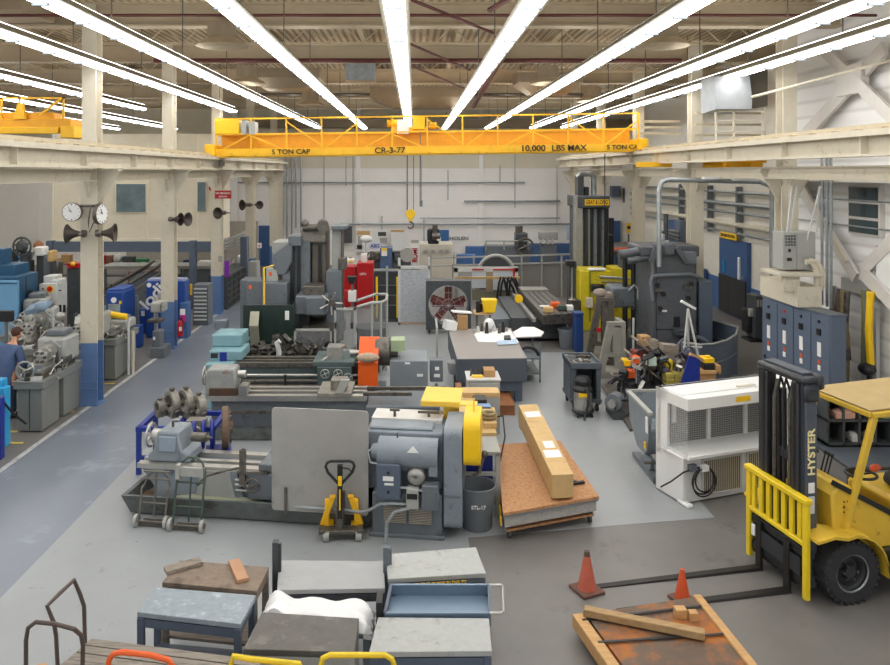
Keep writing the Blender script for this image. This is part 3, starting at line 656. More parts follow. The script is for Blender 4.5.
G().lathe([(.31,-.05),(.33,-.03),(.33,.05),(.28,.07),(.1,.07),(.1,.12),(.05,.12)],(0,0,.38),'x',28).o('disc', rust, t, w=False)
for k in range(6):
    a=k*PI/3; G().b(.07,.1,-.03+.2*math.cos(a),.03+.2*math.cos(a),.34+.2*math.sin(a),.42+.2*math.sin(a)).o('jaw', steelD, t, w=False)
G().b(-.3,.1,-.2,.2,-.5,.05).o('stand', bluR, t, w=False)
G().tor((-.2,0,.3),.2,.03,'x',20,6).tor((-.34,0,.3),.2,.03,'x',20,6).tor((-.48,0,.3),.2,.03,'x',20,6).o('back_ring', bluR, t, w=False)
# ================================================================ LATHE B
t=T('engine_lathe','grey lathe with long bare bed right behind the front lathe','lathe',(-1.8,14.1,0))
def Q(g,n,m,par=None,**k): return g.o(n,m,par or t,**k)
Q(G().b(X(203,14),X(368,14),13.95,14.75,.02,.22),'chip_tray', MC['tray_grey'])
Q(G().b(X(210,14),X(366,14),14.1,14.6,.22,.72),'bed', gryM)
for y,w in ((14.0,.14),(14.3,.1),(14.55,.12)): Q(G().b(X(206,14),X(366,14),y,y+w,.72,.82),'way', steel)
Q(G().b(X(206,14),X(330,14),13.93,13.98,.5,.56),'rack_bar', steelD)
tt=Q(G().pr([(X(208,14.2),.82),(X(236,14.2),.82),(X(238,14.2),1.0),(X(236,14.2),1.3),(X(209,14.2),1.3),(X(207,14.2),1.0)],'y',14.05,14.5),'tailstock', mat('tailstock_grey_red','#8f928f',.5,var=.15,hex2='#7a4038',amt=.22,scale2=3),bev=.03)
Q(G().b(X(209,14),X(237,14),14.0,14.05,.82,.95),'tailstock_foot', mat('brown_grease','#4a3527',.7,var=.3), tt)
Q(G().c((X(238,14.3),14.3,1.15),(X(246,14.3),14.3,1.15),.07).b(X(240,14.1),X(248,14.1),14.0,14.3,.83,1.0),'quill', steel, tt)
Q(G().hw((X(205,14.3),14.3,1.12),.16,'x'),'handwheel', steel, tt)
Q(G().b(X(318,14),X(352,14),13.9,14.7,.82,.9).b(X(330,14),X(346,14),14.1,14.4,.9,1.08),'carriage', MC['cast_beige_grey'], bev=.01)
Q(G().pr([(X(336,14),.9),(X(344,14),.9),(X(350,14),1.14),(X(341,14),1.14)],'y',13.9,14.0),'tool_post', gryL)
Q(G().b(X(366,14),X(440,14),13.9,14.9,0,.66),'headstock', gryM, bev=.03)
Q(G().b(X(363,14),X(412,14),14.0,14.1,.82,.88).b(X(366,14),X(446,14),14.3,14.36,.84,.9),'top_bar', steelD)
# ================================================================ LATHE C
t=T('engine_lathe','dark teal lathe with orange chip guard, third machine back in the centre','lathe',(-1.8,16,0))
Q(G().b(X(232,16),X(385,16),15.7,16.9,.02,.3),'chip_tray', tealD)
Q(G().b(X(240,16),X(375,16),15.95,16.5,.3,.86),'bed', tealD)
for y,w in ((15.9,.12),(16.15,.08),(16.4,.14)): Q(G().b(X(236,16),X(378,16),y,y+w,.86,.95),'way', steelD)
for z,r in ((.72,.03),(.6,.04),(.5,.03)): Q(G().c((X(240,15.8),15.8,z),(X(378,15.8),15.8,z),r),'feed_rod', steel if z>.7 else steelD)
for q in (284,319): Q(G().b(X(q,15.7),X(q+2,15.7),15.7,15.75,.2,.75),'support_rod', black)
hs=Q(G().b(X(209,16.1),X(236,16.1),15.8,16.8,0,.95).b(X(211,16.3),X(244,16.3),16.1,16.9,.95,1.15),'teal_end_cabinet', teal, bev=.02, label='pale teal cabinet end')
Q(G().b(X(220,15.8),X(227,15.8),15.77,15.8,Z(361,15.8),Z(352,15.8)),'screen', bluR, hs); Q(G().b(X(211,15.8),X(218,15.8),15.77,15.8,Z(358,15.8),Z(353,15.8)),'vent', black, hs)
Q(G().b(X(213,16.6),X(243,16.6),16.5,17.2,1.15,1.42),'upper_box', teal, hs, bev=.03)
cg=Q(G().b(X(315,16),X(356,16),15.6,16.6,.95,1.05).b(X(318,15.7),X(352,15.7),15.55,15.75,.45,.95),'carriage', tealD, bev=.01)
Q(G().b(X(328,16),X(342,16),15.8,16.2,1.05,1.3).bar((X(320,15.7),15.7,1.0),(X(345,16),16,1.3),.06),'tool_post', steel, cg)
for q,w in ((325,374),(338,374),(348,378)): Q(G().hw((X(q,15.45),15.45,Z(w,15.45)),.09,'y'),'handwheel', steel, cg)
Q(G().b(X(333,15.5),X(352,15.5),15.4,15.55,.3,.6),'apron_box', teal, cg)
rb2=[]
for k in range(9):
    a=math.radians(100-k*25); rb2.append((16.15+.45*math.cos(a)*-1,1.15+.5*math.sin(a)))
yy=15.55
og=Q(G().b(X(358,yy),X(378,yy),yy,yy+.03,Z(388,yy),Z(363,yy)).pr([(yy,Z(363,yy)),(yy+.03,Z(363,yy)),(yy+.55,Z(337,yy+.5)),(yy+.5,Z(337,yy+.5))],'x',X(358,yy),X(378,yy)),'chip_guard', orng, label='orange chip guard')
Q(G().s((X(368,yy),yy-.05,Z(357,yy)),(.24,.12,.1)),'rag', mat('rag_beige','#b09c86',.9,var=.2,scale=20), og)
Q(G().lathe([(.1,-.2),(.3,-.18),(.3,.12),(.12,.14),(.12,.3)],(X(384,16.1),16.1,1.15),'x',24),'chuck', steelD)
Q(G().c((X(350,16.1),16.1,1.12),(X(382,16.1),16.1,1.12),.06),'workpiece', steel)
hc=Q(G().b(X(390,15.7),X(428,15.7),15.7,16.7,Z(400,15.7)-.0,Z(361,15.7)),'headstock_cabinet', mat('cabinet_mid_grey','#7d848a',.45,var=.06), bev=.015)
Q(G().b(X(417,15.68),X(423,15.68),15.68,15.7,Z(376.5,15.7),Z(374,15.7)),'label_plate', paper, hc)
Q(G().b(X(405,15.68),X(410,15.68),15.68,15.7,Z(364,15.7),Z(362.5,15.7)),'label_plate', paper, hc)
Q(G().b(X(390,15.7),X(429,15.7),15.75,16.65,0,.2),'headstock_foot', gryD)
G().b(X(391,16),X(405,16),15.9,16.3,1.19,1.4).b(X(391,16),X(405,16),15.9,16.3,1.4,1.43).o('metal_box', grn, None, 'pale green box lying on the grey cabinet behind the yellow chute','box',bev=.01)
t=T('electrical_box','grey electrical box on a post right of the third lathe cabinet','electrical box',(X(437,15.8),15.9,0))
Q(G().b(X(430,15.8),X(443,15.8),15.8,16.05,Z(382,15.8),Z(360,15.8)),'box', gryM, bev=.02); Q(G().b(X(434,15.8),X(440,15.8),15.78,15.8,Z(377,15.8),Z(374,15.8)).b(X(435,15.8),X(439,15.8),15.78,15.8,Z(370,15.8),Z(367,15.8)),'label_plate', paper)
Q(G().b(X(435,15.9),X(438,15.9),15.9,16,0,.5),'post', gryM)
# teal little cart/basket at left (tool tray)
t=T('tool_cart','teal tray cart with parts standing at the aisle left end','cart',(X(228,17.4),17.4,0))
Q(G().b(X(216,17.4),X(246,17.4),17.1,17.8,1.02,1.1).b(X(216,17.4),X(246,17.4),17.08,17.12,1.0,1.2),'tray', teal)
for a in (17.12,17.75):
    for q in (217,243): Q(G().b(X(q,17.4),X(q,17.4)+.05,a-.03,a+.03,0,1.02),'leg', teal)
for i in range(6):
    G().c((X(220+i*4,17.3),17.3+.05*(i%3),1.1),(X(220+i*4,17.3)+.04,17.35+.05*(i%3),1.2+.04*(i%2)),.05).o('machine_part',[black,steel,whiteM][i%3],None,'small metal part lying on the teal tray cart','part','parts on the teal tray cart')
G().s((X(242,17.3),17.25,1.16),.05).o('ball', orng, None, 'small round orange cap at the right end of the teal tray cart','cap')
t=T('monitor_stand','grey box monitor on an arm left above the teal cart','monitor',(X(221,18),18,0))
Q(G().b(X(216,18),X(227,18),17.9,18.2,Z(329,18),Z(320,18)),'monitor', gryM, bev=.02); Q(G().c((X(222,18),18.1,0),(X(222,18),18.1,1.3),.03),'post', gryM)
# chip-like scrap pile between
t=G()
for i in range(130):
    q=R.uniform(248,335); y=R.uniform(16.9,18.0); z=R.uniform(.6,1.08)
    t.rb((X(q,17.3),y,z),(R.uniform(.05,.3),R.uniform(.03,.12),R.uniform(.03,.1)),R.uniform(-1,1),R.uniform(-1,1),R.uniform(0,3))
t.b(X(246,17.3),X(338,17.3),17.2,18.1,0,.85)
t.o('scrap_tooling', mat('oily_tooling','#3d3a35',.4,.5,var=.5,scale=10,hex2='#8d8980',amt=.15,scale2=14), None,'dark heap of oily tooling and chips behind the teal lathe','tooling heap',kind='stuff')
G().t([(X(278,17),17.0,Z(362,17)),(X(279,17),17,Z(352,17)),(X(277,17),17,Z(343,17)),(X(280,17),17,Z(341,17))],.06).o('spray_nozzle', whiteM, None,'upright pale hose nozzle sticking out of the dark heap','nozzle')
# ================================================================ BIG MILL LEFT
t=T('boring_mill','tall grey vertical boring mill with stepped boxes left of centre','boring mill',(X(290,20.5),20.5,0))
def px2(name,a,b_,c_,d_,Y,d,m,par=None,bev=.02,**k): return px(G(),a,b_,c_,d_,Y,d).o(name,m,par or t,bev=bev,**k)
px2('base',262,327,335,372,19.6,2.0,gryD)
px2('left_column',290,310,240,345,20.2,1.2,gryM)
px2('right_column',312,326,232,345,20.4,1.0,mat('column_brown_grey','#6b6359',.5,var=.2,stretch=(6,6,1)))
for a,b_ in ((290,294),(297,300)): px2('slideway',a,b_,246,300,20.1,.1,black,bev=0)
px2('slideway',303,306,240,300,20.3,.1,steelD,bev=0); px2('slideway',318,321,245,292,20.3,.1,black,bev=0)
G().pr([(X(272,20),Z(255,20)),(X(292,20),Z(240,20)),(X(292,20),Z(262,20)),(X(285,20),Z(275,20)),(X(273,20),Z(275,20))],'y',20,20.8).o('arm', gryM, t, bev=.03)
px2('left_box',272,290,242,254,20.6,1.0,gryL)
px2('drive_box',288,301,236,246,20.0,.8,gryM)
px2('top_cap',300,326,228,243,20.2,1.0,MC['cast_beige_grey'],bev=.05)
G().c((X(303,20.1),20.1,Z(228,20.1)),(X(326,20.1),20.1,Z(227,20.1)),.1).c((X(323,19.9),19.9,Z(226,20)),(X(323,20.6),20.6,Z(226,20)),.16).s((X(304,20),20.1,Z(224,20)),.12).o('drive_shaft', steelD, t)
px2('gearbox',295,313,296,315,19.3,.9,gryM,bev=.04); px2('gearbox',305,326,297,316,19.1,1.0,gryM,bev=.05)
hdl=px2('head',303,324,286,297,19.4,.7,steelD,bev=.03)
for i in range(5):
    a=i*1.2; G().c((X(331,19),19,Z(303,19)),(X(331,19)+.3*math.cos(a),19-.05,Z(303,19)+.3*math.sin(a)),.02,n=6).o('spoke_handle', steel, t)
G().c((X(327,19),19.3,Z(303,19)),(X(333,19),18.9,Z(303,19)),.08).o('handle_hub', steelD, t)
px2('spindle',299,309,314,335,19.4,.5,black); px2('table',300,340,330,342,18.9,1.6,steelD); px2('cross_slide',312,332,343,362,18.9,.6,gryD)
# grey cabinets to its left
for nm,a,b_,c_,d_,Y,m,l in [('control_cabinet',246,264,281,312,20.4,gryM,'grey cabinet with orange sticker, leftmost beside the tall boring mill'),('control_cabinet',264,287,283,312,19.6,gryM,'wide grey cabinet just left of the tall boring mill'),('control_cabinet',266,278,268,283,20.0,gryL,'small upper grey control box with red sticker beside the boring mill'),('control_cabinet',240,251,280,300,21,gryM,'narrow grey cabinet at the aisle behind the black panel')]:
    t=T(nm,l,'cabinet',(X((a+b_)/2,Y),Y+.3,0))
    g=G().b(X(a,Y),X(b_,Y),Y,Y+.7,0,Z(c_,Y)); g.o('body', m, t, bev=.02)
    G().b(X(a+1,Y),X(b_-1,Y),Y-.015,Y,.5,Z(c_+1.5,Y)).o('door', m, t, bev=.005)
    if 'sticker' in l: G().b(X(a+3,Y),X(a+6,Y),Y-.02,Y-.014,Z(c_+8,Y),Z(c_+4,Y)).o('sticker', orng, t)
pipe([(X(264,19.4),19.4,0),(X(264,19.4),19.4,Z(268,19.4)),(X(273,19.4),19.5,Z(266,19.4))],.03,yelP,'pipe','thin yellow pipe rising beside the grey control boxes')
# black panel
t=T('machine_guard','large black guard panel at the aisle end of the boring mill','guard panel',(X(268,18.6),18.6,0))
px2('panel',243,294,305,347,18.6,.06,mat('black_green','#20302b',.35,var=.2),bev=.01)
px2('label',285,289,311,320,18.58,.02,paper,bev=0)
G().pr([(18.5,Z(349,18.4)),(18.3,Z(325,18.4)),(18.45,Z(312,18.4)),(18.47,Z(312,18.4)),(18.33,Z(325,18.4)),(18.53,Z(349,18.4))],'x',X(250,18.4),X(259,18.4)).o('hanging_strip', mat('sheet_beige','#9d9a88',.4,.3), t)
for q in (244,292): px2('post',q,q+2,305,373,18.66,.05,black,bev=0)
# tall narrow column machine
t=T('milling_column','tall narrow light grey machine column with dark screw right of the boring mill','machine column',(X(338,20),20,0))
px2('column',332,340,228,372,20.2,.7,gryL); px2('lower_box',326,341,271,330,19.8,.8,gryM)
G().c((X(342,20),20.1,.5),(X(342,20),20.1,Z(228,20)),.045).o('lead_screw', steelD, t); px2('cap',331,346,226,230,20,.9,gryM)
px2('saddle',338,346,258,270,20,.4,steelD)
# guards
def guard(a,b_,c_,d_,Y,label,d=.04,m=meshF):
    t=T('mesh_guard',label,'machine guard',(X((a+b_)/2,Y),Y,Z(d_,Y)))
    x0,x1,z0,z1=X(a,Y),X(b_,Y),Z(d_,Y),Z(c_,Y)
    G().b(x0,x1,Y,Y+d,z1-.05,z1).b(x0,x1,Y,Y+d,z0,z0+.05).b(x0,x0+.05,Y,Y+d,z0,z1).b(x1-.05,x1,Y,Y+d,z0,z1).o('frame', gryL, t)
    G().b(x0+.05,x1-.05,Y+.012,Y+.02,z0+.05,z1-.05).o('clear_panel', m, t)
    return t
guard(294,332,329,349,17.6,'low wide clear guard panel in pale frame in front of the boring mill')
g2=guard(334,356,308,349,17.5,'tall clear guard door in pale frame beside the orange chip guard')
G().b(X(335,17.5),X(336.5,17.5),17.42,17.5,Z(328,17.5),Z(322,17.5)).b(X(351,17.5),X(353,17.5),17.42,17.5,Z(328,17.5),Z(322,17.5)).o('hinge', black, g2)
t=T('mesh_guard','curved clear guard with bent pale tube top behind the orange chip guard','machine guard',(X(372,18.5),18.5,.0))
pts=[]; cx_,cy_=X(368,18.8),18.8
for k in range(13):
    a=PI*1.15+k*(PI*.95)/12; pts.append((cx_+.48*math.cos(a),cy_+.6*math.sin(a)))
pts=[(X(357,18),18.0)]+[(X(372,18.1),18.05)]+[(X(381,18.2),18.15),(X(386.5,18.5),18.5),(X(387,19),19.0)]
ztop=[Z(307,18),Z(303,18),Z(302,18.2),Z(300,18.5),Z(295,19)]
G().t([(p[0],p[1],z) for p,z in zip(pts,ztop)]+[(X(385,19.6),19.6,Z(294,19.6)),(X(376,19.6),19.6,Z(294,19.6)),(X(357,19.2),19.2,Z(302,19))],.035).o('top_tube', gryL, t)
for p,z in zip(pts[1:],ztop[1:]): G().c((p[0],p[1],.1),(p[0],p[1],z),.03).o('upright', gryL, t)
for i in range(4):
    p,q=pts[i],pts[i+1]; G().add([(p[0],p[1],.9),(q[0],q[1],.9),(q[0],q[1],ztop[i+1]),(p[0],p[1],ztop[i])],[(0,1,2,3)]).add([(p[0],p[1]+.01,.9),(q[0],q[1]+.01,.9),(q[0],q[1]+.01,ztop[i+1]),(p[0],p[1]+.01,ztop[i])],[(3,2,1,0)]).o('clear_panel', meshF, t)
t=T('machine_table','dark round machine table inside the curved clear guard','machine table',(X(370,18.9),18.9,0))
Q(G().lathe([(.3,0),(.36,.1),(.36,1.0),(.42,1.02),(.42,1.12),(0,1.12)],(X(371,18.9),18.9,0)),'table', gryD)
# ================================================================ bench right of the front lathe
t=T('workbench','steel frame workbench with blue panels and wooden top at the front lathe end','workbench',(.75,11.6,0))
xa,xb=X(461,10.85),X(498,10.85)
for x in (xa+.04,xb):
    for y in (10.85,13.4): G().b(x-.035,x+.035,y,y+.07,0,.92).o('leg', gryL, t)
G().b(xa,xb+.04,10.85,13.5,.9,.95).o('frame_top', gryL, t)
for z in (.3,.6): G().b(xa,xb,10.86,10.9,z,z+.05).o('cross_rail', gryL, t)
G().b(xa+.08,xb-.06,11.0,13.3,.15,.85).o('blue_panel', bluR, t)
G().b(xa-.1,xb+.05,11.5,13.6,.95,1.0).o('wood_top', crateM, t, label='light wooden top')
tops=[('block_of_wood',463,500,402,412,13.3,.35,crateM,'flat light wood block at the far end of the steel frame bench'),('black_case',474,487,409,414,12.9,.3,black,'black case lying on the light wood block'),('folded_cloth',478,492,419,426,12.4,.3,mat('cloth_blue','#7f97b8',.9),'folded pale blue cloth on the steel frame bench'),('wooden_block',480,497,428,437,12.1,.4,crateM,'light wooden block in the middle of the steel frame bench'),('wooden_block',484,497,440,446,11.7,.2,crateM,'small wooden block nearest the camera on the steel frame bench')]
for n,a,b_,c_,d_,Y,d,m,l in tops: G().b(X(a,Y),X(b_,Y),Y,Y+d,1.0,1.06+.02*len(n)/10).o(n,m,None,l,n.split('_')[-1],bev=.01)
G().tor((X(488,11.9),11.9,1.12),.1,.03,'z').tor((X(489,11.9),11.9,1.17),.09,.03,'z').o('coiled_hose', mat('hose_olive','#8c7c55',.6,var=.3,scale=10),None,'coiled olive hose on the steel frame bench','hose')
pipe([(X(497,12.2),12.2,1.02),(X(503,12),12,1.1),(X(505,11.6),11.6,.9),(X(500,11.4),11.4,.6)],.012,black,'cable','thin black cable looping off the right side of the bench','cable')
G().c((X(478,10.8),10.7,.7),(X(484,10.7),10.75,.95),.03).c((X(478,10.8),10.7,.7),(X(472,10.8),10.7,.68),.02).s((X(484,10.8),10.72,.97),.05).o('hose_nozzle', steelD,None,'metal spray nozzle hanging on the front of the steel frame bench','nozzle')
def bin_(q,w,r,h,label,m=tape,mark=True,txt=None):
    x,y=P(q,w); y+=r
    t=T('trash_can',label,'trash can',(x,y,0))
    G().lathe([(r*.8,0),(r*.84,.02),(r*.98,h*.85),(r*1.04,h*.86),(r*1.05,h*.93),(r*1.08,h),(r,h),(r*.95,h*.85),(r*.78,.03),(0,.03)],(x,y,0),n=28).o('can', m, t)
    G().tor((x,y,h*.99),r*1.05,.012,'z',28,6).o('rim', m, t)
    if txt: text(txt,.07,(x,y-r*.99,h*.62),(PI/2,0,0),paper,t)
    return t
bin_(478.5,535,.25,.6,'dark grey trash can with white scrawl at the right end of the front lathe',txt='STL-17')
bin_(33,430,.2,.6,'dark grey trash can with white lettering below the first lathe cabinet at left',txt='FLOOR')
bin_(569,350,.25,.55,'grey trash can beside the tall blue box right of centre')
# plywood cart with crate
c=[P(502,513,.42),P(597,500,.42),P(560,450,.42),P(499,446,.42)]
cx_,cy_=P(549,480,.42)
t=T('platform_cart','flat cart topped with reddish particle board sheet carrying the long crate','cart',(cx_,cy_,0))
fl=P(503,514,.42); fr=P(599,497,.42); br=P(560,441,.42); bl=P(497,445,.42)
def slab(pts,z0,z1): return G().pr(pts,'z',z0,z1)
slab([fl,fr,br,bl],.39,.43).o('board', osb, t)
def inset(pts,k):
    mx=sum(p[0] for p in pts)/4; my=sum(p[1] for p in pts)/4; return [(mx+(p[0]-mx)*k,my+(p[1]-my)*k) for p in pts]
slab(inset([fl,fr,br,bl],.99),.36,.39).o('deck_frame', gryB, t)
slab(inset([fl,fr,br,bl],.96),.21,.35).o('grey_blanket', mat('felt','#aaa7a2',.9,var=.2,scale=30,bump=.4), t)
slab(inset([fl,fr,br,bl],.92),.12,.15).o('lower_board', osb, t)
for p in inset([fl,fr,br,bl],.85): G().wheel((p[0],p[1],.06),.06,.04,'x',.1).b(p[0]-.04,p[0]+.04,p[1]-.04,p[1]+.04,.1,.23).o('caster', gryD, t)
# strap chevrons
for i in range(7):
    k=i/8+.05; x=fl[0]+(bl[0]-fl[0])*k; y=fl[1]+(bl[1]-fl[1])*k; G().b(x-.03,x-.01,y,y+.12,.2,.3).o('chevron', yelS, t)
# crate on it
z1=.8; a=P(553,500,.45); b_=P(573,498,.45)
cr0=P(552,475.,z1); cr1=P(573.5,474,z1); cr2=P(537,404,z1); cr3=P(518.5,405,z1)
t=T('wooden_crate','very long light wooden crate lying on the particle board cart','crate',((cr0[0]+cr2[0])/2,(cr0[1]+cr2[1])/2,.43))
slab([cr0,cr1,cr2,cr3],.47,z1).o('box', crateM, t, bev=.006)
def lerp(p,q,k): return (p[0]+(q[0]-p[0])*k,p[1]+(q[1]-p[1])*k)
for k,l in ((.2,.0),(.32,0),(.78,0)):
    p0=lerp(cr0,cr3,k);p1=lerp(cr1,cr2,k);p2=lerp(cr1,cr2,k+.09);p3=lerp(cr0,cr3,k+.09)
    e=.12 if k!=.32 else .3
    slab([lerp(p0,p1,e),lerp(p0,p1,.95-e/2),lerp(p3,p2,.95-e/2),lerp(p3,p2,e)],z1,z1+.004).o('paper_label', paper, t)
for k in (.03,.5,.93):
    p0=lerp(cr0,cr3,k);p1=lerp(cr1,cr2,k);p2=lerp(cr1,cr2,k+.05);p3=lerp(cr0,cr3,k+.05)
    slab([p0,p1,p2,p3],.43,.47).o('skid', wood, t)
g=G()
for p,q,w in [((534,488),(545,482),.02),((536,480),(543,487),.03)]:
    pass
x,y=P(578,483,.45); G().rb((x,y,.455),(.2,.05,.03),rz=.3).rb((x-.08,y+.06,.46),(.06,.14,.04),rz=.5).o('hand_tool', black, None,'dark tool lying right of the crate on the particle board','tool')
# light grey cabinet with box on top
t=T('storage_cabinet','plain light grey cabinet with open box of parts behind the bench','cabinet',(X(484,14.2),14.6,0))
G().b(X(468,14.3),X(500,14.3),14.3,14.9,0,Z(381,14.3)).o('body', gryL, t, bev=.01)
G().b(X(470,14.3),X(498.5,14.3),14.28,14.3,.1,Z(383,14.3)).o('door', gryL, t, bev=.004)
z=Z(381,14.3); G().b(X(467,14.3),X(501,14.3),14.28,14.92,z,z+.03).o('rim', whiteM, t)
G().b(X(484,14.5),X(495,14.5),14.45,14.75,z+.03,z+.16).o('cardboard_box', card, None,'small cardboard box on top of the plain grey cabinet','box')
G().b(X(472,14.4),X(483,14.4),14.4,14.5,z+.03,z+.07).o('yellow_strip', yelP, None,'yellow strip lying at the front of the grey cabinet top','strip')
for i in range(6): G().c((X(471+i*2.2,14.6),14.55+.04*(i%2),z+.03),(X(471+i*2.2,14.6)+.02,14.7,z+.13),.025).o('drill_bit', black, None,'dark tool bit on top of the plain grey cabinet','tool bit','tool bits on the grey cabinet')
t=T('storage_bin','blue bin with brown boxes left of the plain grey cabinet','bin',(X(458,14.6),14.7,0))
G().b(X(453,14.6),X(468,14.6),14.5,15.0,0,.62).o('bin', bluR, t, bev=.02)
G().b(X(459,14.6),X(467,14.6),14.55,14.8,.62,.72).b(X(456,14.6),X(462,14.6),14.6,14.95,.62,.8).o('brown_box', woodB, t)
t=T('pallet','small brown wooden pallet under the granite surface plate','pallet',(X(508,15.4),15.6,0))
for z in (.0,.18): G().b(X(500,15.4),X(515,15.4),15.4,16.5,z,z+.03).o('deck_board', woodB, t)
for y in (15.42,16.0,16.4): G().b(X(500,15.4),X(515,15.4),y,y+.08,.03,.18).o('block', woodB, t)
# granite surface plate
z=1.0
fl=P(457,359,z); fr=P(527,358,z); br=P(511,328,z); bl=P(448,329,z)
t=T('surface_plate','big dark grey granite surface plate on a stand, papers on its top','surface plate',((fl[0]+br[0])/2,(fl[1]+br[1])/2,0))
slab([fl,fr,br,bl],z-.5,z-.01).o('plate', gryG, t, bev=.01)
slab(inset([fl,fr,br,bl],.995),z-.01,z).o('top_face', mat('granite_top','#8e8884',.4,var=.06,scale=60), t)
slab(inset([fl,fr,br,bl],.9),.25,.5).o('stand', gryC, t)
for p in inset([fl,fr,br,bl],.8): G().b(p[0]-.08,p[0]+.08,p[1]-.08,p[1]+.08,0,.26).o('leg', gryC, t)
def on(pts,z0,z1,n,m,l,cat,**k): return slab([P(a,b,z0) for a,b in pts],z0,z1).o(n,m,None,l,cat,**k)
on([(478,342),(519,343),(510,330),(473,332)],z,z+.012,'paper_sheet',paper,'large white drawing sheet on the granite surface plate','paper')
on([(498,345),(518,344),(516,339),(496,341)],z+.013,z+.02,'folder',mat('folder_blue','#a9bed2',.7),'pale blue sheet at the right edge of the granite plate','folder')
on([(504,340),(511,340),(510,336.5),(504,337)],z+.021,z+.06,'stapler',black,'small black gadget on the drawing sheet','gadget')
# stuff on far end of plate
items=[('cardboard_box',456,467,313,328,card),('bottle',490,496,316,327,whiteP),('paper_roll',446,458,312,322,paper)]
zz=z
G().b(X(457,19.3),X(467,19.3),19.0,19.3,z,z+.35).o('cardboard_box',card,None,'upright brown cardboard box at the far end of the granite plate','box',bev=.01)
G().rb((X(450,19),19.0,z+.12),(.28,.3,.22),rz=.3,ry=.2).rb((X(462,19),19.2,z+.42),(.5,.25,.03),ry=.1,rz=.2).o('paper_pile',paper,None,'crumpled white papers at the far left corner of the granite plate','papers')
for i in range(9):
    q=474+i*4.2; G().c((X(q,18.6),18.55+.12*(i%3),z),(X(q,18.6),18.55+.12*(i%3),z+.1+.06*(i%4)),.045+.01*(i%2),.03).o('gauge',[steel,whiteM,steelD,black][i%4],None,'small gauge or bottle among the clutter at the far end of the granite plate','gauge','clutter on the granite plate')
G().s((X(489,18.9),18.9,z+.16),(.14,.12,.16)).o('plastic_bag',plast,None,'crumpled white bag among the clutter on the granite plate','bag')
# stand with yellow seat
t=T('lamp_stand','tan topped stand with bright yellow box behind the granite plate','stand',(X(484,20.4),20.4,0))
G().b(X(474,20.4),X(492,20.4),20.2,20.7,1.15,1.2).o('top', crateM, t)
for q in (476,489): G().b(X(q,20.4),X(q,20.4)+.05,20.4,20.45,0,1.15).o('leg', gryM, t)
zb=1.2; G().pr([(X(484,20.2),zb+.02),(X(495,20.2),zb+.02),(X(497,20.2),zb+.36),(X(482,20.2),zb+.36)],'y',20.15,20.5).o('yellow_box', yelS, t, bev=.01, label='bright yellow box')
G().c((X(478,20.3),20.3,zb),(X(478,20.3),20.3,zb+.3),.06).c((X(481,20.4),20.4,zb),(X(481,20.4),20.4,zb+.22),.05).o('bottles', black, t)
# clear cone thing at (493,430)
t=T('bucket_stand','cloudy grey bucket on a round foot left of the granite plate','stand',(X(455,17),17,0))
G().lathe([(.16,.55),(.2,.8),(.16,.82)],(X(456,16.6),16.6,0)).o('clear_bucket', mat('cloudy','#9fa4a8',.3,alpha=.6), t)
G().c((X(456,16.6),16.6,0),(X(456,16.6),16.6,.55),.05).lathe([(.2,0),(.2,.03),(.05,.06)],(X(456,16.6),16.6,0)).o('foot', gryD, t)
pipe([(X(437,18.5),18.5,0),(X(437,18.5),18.5,1.15),(X(436,19.4),19.4,1.2)],.03,gryL,'post','pale steel post left of the granite plate','post')
# white covered small cart right of plate
t=T('tool_cart','grey cart with rounded white sheet top right of the granite plate','cart',(X(528,18.2),18.2,0))
z=.95; pts=[P(a,b,z) for a,b in [(513,338),(541,337),(544,333),(534,328),(522,328),(513,333)]]
slab(pts,z,z+.03).o('white_top', paper, t)
x0,x1=X(520,17.8),X(540,17.8)
for x in (x0,x1):
    for y in (17.8,18.9): G().b(x-.02,x+.02,y-.02,y+.02,.1,z).o('leg', gryM, t)
G().b(x0,x1,17.8,18.9,.2,.24).b(x0,x1,17.8,18.9,.55,.58).o('shelf', gryM, t)
G().tor((X(528,17.8),17.76,.6),.25,.04,'y',18,6,.2,2.6).o('hose', black, t)
for x in (x0,x1): G().wheel((x,17.8,.05),.05,.03).wheel((x,18.9,.05),.05,.03).o('caster', black, t)
# vacuum cart
x0,x1=X(571,15.6),X(602,15.6)
gryU=mat('cart_dark_grey','#50575e',.5,var=.1)
t=T('tool_cart','dark grey plastic utility cart loaded with tools, vacuum in front','cart',((x0+x1)/2,15.9,0))
G().b(x0,x1,15.6,16.5,.92,.97).b(x0,x1,15.58,15.63,.9,1.03).b(x0,x1,16.47,16.52,.9,1.03).b(x0,x0+.04,15.6,16.5,.9,1.03).b(x1-.04,x1,15.6,16.5,.9,1.03).o('top_tray', gryU, t, bev=.01)
for x in (x0+.03,x1-.11): G().b(x,x+.09,15.62,15.72,.15,.92).b(x,x+.09,16.38,16.48,.15,.92).o('leg', gryU, t, bev=.01)
G().b(x0,x1,15.6,16.5,.2,.26).b(x0+.02,x1-.02,16.4,16.45,.26,.92).b(x0,x0+.03,15.7,16.4,.26,.92).b(x1-.03,x1,15.7,16.4,.26,.92).o('body', gryU, t)
for x in (x0+.08,x1-.08): G().wheel((x,15.7,.07),.07,.05).wheel((x,16.4,.07),.07,.05).o('caster', black, t)
for i in range(14): G().rb((R.uniform(x0+.1,x1-.1),R.uniform(15.7,16.4),1.0),(R.uniform(.08,.25),.05,.05),rz=R.uniform(0,3)).o('hand_tool',[steelD,steel,rust][i%3],None,'metal tool lying in the tray of the dark utility cart','tool','tools on the utility cart')
x,y=P(584,417,0); y+=.12
t=T('shop_vacuum','steel canister shop vacuum with black head before the dark utility cart','vacuum',(x,y,0))
G().lathe([(.17,.08),(.18,.1),(.18,.48),(.17,.5)],(x,y,0)).o('canister', steel, t)
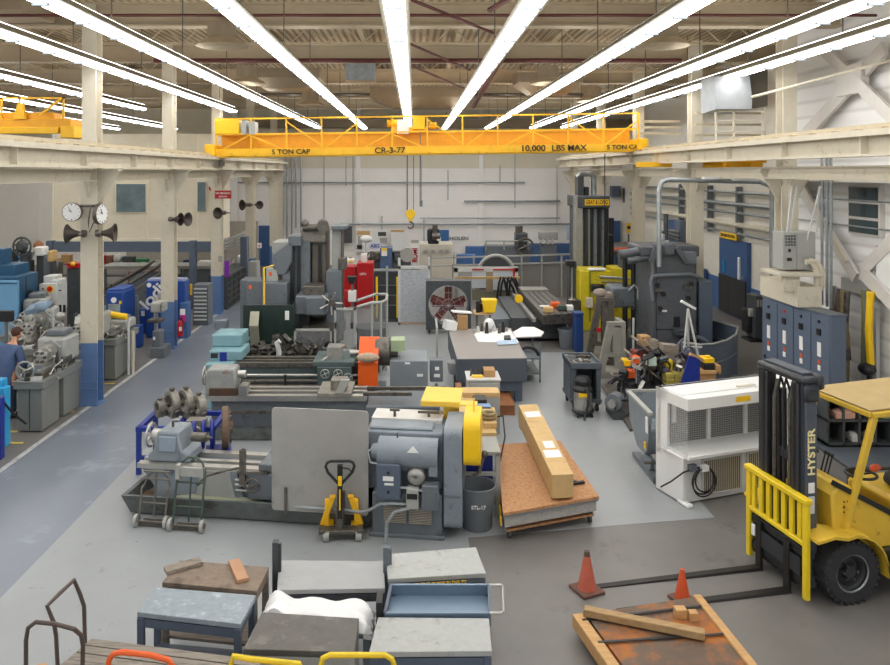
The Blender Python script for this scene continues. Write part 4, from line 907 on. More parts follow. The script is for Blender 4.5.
G().lathe([(.2,.5),(.2,.56),(.15,.62),(.17,.72),(.12,.8),(0,.82)],(x,y,0)).o('motor_head', black, t)
G().b(x-.12,x+.1,y-.2,y-.17,.42,.5).o('warning_label', yelS, t)
G().tor((x,y,.1),.2,.03,'z').o('base_ring', black, t)
for a in (.5,2.2,4,5.5): G().wheel((x+.22*math.cos(a),y+.22*math.sin(a),.04),.04,.03).o('caster', black, t)
G().t([(x+.02,y-.18,.6),(x+.06,y-.28,.5),(x+.03,y-.32,.3),(x-.02,y-.34,.12),(x-.06,y-.4,.03)],.028).o('hose', black, t)
# ================================================================ fan, curtain, gates
def w2(n,a,b_,c_,d_,Y,d,m,t,bev=.01,**k): return px(G(),a,b_,c_,d_,Y,d).o(n,m,t,bev=bev,**k)
Y=23.2; t=T('drum_fan','big square framed shop fan with dark red blades and motor','fan',(X(448,Y),Y+.3,0))
x0,x1,z0,z1=X(426,Y),X(471,Y),.12,Z(281,Y)
cx_,cz_=(x0+x1)/2,(z0+z1)/2; r=.62
g=G(); n=32; vs=[];
for k in range(n):
    a=2*PI*k/n; ca,sa=math.cos(a),math.sin(a); s_=1/max(abs(ca),abs(sa)); vs.append((ca,sa,s_))
V=[];Fc=[]
for yy in (Y,Y+.5):
    V+=[(cx_+r*c_[0],yy,cz_+r*c_[1]) for c_ in vs]+[(cx_+(x1-x0)/2*c_[0]*c_[2],yy,cz_+(z1-z0)/2*c_[1]*c_[2]) for c_ in vs]
for k in range(n):
    j=(k+1)%n; Fc+=[(k,j,j+n,k+n),(k+2*n,k+3*n,j+3*n,j+2*n),(k,k+2*n,j+2*n,j),(k+n,j+n,j+3*n,k+3*n)]
g.add(V,Fc).o('housing', gryD, t)
for k in range(5):
    a=k*2*PI/5+.3; G().rb((cx_+.3*math.cos(a),Y+.3,cz_+.3*math.sin(a)),(.52,.03,.24),rx=.5,ry=-a).o('blade', redF, t)
G().c((cx_,Y+.1,cz_),(cx_,Y+.45,cz_),.12).o('hub', redF, t)
for rr in (.2,.4,.6): G().tor((cx_,Y-.02,cz_),rr,.008,'y',28,5).o('guard_ring', galv, t)
for k in range(6): a=k*PI/6; G().c((cx_-.62*math.cos(a),Y-.02,cz_-.62*math.sin(a)),(cx_+.62*math.cos(a),Y-.02,cz_+.62*math.sin(a)),.006,n=5).o('guard_rod', galv, t)
for x in (x0+.1,x1-.1): G().b(x-.04,x+.04,Y-.15,Y+.65,.08,.13).wheel((x,Y-.1,.05),.05,.03).wheel((x,Y+.6,.05),.05,.03).o('foot', black, t)
G().b(x0+.2,x1-.2,Y+.35,Y+.4,cz_-.1,cz_+.1).o('motor_mount', redF, t)
Y=24.6; t=T('quilted_curtain','silver grey quilted curtain on a white frame left of the fan','curtain',(X(416,Y),Y,0))
quilt=mat('quilt','#b3b7bc',.4,.2,var=.22,scale=5,stretch=(1.5,1,5),hex2='#7f858c',amt=.15,scale2=4,bump=.5)
w2('curtain',400,428,270,322,Y,.05,quilt,t,0); w2('frame_post',398,400.5,258,326,Y-.02,.08,whiteM,t,0); w2('frame_post',428,430,258,326,Y-.02,.08,whiteM,t,0); w2('frame_rail',398,430,266,269,Y-.02,.08,whiteM,t,0); w2('frame_rail',398,430,322.5,325,Y-.02,.08,MC['rag_beige'] if 'rag_beige' in MC else cream,t,0)
Y=25; t=T('machine_gate','black gate panel with two yellow posts and grey frame','gate',(X(387,Y),Y,0))
w2('panel',374,398,272,320,Y+.1,.05,mat('gate_black','#34383a',.5,var=.2),t,0)
for q in (377,397.5): w2('yellow_post',q-1.2,q+.8,277,318,Y,.06,yelS,t,0)
w2('grey_post',386,388,266,320,Y,.05,gryL,t,0); w2('top_rail',374,399,269,271,Y,.06,gryL,t,0)
for w_ in (285,295,305): w2('cross_bar',376,398,w_,w_+.8,Y+.05,.04,gryM,t,0)
w2('base_rail',374,399,320,325,Y,.1,gryD,t,0)
# red cabinet
Y=27.5; t=T('machine_cabinet','bright red cabinet with white lettering, tallest of the red units','cabinet',(X(364,Y),Y,0))
px(G(),357,373,263,310,Y,.9).o('body', redp, t, bev=.02); text('LISTA',.1,(X(363,Y),Y-.01,Z(274,Y)),(PI/2,0,0),paper,t)
t=T('machine_cabinet','low bright red cabinet left of the tall red one','cabinet',(X(350,Y),Y,0))
px(G(),344,356,267,310,Y+.3,.9).o('body', redp, t, bev=.02)
px(G(),338,357,291,300,Y-.8,.3).o('drawer_unit', redp, t, bev=.02)
t=T('camera_head','white and black measuring head before the low red cabinet','measuring head',(X(352,25),25,0))
G().b(X(348,25),X(356,25),25,25.3,Z(302,25),Z(291,25)).o('head', whiteP, t, bev=.03); G().pr([(X(347,25),Z(277,25)),(X(356,25),Z(277,25)),(X(354,25),Z(284,25)),(X(349,25),Z(284,25))],'y',25,25.3).o('cup', black, t); G().c((X(352,25),25.1,0),(X(352,25),25.1,Z(285,25)),.04).o('post', gryM, t)
for a,b_,c_,d_,m,l,n in [(347,354,257,263,paper,'white jug with yellow label on the low red cabinet','jug'),(361,367,252,263,whiteP,'white bottle on the tall red cabinet','bottle')]:
    t=T(n,l,n,(X(a,28),27.9,Z(d_,28))); G().b(X(a,27.9),X(b_,27.9),27.8,28.1,Z(d_,27.9),Z(c_+1.5,27.9)).o('body', m, t, bev=.04); G().c((X((a+b_)/2,27.9),27.95,Z(c_+1.5,27.9)),(X((a+b_)/2,27.9),27.95,Z(c_,27.9)),.07).o('cap', gryL, t)
    if n=='jug': G().b(X(349,27.9),X(353,27.9),27.78,27.8,Z(262,27.9),Z(260,27.9)).o('label', yelS, t)
# back wall objects (Y 39-40)
def flat(n,a,b_,c_,d_,Y,m,l,cat,d=.06): return px(G(),a,b_,c_,d_,Y,d).o(n,m,None,l,cat)
flat('poster',339,352,226,243,40.0,mat('dark_poster','#4a4a4e',.6,var=.5,scale=2),'dark poster on the back wall above the red cabinets','poster')
t=T('notice_board','cork notice board with papers on the back wall above the red cabinet','notice board',(X(371,40),40,Z(255,40)))
px(G(),356,386,230,252,40.05,.05).o('board', paper, t); px(G(),357,370,231,235,40.0,.04).o('paper', crateM, t); px(G(),358,362,236,247,40.0,.04).o('paper', gryL, t); px(G(),378,386,232,236,40.0,.04).o('paper', gryD, t); px(G(),380,387,238,243,40.0,.04).o('paper', gryL, t); px(G(),357,362,245,249,39.98,.04).o('paper', black, t)
t=T('whiteboard','white board with tan top strip on the back wall','whiteboard',(X(398,40),40,Z(252,40)))
px(G(),391,404,232,252,40.0,.05).o('board', whiteP, t); px(G(),391,404,230,232,39.98,.07).o('top_strip', crateM, t)
t=T('banner','vertical white banner with red vertical lettering near the hook','banner',(X(415,38),38,Z(263,38)))
px(G(),411.5,418,243,263,37,.03).o('sheet', paper, t); text('ROMI',.4,(X(415,37),36.97,Z(255,37)),(PI/2,-PI/2,0),redp,t,sx=.72)
px(G(),411,418.5,240,243,37,.03).o('header', gryL, t)
t=T('spot_lamp','white round work lamp on a stem before the notice board','lamp',(X(366,33),33,Z(263,33)))
G().s((X(366,33),33,Z(239,33)),(.28,.2,.17)).o('shade', whiteP, t); G().c((X(366,33),33,Z(262,33)),(X(366,33),33,Z(240,33)),.04).o('stem', whiteM, t)
t=T('round_sign','white oval sign with blue letters behind the red cabinet','sign',(X(375,33),33,Z(252,33)))
G().lathe([(0,-.02),(.2,-.02),(.2,.02),(0,.02)],(0,0,0),'y',24)
G().pr([(X(375,33)+.27*math.cos(2*PI*k/24),Z(246,33)+.17*math.sin(2*PI*k/24)) for k in range(24)],'y',33,33.04).o('plate', mat('sign_lilac','#cfd3ea',.5), t); text('ABG',.2,(X(375,33),32.98,Z(246,33)),(PI/2,0,0),bluR,t)
t=T('machine_cabinet','blue machine cabinet with yellow and white label at back centre','cabinet',(X(386,31),31,0))
px(G(),380,392,248,300,31,.8).o('body', mat('mid_blue','#4a6186',.5), t, bev=.02); px(G(),381.5,387,248,251,30.97,.03).o('label', yelP, t); px(G(),381.5,387,251,256,30.97,.03).o('label', paper, t)
t=T('grinder','dark machine with dials and levers at the back beside the blue cabinet','machine',(X(374,31),31,0))
px(G(),368,381,258,300,31.2,.7).o('base', gryD, t, bev=.02); px(G(),370,380,252,260,31,.5).o('head', steelD, t, bev=.05); G().hw((X(372,30.8),30.8,Z(256,31)),.2,'y').o('wheel', steelD, t)
t=T('lathe','small grey machine with black spindle below the white board','machine',(X(398,31),31,0))
px(G(),392,411,256,290,31.3,.8).o('base', gryM, t, bev=.02); px(G(),394,402,254,262,31,.6).o('head', gryD, t, bev=.05); px(G(),392,404,252,256,31.1,.5).o('cap', black, t, bev=.03); G().c((X(407,31),31,Z(255,31)),(X(407,31),31.5,Z(255,31)),.3).o('disc', gryL, t)
t=T('grinding_machine','cream machine with black head and blue board behind the banner','machine',(X(437,34),34,0))
px(G(),420,453,244,285,34,1.5).o('body', mat('cream_machine','#c4bfb0',.5,var=.06), t, bev=.04)
px(G(),428,439,229,244,34,.5).o('head', black, t, bev=.05); G().c((X(435,34),34,Z(225,34)),(X(435,34),34,Z(240,34)),.12).c((X(432,34),33.9,Z(236,34)),(X(440,34),33.9,Z(236,34)),.15).o('spindle', steelD, t)
for q in (426,433,441,447): G().c((X(q,33.9),33.9,Z(251,34)),(X(q,33.9),34.05,Z(251,34)),.1).o('knob', steel, t)
flat('notice_board',427,449,230,243,38.5,mat('board_blue','#2f5f92',.6),'blue board behind the black machine head on the back wall','board'); 
flat('paper_notice',437,441,237,241,34.6-.8,paper,'small white paper beside the black machine head','paper')
for a,b_,c_,d_,Y,l in [(466,486,247,253,38,'short blue cabinet at the back wall right of the cream machine'),(457,476,255,262,36,'blue cabinet in front of the short one at the back')]:
    px(G(),a,b_,c_,272,Y,.6).o('storage_cabinet', mat('mid_blue2','#3f679e',.5), None, l,'cabinet',bev=.02)
text_t=T('wall_lettering','grey lettering painted on the white back wall','lettering',(X(459,40),40.2,Z(240,40)))
text('HOLEN',.26,(X(459,40.2),40.25,Z(238.5,40.2)),(PI/2,0,0),gryM,text_t,sx=1.2)
# back lathes/machines along wall at right
t=T('radial_drill','dark machine with gear head rising before the back wall','machine',(X(523,36),36,0))
px(G(),486,530,246,272,36,.8).o('bed', gryM, t, bev=.03); px(G(),516,528,233,250,35.8,.7).o('head', gryD, t, bev=.06); G().hw((X(525,35.6),35.6,Z(246,36)),.4,'y').c((X(519,36),36,Z(226,36)),(X(519,36),36,Z(240,36)),.18).o('wheel', steelD, t)
g=G()
for q in (486,504,528): g.c((X(q,35.7),35.7,Z(250,35.7)),(X(q,35.7),35.7,Z(241,35.7)),.03)
g.c((X(486,35.7),35.7,Z(241,35.7)),(X(530,35.7),35.7,Z(241,35.7)),.03).o('rail', gryL, t)
t=T('tool_grinder','small pale machine on legs left of the tall signed machine','machine',(X(548,37),37,0))
px(G(),540,558,232,240,37,.6).o('head', gryL, t, bev=.04); px(G(),541,557,244,262,37,.6).o('base', gryM, t); 
for q in (542,547,552): px(G(),q,q+2,239,246,37,.2).o('leg', whiteM, t)
flat('floor_cabinet',530,576,244,262,38.8,mat('wall_blue',''),'long low blue cabinet at the back wall','cabinet',.5)
flat('floor_cabinet',567,577,225,240,39.5,mat('pale_blue_plan','#b9cddd',.6,var=.15,scale=3),'pale blue chart on the back wall beside the tall machine','chart')
# fence/backdrop
t=T('safety_fence','long grey sheet fence with pale handrail before the back machines','fence',(X(500,30),30,0))
g=px(G(),452,578,264,320,30,.05); g.o('sheet_panel', mat('fence_sheet','#8b8984',.5,.2,var=.06,scale=1), t)
for w_ in (255,263): G().bar((X(430,30),29.95,Z(w_+3,30)),(X(578,30),29.95,Z(w_-1,30)),.06).o('hand_rail', gryL, t)
for q in (430,453,473,492,521,541,561,577): px(G(),q,q+1.6,255,322,29.9,.06).o('post', gryL, t)
t=T('planer_guard','half round dark ring guard above the white screen','guard',(X(496,28.4),28.4,0))
G().tor((X(496,28.4),28.4,Z(273,28.4)),.66,.07,'y',28,8,.15,PI-.15).o('rim', gryL, t)
G().pr([(X(496,28.5)+.6*math.cos(PI*k/16),Z(273,28.5)+.6*math.sin(PI*k/16)) for k in range(17)],'y',28.45,28.8).o('disc', gryD, t)
G().b(X(480,28.5),X(512,28.5),28.4,29,0,Z(273,28.5)).o('base', gryD, t)
t=T('splash_screen','white framed screen with red tape trim before the ring guard','screen',(X(486,27),27,0))
px(G(),454,518,267,272,27,.1).o('frame', whiteM, t); px(G(),513,518,268,300,27,.1).o('frame', whiteM, t); px(G(),454,458,268,285,27,.1).o('frame', whiteM, t)
px(G(),472,486,272,288,27.02,.04).o('window', mat('screen_pale','#c3ccd2',.3,var=.05), t); px(G(),493,513,272,290,27.02,.04).o('window', MC['screen_pale'], t)
px(G(),472,484,269,270.3,26.95,.04).b(X(493,26.95),X(515,26.95),26.95,27.0,Z(270.3,26.95),Z(269,26.95)).b(X(513,26.95),X(515,26.95),26.95,27.0,Z(282,26.95),Z(270,26.95)).o('red_tape', redp, t)
px(G(),486,493,272,292,27.02,.05).o('divider', mat('tan_post','#9c8a70',.6), t); px(G(),458,472,272,300,27.05,.05).o('sheet', gryL, t)
G().b(X(455,26.6),X(520,26.6),26.6,26.7,Z(279,26.6),Z(277,26.6)).o('yellow_rail', mat('tan_rail','#b3935a',.6), t)
px(G(),472,512,290,300,27.1,.05).o('lower_sheet', mat('olive_sheet','#77735f',.6,var=.1), t)
t=T('hose_bundle','black hoses draped over the right end of the white screen','hoses',(X(505,26.4),26.4,Z(300,26.4)))
for i,(a,b_,c_) in enumerate([(500,497,508),(503,500,515),(508,507,519),(511,509,521)]):
    Y=26.3+.05*i; G().t([(X(b_,Y),Y,Z(298,Y)),(X(a-1,Y),Y,Z(283,Y)),(X(a+1,Y),Y,Z(277,Y)),(X(a+4,Y),Y,Z(278,Y)),(X(c_-2,Y),Y,Z(288,Y)),(X(c_,Y),Y,Z(294,Y))],.04).o('hose', black, t)
# planer
z=.98
t=T('planer_mill','long planer mill table with slots receding toward the fence','planer',(X(555,23),23.5,0))
fl=P(543,315,z); fr=P(575,313,z); br=P(545,288,z); bl=P(518,288,z)
slab([fl,fr,br,bl],z-.28,z).o('table', steelD, t, bev=.01, label='long oily steel table')
for k in (.2,.4,.6,.8): slab([lerp(fl,fr,k-.03),lerp(fl,fr,k+.03),lerp(bl,br,k+.03),lerp(bl,br,k-.03)],z,z+.006).o('slot', black, t)
p0=lerp(bl,fl,.15);p1=lerp(br,fr,.15); slab([p0,p1,br,bl],z+.006,z+.05).o('end_plate', steel, t)
p0=lerp(fl,bl,.08);
slab([(p0[0]-.75,p0[1]+.6),(fr[0]-.1,p0[1]+.6),(br[0],br[1]),(bl[0]-.7,bl[1])],.1,.7).o('bed', gryD, t)
slab([(X(506,24),22.4),(X(518,24),22.4),(X(508,24),26),(X(500,24),26)],.4,.62).o('side_shelf', steelD, t)
slab([P(484,320,.6),P(525,318,.6),P(519,302,.6),P(486,303,.6)],.1,.6).o('side_bed', gryM, t)
G().b(fl[0]-.25,fl[0]-.15,fl[1]+.3,bl[1]-.2,.72,.82).o('side_rail', steel, t)
G().c((X(520,21.6),21.8,Z(299,21.8)),(X(520,21.6),21.9,Z(299,21.8)),.12).o('yellow_knob', yelS, t)
for i,(q,w_,m,n,l) in enumerate([(549,309,crateM,'wooden_block','tan block on the near end of the planer table'),(556,304,orng,'orange_gadget','orange red gadget on the near end of the planer table'),(563,307,grnD,'clamp','dark green clamp on the near end of the planer table'),(569,307,whiteP,'bottle','white bottle at the right edge of the planer table'),(545,303,paper,'paper_sheet','white paper on the planer table')]):
    x,y=P(q,w_+4,z); G().b(x-.14,x+.14,y,y+.2,z,z+(.16 if n!='paper_sheet' else .02)).o(n,m,None,l,n.split('_')[-1],bev=.03)
G().lathe([(.12,0),(.04,.03),(.015,.08),(.015,1.0)],(X(572,23.5),23.5,1.0)).o('indicator_stand', steel, None,'thin upright steel stand at the right of the planer table','stand')
# ================================================================ LEFT BAY
# clocks and horns on column 1
def clock(x,y,z,r,rz,label):
    t=T('wall_clock',label,'clock',(x,y,z),rz)
    G().lathe([(r,-.05),(r,.04),(r*.94,.05)],(0,0,0),'y',32).o('case', steelD, t, w=False)
    G().lathe([(0,-.052),(r*.93,-.052),(r*.93,-.04),(0,-.04)],(0,0,0),'y',32).o('dial', paper, t, w=False)
    for k in range(12):
        a=k*PI/6; G().bar((r*.72*math.sin(a),-.056,r*.72*math.cos(a)),(r*.86*math.sin(a),-.056,r*.86*math.cos(a)),.012 if k%3 else .02,.006).o('hour_mark', black, t, w=False)
    G().bar((0,-.062,0),(-r*.6*math.sin(.55),-.062,r*.6*math.cos(.55)),.014,.006).o('minute_hand', black, t, w=False)
    G().bar((0,-.068,0),(-r*.42*math.sin(1.05),-.068,r*.42*math.cos(1.05)),.02,.006).o('hour_hand', black, t, w=False)
    return t
Y=15.9
clock(X(72.5,Y),Y,Z(212,Y),.2,0.12,'round white wall clock on the left side of the nearest left column')
clock(X(100,Y),Y,Z(214,Y),.22,1.4,'round white clock turned sideways on the right of the nearest left column')
G().c((X(80,Y),Y+.02,Z(206,Y)),(X(97,Y),Y+.02,Z(206,Y)),.03).t([(X(93,Y),Y-.1,Z(205,Y)),(X(90,Y),Y-.08,Z(222,Y)),(X(91,Y),Y-.08,Z(232,Y)),(X(95,Y),Y-.06,Z(222,Y))],.015).o('clock_bracket', steelD, None,'dark pipe bracket joining the two clocks on the column','bracket')
def horn(x,y,z,rz,label,s=1.0):

    t=T('horn_speaker',label,'loudspeaker',(x,y,z),rz)
    G().lathe([(.05*s,-.02),(.06*s,.04*s),(.08*s,.1*s),(.11*s,.16*s),(.15*s,.21*s),(.2*s,.25*s),(.205*s,.27*s),(.19*s,.27*s),(.13*s,.21*s),(.05*s,.13*s),(0,.12*s)],(0,0,0),'x',24).o('bell', brn, t, w=False)
    G().lathe([(.0,-.14*s),(.07*s,-.13*s),(.08*s,-.05*s),(.05*s,0)],(0,0,0),'x',16).o('driver', steelD, t, w=False)
    G().b(-.1*s,-.04*s,-.02,.25*s,-.02,.02).o('mount', steelD, t, w=False)
    return t
horn(X(81,Y),Y-.05,Z(233.5,Y),PI+.12,'bronze horn loudspeaker pointing left on the nearest left column')
horn(X(103,Y),Y-.05,Z(233,Y),.15,'bronze horn loudspeaker pointing right on the nearest left column')
horn(X(174,21),20.9,Z(219,21),-.2,'nearer of two horn loudspeakers on the second left column',.9)
horn(X(181,21),20.95,Z(219,21),-.3,'farther of two horn loudspeakers on the second left column, pointing right',.95)
horn(X(222,26),26.1,Z(213,26),-2.0,'horn loudspeaker pointing down left under the small red sign',1.0)
horn(X(247,31),31.2,Z(205,31),-2.3,'left horn loudspeaker on the fourth left column, facing the camera',1.1)
horn(X(256,31),31.2,Z(205,31),-.9,'right horn loudspeaker on the fourth left column',.85)
Y=26.1; t=T('safety_sign','small red sign with white lettering on the third left column','sign',(X(223,Y),Y,Z(199,Y)))
G().b(X(215,Y),X(231.5,Y),Y-.03,Y,Z(198.5,Y),Z(190.5,Y)).o('plate', redp, t); text('NO SMOKING',.085,(X(223.2,Y),Y-.035,Z(193.3,Y)),(PI/2,0,0),paper,t,sx=.95); text('BEYOND',.07,(X(223.2,Y),Y-.035,Z(196.6,Y)),(PI/2,0,0),paper,t)
G().lathe([(.12,0),(.13,.05),(.09,.08),(0,.09)],(X(212,26.6),26.6,Z(188,26.6)),'y').o('alarm_bell', redp, None,'small round red alarm bell left of the red sign','bell')
Y=26.2; t=T('machine_shop_plate','small dark plate on the left girder above the red sign','sign',(X(230,25),25,5.15)); G().b(-6.34,-6.31,24.4,25.0,5.2,5.35).o('plate', brn, t)
# big blue machine
def BX(name,a,b_,c_,d_,Y,d,m,t,bev=.01,zb=None,**k):
    z0=max(0,Z(d_,Y)) if zb is None else zb
    return G().b(X(a,Y),X(b_,Y),Y,Y+d,z0,Z(c_,Y)).o(name,m,t,bev=bev,**k)
t=T('machining_centre','large light blue machine enclosure with teal side at far left','machine',(-11,20,0))
BX('front_panel',-60,17,281,0,19.5,.12,bluL,t,.01,0)
BX('side_enclosure',-60,17,277,0,19.62,1.1,bluT,t,.02,0)
BX('top_hood',-60,15,265,277,20.0,.75,bluT,t,.02)
BX('upper_tower',-40,4,249,266,20.2,.4,bluT,t,.02)
G().b(X(17,19.5)-.01,X(17,19.5)+.03,20.1,20.25,1.75,1.83).o('handle',black,t); G().b(X(17,19.5)-.01,X(17,19.5)+.03,20.15,20.22,1.35,1.5).o('handle',black,t)
BX('door_seam',-60,17,283,284,19.47,.02,bluT,t,0); G().b(X(17,19.5)-.01,X(17,19.5)+.005,19.95,19.97,.2,2.2).o('door_seam',black,t)
t=T('control_pendant','black control monitor on a stalk before the light blue enclosure','monitor',(X(5,17),17,0))
BX('screen',-4,12,311,322,17,.12,black,t,.02,label='black screen'); G().c((X(4,17),17.1,0),(X(4,17),17.1,Z(322,17)),.04).o('stalk', gryM, t)
# white machine
Y=20.6;t=T('machining_centre','white boxy machine head with red button behind the lathes','machine',(X(54,Y),Y,0))
G().pr([(X(39,Y),Z(311,Y)),(X(57,Y),Z(311,Y)),(X(57,Y),Z(283,Y)),(X(39,Y),Z(284,Y))],'y',Y,Y+.1).b(X(39,Y),X(57,Y),Y+.05,Y+.62,Z(311,Y),Z(284,Y)).o('front_box', whiteM, t, bev=.02)
BX('side_box',50,57.5,280,314,Y+.12,.55,whiteM,t,.03)
BX('head_cap',43,55,276,284,Y+.2,.45,whiteM,t,.03)
BX('lower_body',41,56,311,345,Y+.1,.5,gryM,t,.02,0)
G().c((X(50,Y),Y-.03,Z(289,Y)),(X(50,Y),Y+.02,Z(289,Y)),.07).o('red_button', redE, t); G().c((X(50,Y),Y-.01,Z(289,Y)),(X(50,Y),Y+.02,Z(289,Y)),.1).o('button_ring', yelS, t)
for q,w_ in ((42,288),(42,291),(59,290)): BX('button',q,q+1.6,w_,w_+1.2,Y-.02,.05,black,t,0)
BX('name_plate',43,49,295,296.5,Y-.01,.03,gryD,t,0)
for k in range(2): BX('cooling_slot',59+k*4,61+k*4,305,312,Y+.08,.04,black,t,0)
# generic turret lathe seen from its end
def turret_lathe(x,y,rz,label,s=1.0,col_=gryK,seed=1,wd=.95,ln=2.2,hs=1.0):
    RR=random.Random(seed)
    t=T('turret_lathe',label,'lathe',(x,y,0),rz)
    def q(g,n,m,par=None,**k):
        g.v=[(v[0],v[1],v[2] if v[2]<1 else 1+(v[2]-1)*hs) for v in g.v]; return g.o(n,m,par or t,w=False,**k)
    w2_=wd/2
    bs=q(G().b(-w2_,w2_,0,.7,.02,.86),'cabinet_base', col_, bev=.015)
    q(G().b(-.005,.005,-.006,.0,.05,.84),'door_seam', black, bs)
    q(G().b(-w2_,w2_,ln-.7,ln,.02,.86),'cabinet_base', col_, bev=.015)
    q(G().b(-w2_-.05,w2_+.05,-.06,ln+.05,.84,.98).b(-w2_-.06,w2_+.06,-.07,ln+.06,.96,.99),'chip_tray', col_, bev=.01)
    q(G().b(-.2,.2,.1,ln-.1,.98,1.12),'bed', steelD, bev=.01)
    for x_ in (-.17,.08): q(G().b(x_,x_+.09,.05,ln-.1,1.12,1.16),'way', steel)
    hd=q(G().b(-.3,.3,ln-.75,ln-.1,1.1,1.62),'headstock', gryL, bev=.06)
    q(G().b(-.2,.2,ln-.6,ln-.2,1.62,1.75),'headstock_cover', gryM, hd, bev=.03)
    q(G().lathe([(.06,-.3),(.15,-.28),(.15,-.05),(.08,0)],(0,ln-.75,1.36),'y'),'chuck', steel)
    q(G().b(-.32,.32,.7,1.1,1.12,1.24).b(-.15,.15,.75,1.05,1.24,1.36),'cross_slide', steelD, bev=.01)
    tu=q(G().lathe([(.06,-.16),(.16,-.14),(.16,.14),(.06,.16)],(0,.55,1.34),'y',6).b(-.15,.15,.2,.65,1.14,1.24),'turret', steel)
    for k in range(6): a=k*PI/3; q(G().c((.1*math.cos(a),.36,1.34+.1*math.sin(a)),(.1*math.cos(a),.46,1.34+.1*math.sin(a)),.03),'tool', steelD, tu)
    hw_=q(G().hw((-.1,.02,1.18),.17,'y',3),'handwheel', steel)
    q(G().hw((.28,.85,1.12),.11,'x',4),'handwheel', steel)
    for k in range(4):
        a=k*PI/2+.3; q(G().c((.3,.35,1.16),(.34,.35+.24*math.cos(a),1.16+.24*math.sin(a)),.013).s((.34,.35+.24*math.cos(a),1.16+.24*math.sin(a)),.03),'star_handle', steel)
    q(G().t([(.25,ln-.9,1.1),(.3,ln-1.0,1.5),(.15,ln-1.05,1.65),(.0,ln-1.0,1.58)],.02),'coolant_pipe', galv)
    for k in range(9):
        x_,y_=RR.uniform(-w2_,w2_),RR.uniform(0,.3 if k%2 else ln-.8)
        q(G().rb((x_,y_,1.02),(RR.uniform(.06,.2),RR.uniform(.05,.15),.07),rz=RR.uniform(0,3)),'tool_block', [steel,steelD,black,whiteM][k%4])
    return t
x0,y0=P(40,430); x1,y1=P(61,424)
turret_lathe(-7.38,14.4,0,'nearest grey cabinet lathe at left beside the worker',wd=.48,ln=1.6)
turret_lathe(-7.72,16.75,0,'grey cabinet lathe standing just left of the nearest left column',seed=3,wd=.5,ln=1.8)
turret_lathe(-8.9,17.0,.2,'grey lathe with big casting behind the worker',seed=5,wd=.8)
turret_lathe(-9.7,18.5,.25,'grey lathe partly hidden behind the worker at far left',seed=8,wd=.8)
turret_lathe(-7.42,18.0,0,'grey cabinet lathe with yellow bar tube right of the nearest left column',seed=9,wd=.5,ln=1.35,hs=.5)
Y=18.4; G().c((X(103,Y),Y,Z(313,Y)),(X(127,Y),Y,Z(317,Y)),.075,n=18).o('bar_feed_tube', yelS, None,'bright yellow round tube above the lathes right of the column','tube')
pipe([(X(127,18.4),18.5,0),(X(127,18.4),18.5,Z(318,18.4))],.03,whiteM,'stand_post','white post holding the yellow tube','post')
pipe([(X(136,18.8),18.6,0),(X(136,18.8),18.6,Z(330,18.8))],.04,cream,'bollard','thin cream post at the right end of the aisle lathes','post')
# big silver/blue castings
for i in range(26):
    q=R.uniform(20,83); w_=R.uniform(312,352); Y=R.uniform(17.2,19.5); s_=R.uniform(.05,.17)
    g=G(); k=i%4
    if k==0: g.lathe([(s_*.6,-s_),(s_,-s_*.8),(s_,s_*.4),(s_*.5,s_)],(X(q,Y),Y,Z(w_,Y)),'x' if i%2 else 'y')
    elif k==1: g.hw((X(q,Y),Y,Z(w_,Y)),s_*1.2,'y')
    elif k==2: g.rb((X(q,Y),Y,Z(w_,Y)),(s_*2.4,s_*1.5,s_*1.4),R.uniform(-.5,.5),R.uniform(-.5,.5),R.uniform(0,3))
    else: g.t([(X(q,Y),Y,Z(w_,Y)),(X(q,Y)+s_,Y,Z(w_,Y)+s_*1.6),(X(q,Y)+s_*2.4,Y,Z(w_,Y)+s_)],.025)
    g.c((X(q,Y),Y+.03,1.1),(X(q,Y),Y+.03,Z(w_,Y)),.02,n=6)
    g.o('lathe_attachment', [steel,gryL,whiteM,steelD,gryM][i%5], None, 'grey metal fitting among the crowded lathes at left','machine fitting','metal fittings on the left lathes')
G().rb((X(38,18.0),18.0,1.75),(.5,.35,.12),ry=-.3,rx=.3).s((X(43,18.),17.9,1.78),(.16,.12,.12)).o('rag_bundle', mat('faded_blue','#8094a8',.8,var=.2), None,'faded blue cloth lying over the lathe behind the worker','cloth')
# blue enclosures
t=T('machining_centre','royal blue machine enclosure with white round mark right of the first column','machine',(X(124,22),22,0))
Y=21.6
BX('enclosure',106,123,292,352,Y,.95,bluN,t,.03,0); BX('roof',107,123,289,292,Y+.1,.9,bluN,t,.03)
G().lathe([(0,-.01),(.08,-.01),(.08,.01),(0,.01)],(X(114,Y),Y-.02,Z(300,Y)),'y').o('round_mark', paper, t); BX('yellow_mark',119,121.5,301,304,Y-.01,.02,yelS,t,0)
BX('window',108,120,304,318,Y-.02,.03,mat('cab_window','#9aa6a6',.2,var=.3),t,0); BX('lower_cabinet',125,140,326,350,Y-.3,.3,bluN,t,.02,0)
t=T('control_cabinet','dark blue cabinet with small white label beside the lettered blue enclosure','cabinet',(X(142,23.5),23.5,0)); BX('body',139,147,309,345,23.2,.8,bluN,t,.02,0); BX('label',141,144.5,311,316,23.17,.02,paper,t,0)
Y=22.6; t=T('machining_centre','blue machine enclosure with big white slanted lettering behind the second column','machine',(X(165,Y),Y,0))
BX('enclosure',146,185,281,0,Y,.45,bluN,t,.03,0); BX('roof',147,184,279,282,Y+.05,.4,mat('lilac_top','#8f97b8',.5),t,.02)
text('lodit',.5,(X(155,Y),Y-.02,Z(294,Y)),(PI/2,-.85,0),paper,t,sx=1.15,depth=.01); G().lathe([(0,-.01),(.07,-.01),(.05,.01),(0,.01)],(X(149.3,Y),Y-.01,Z(285,Y)),'y').o('white_mark', paper, t)
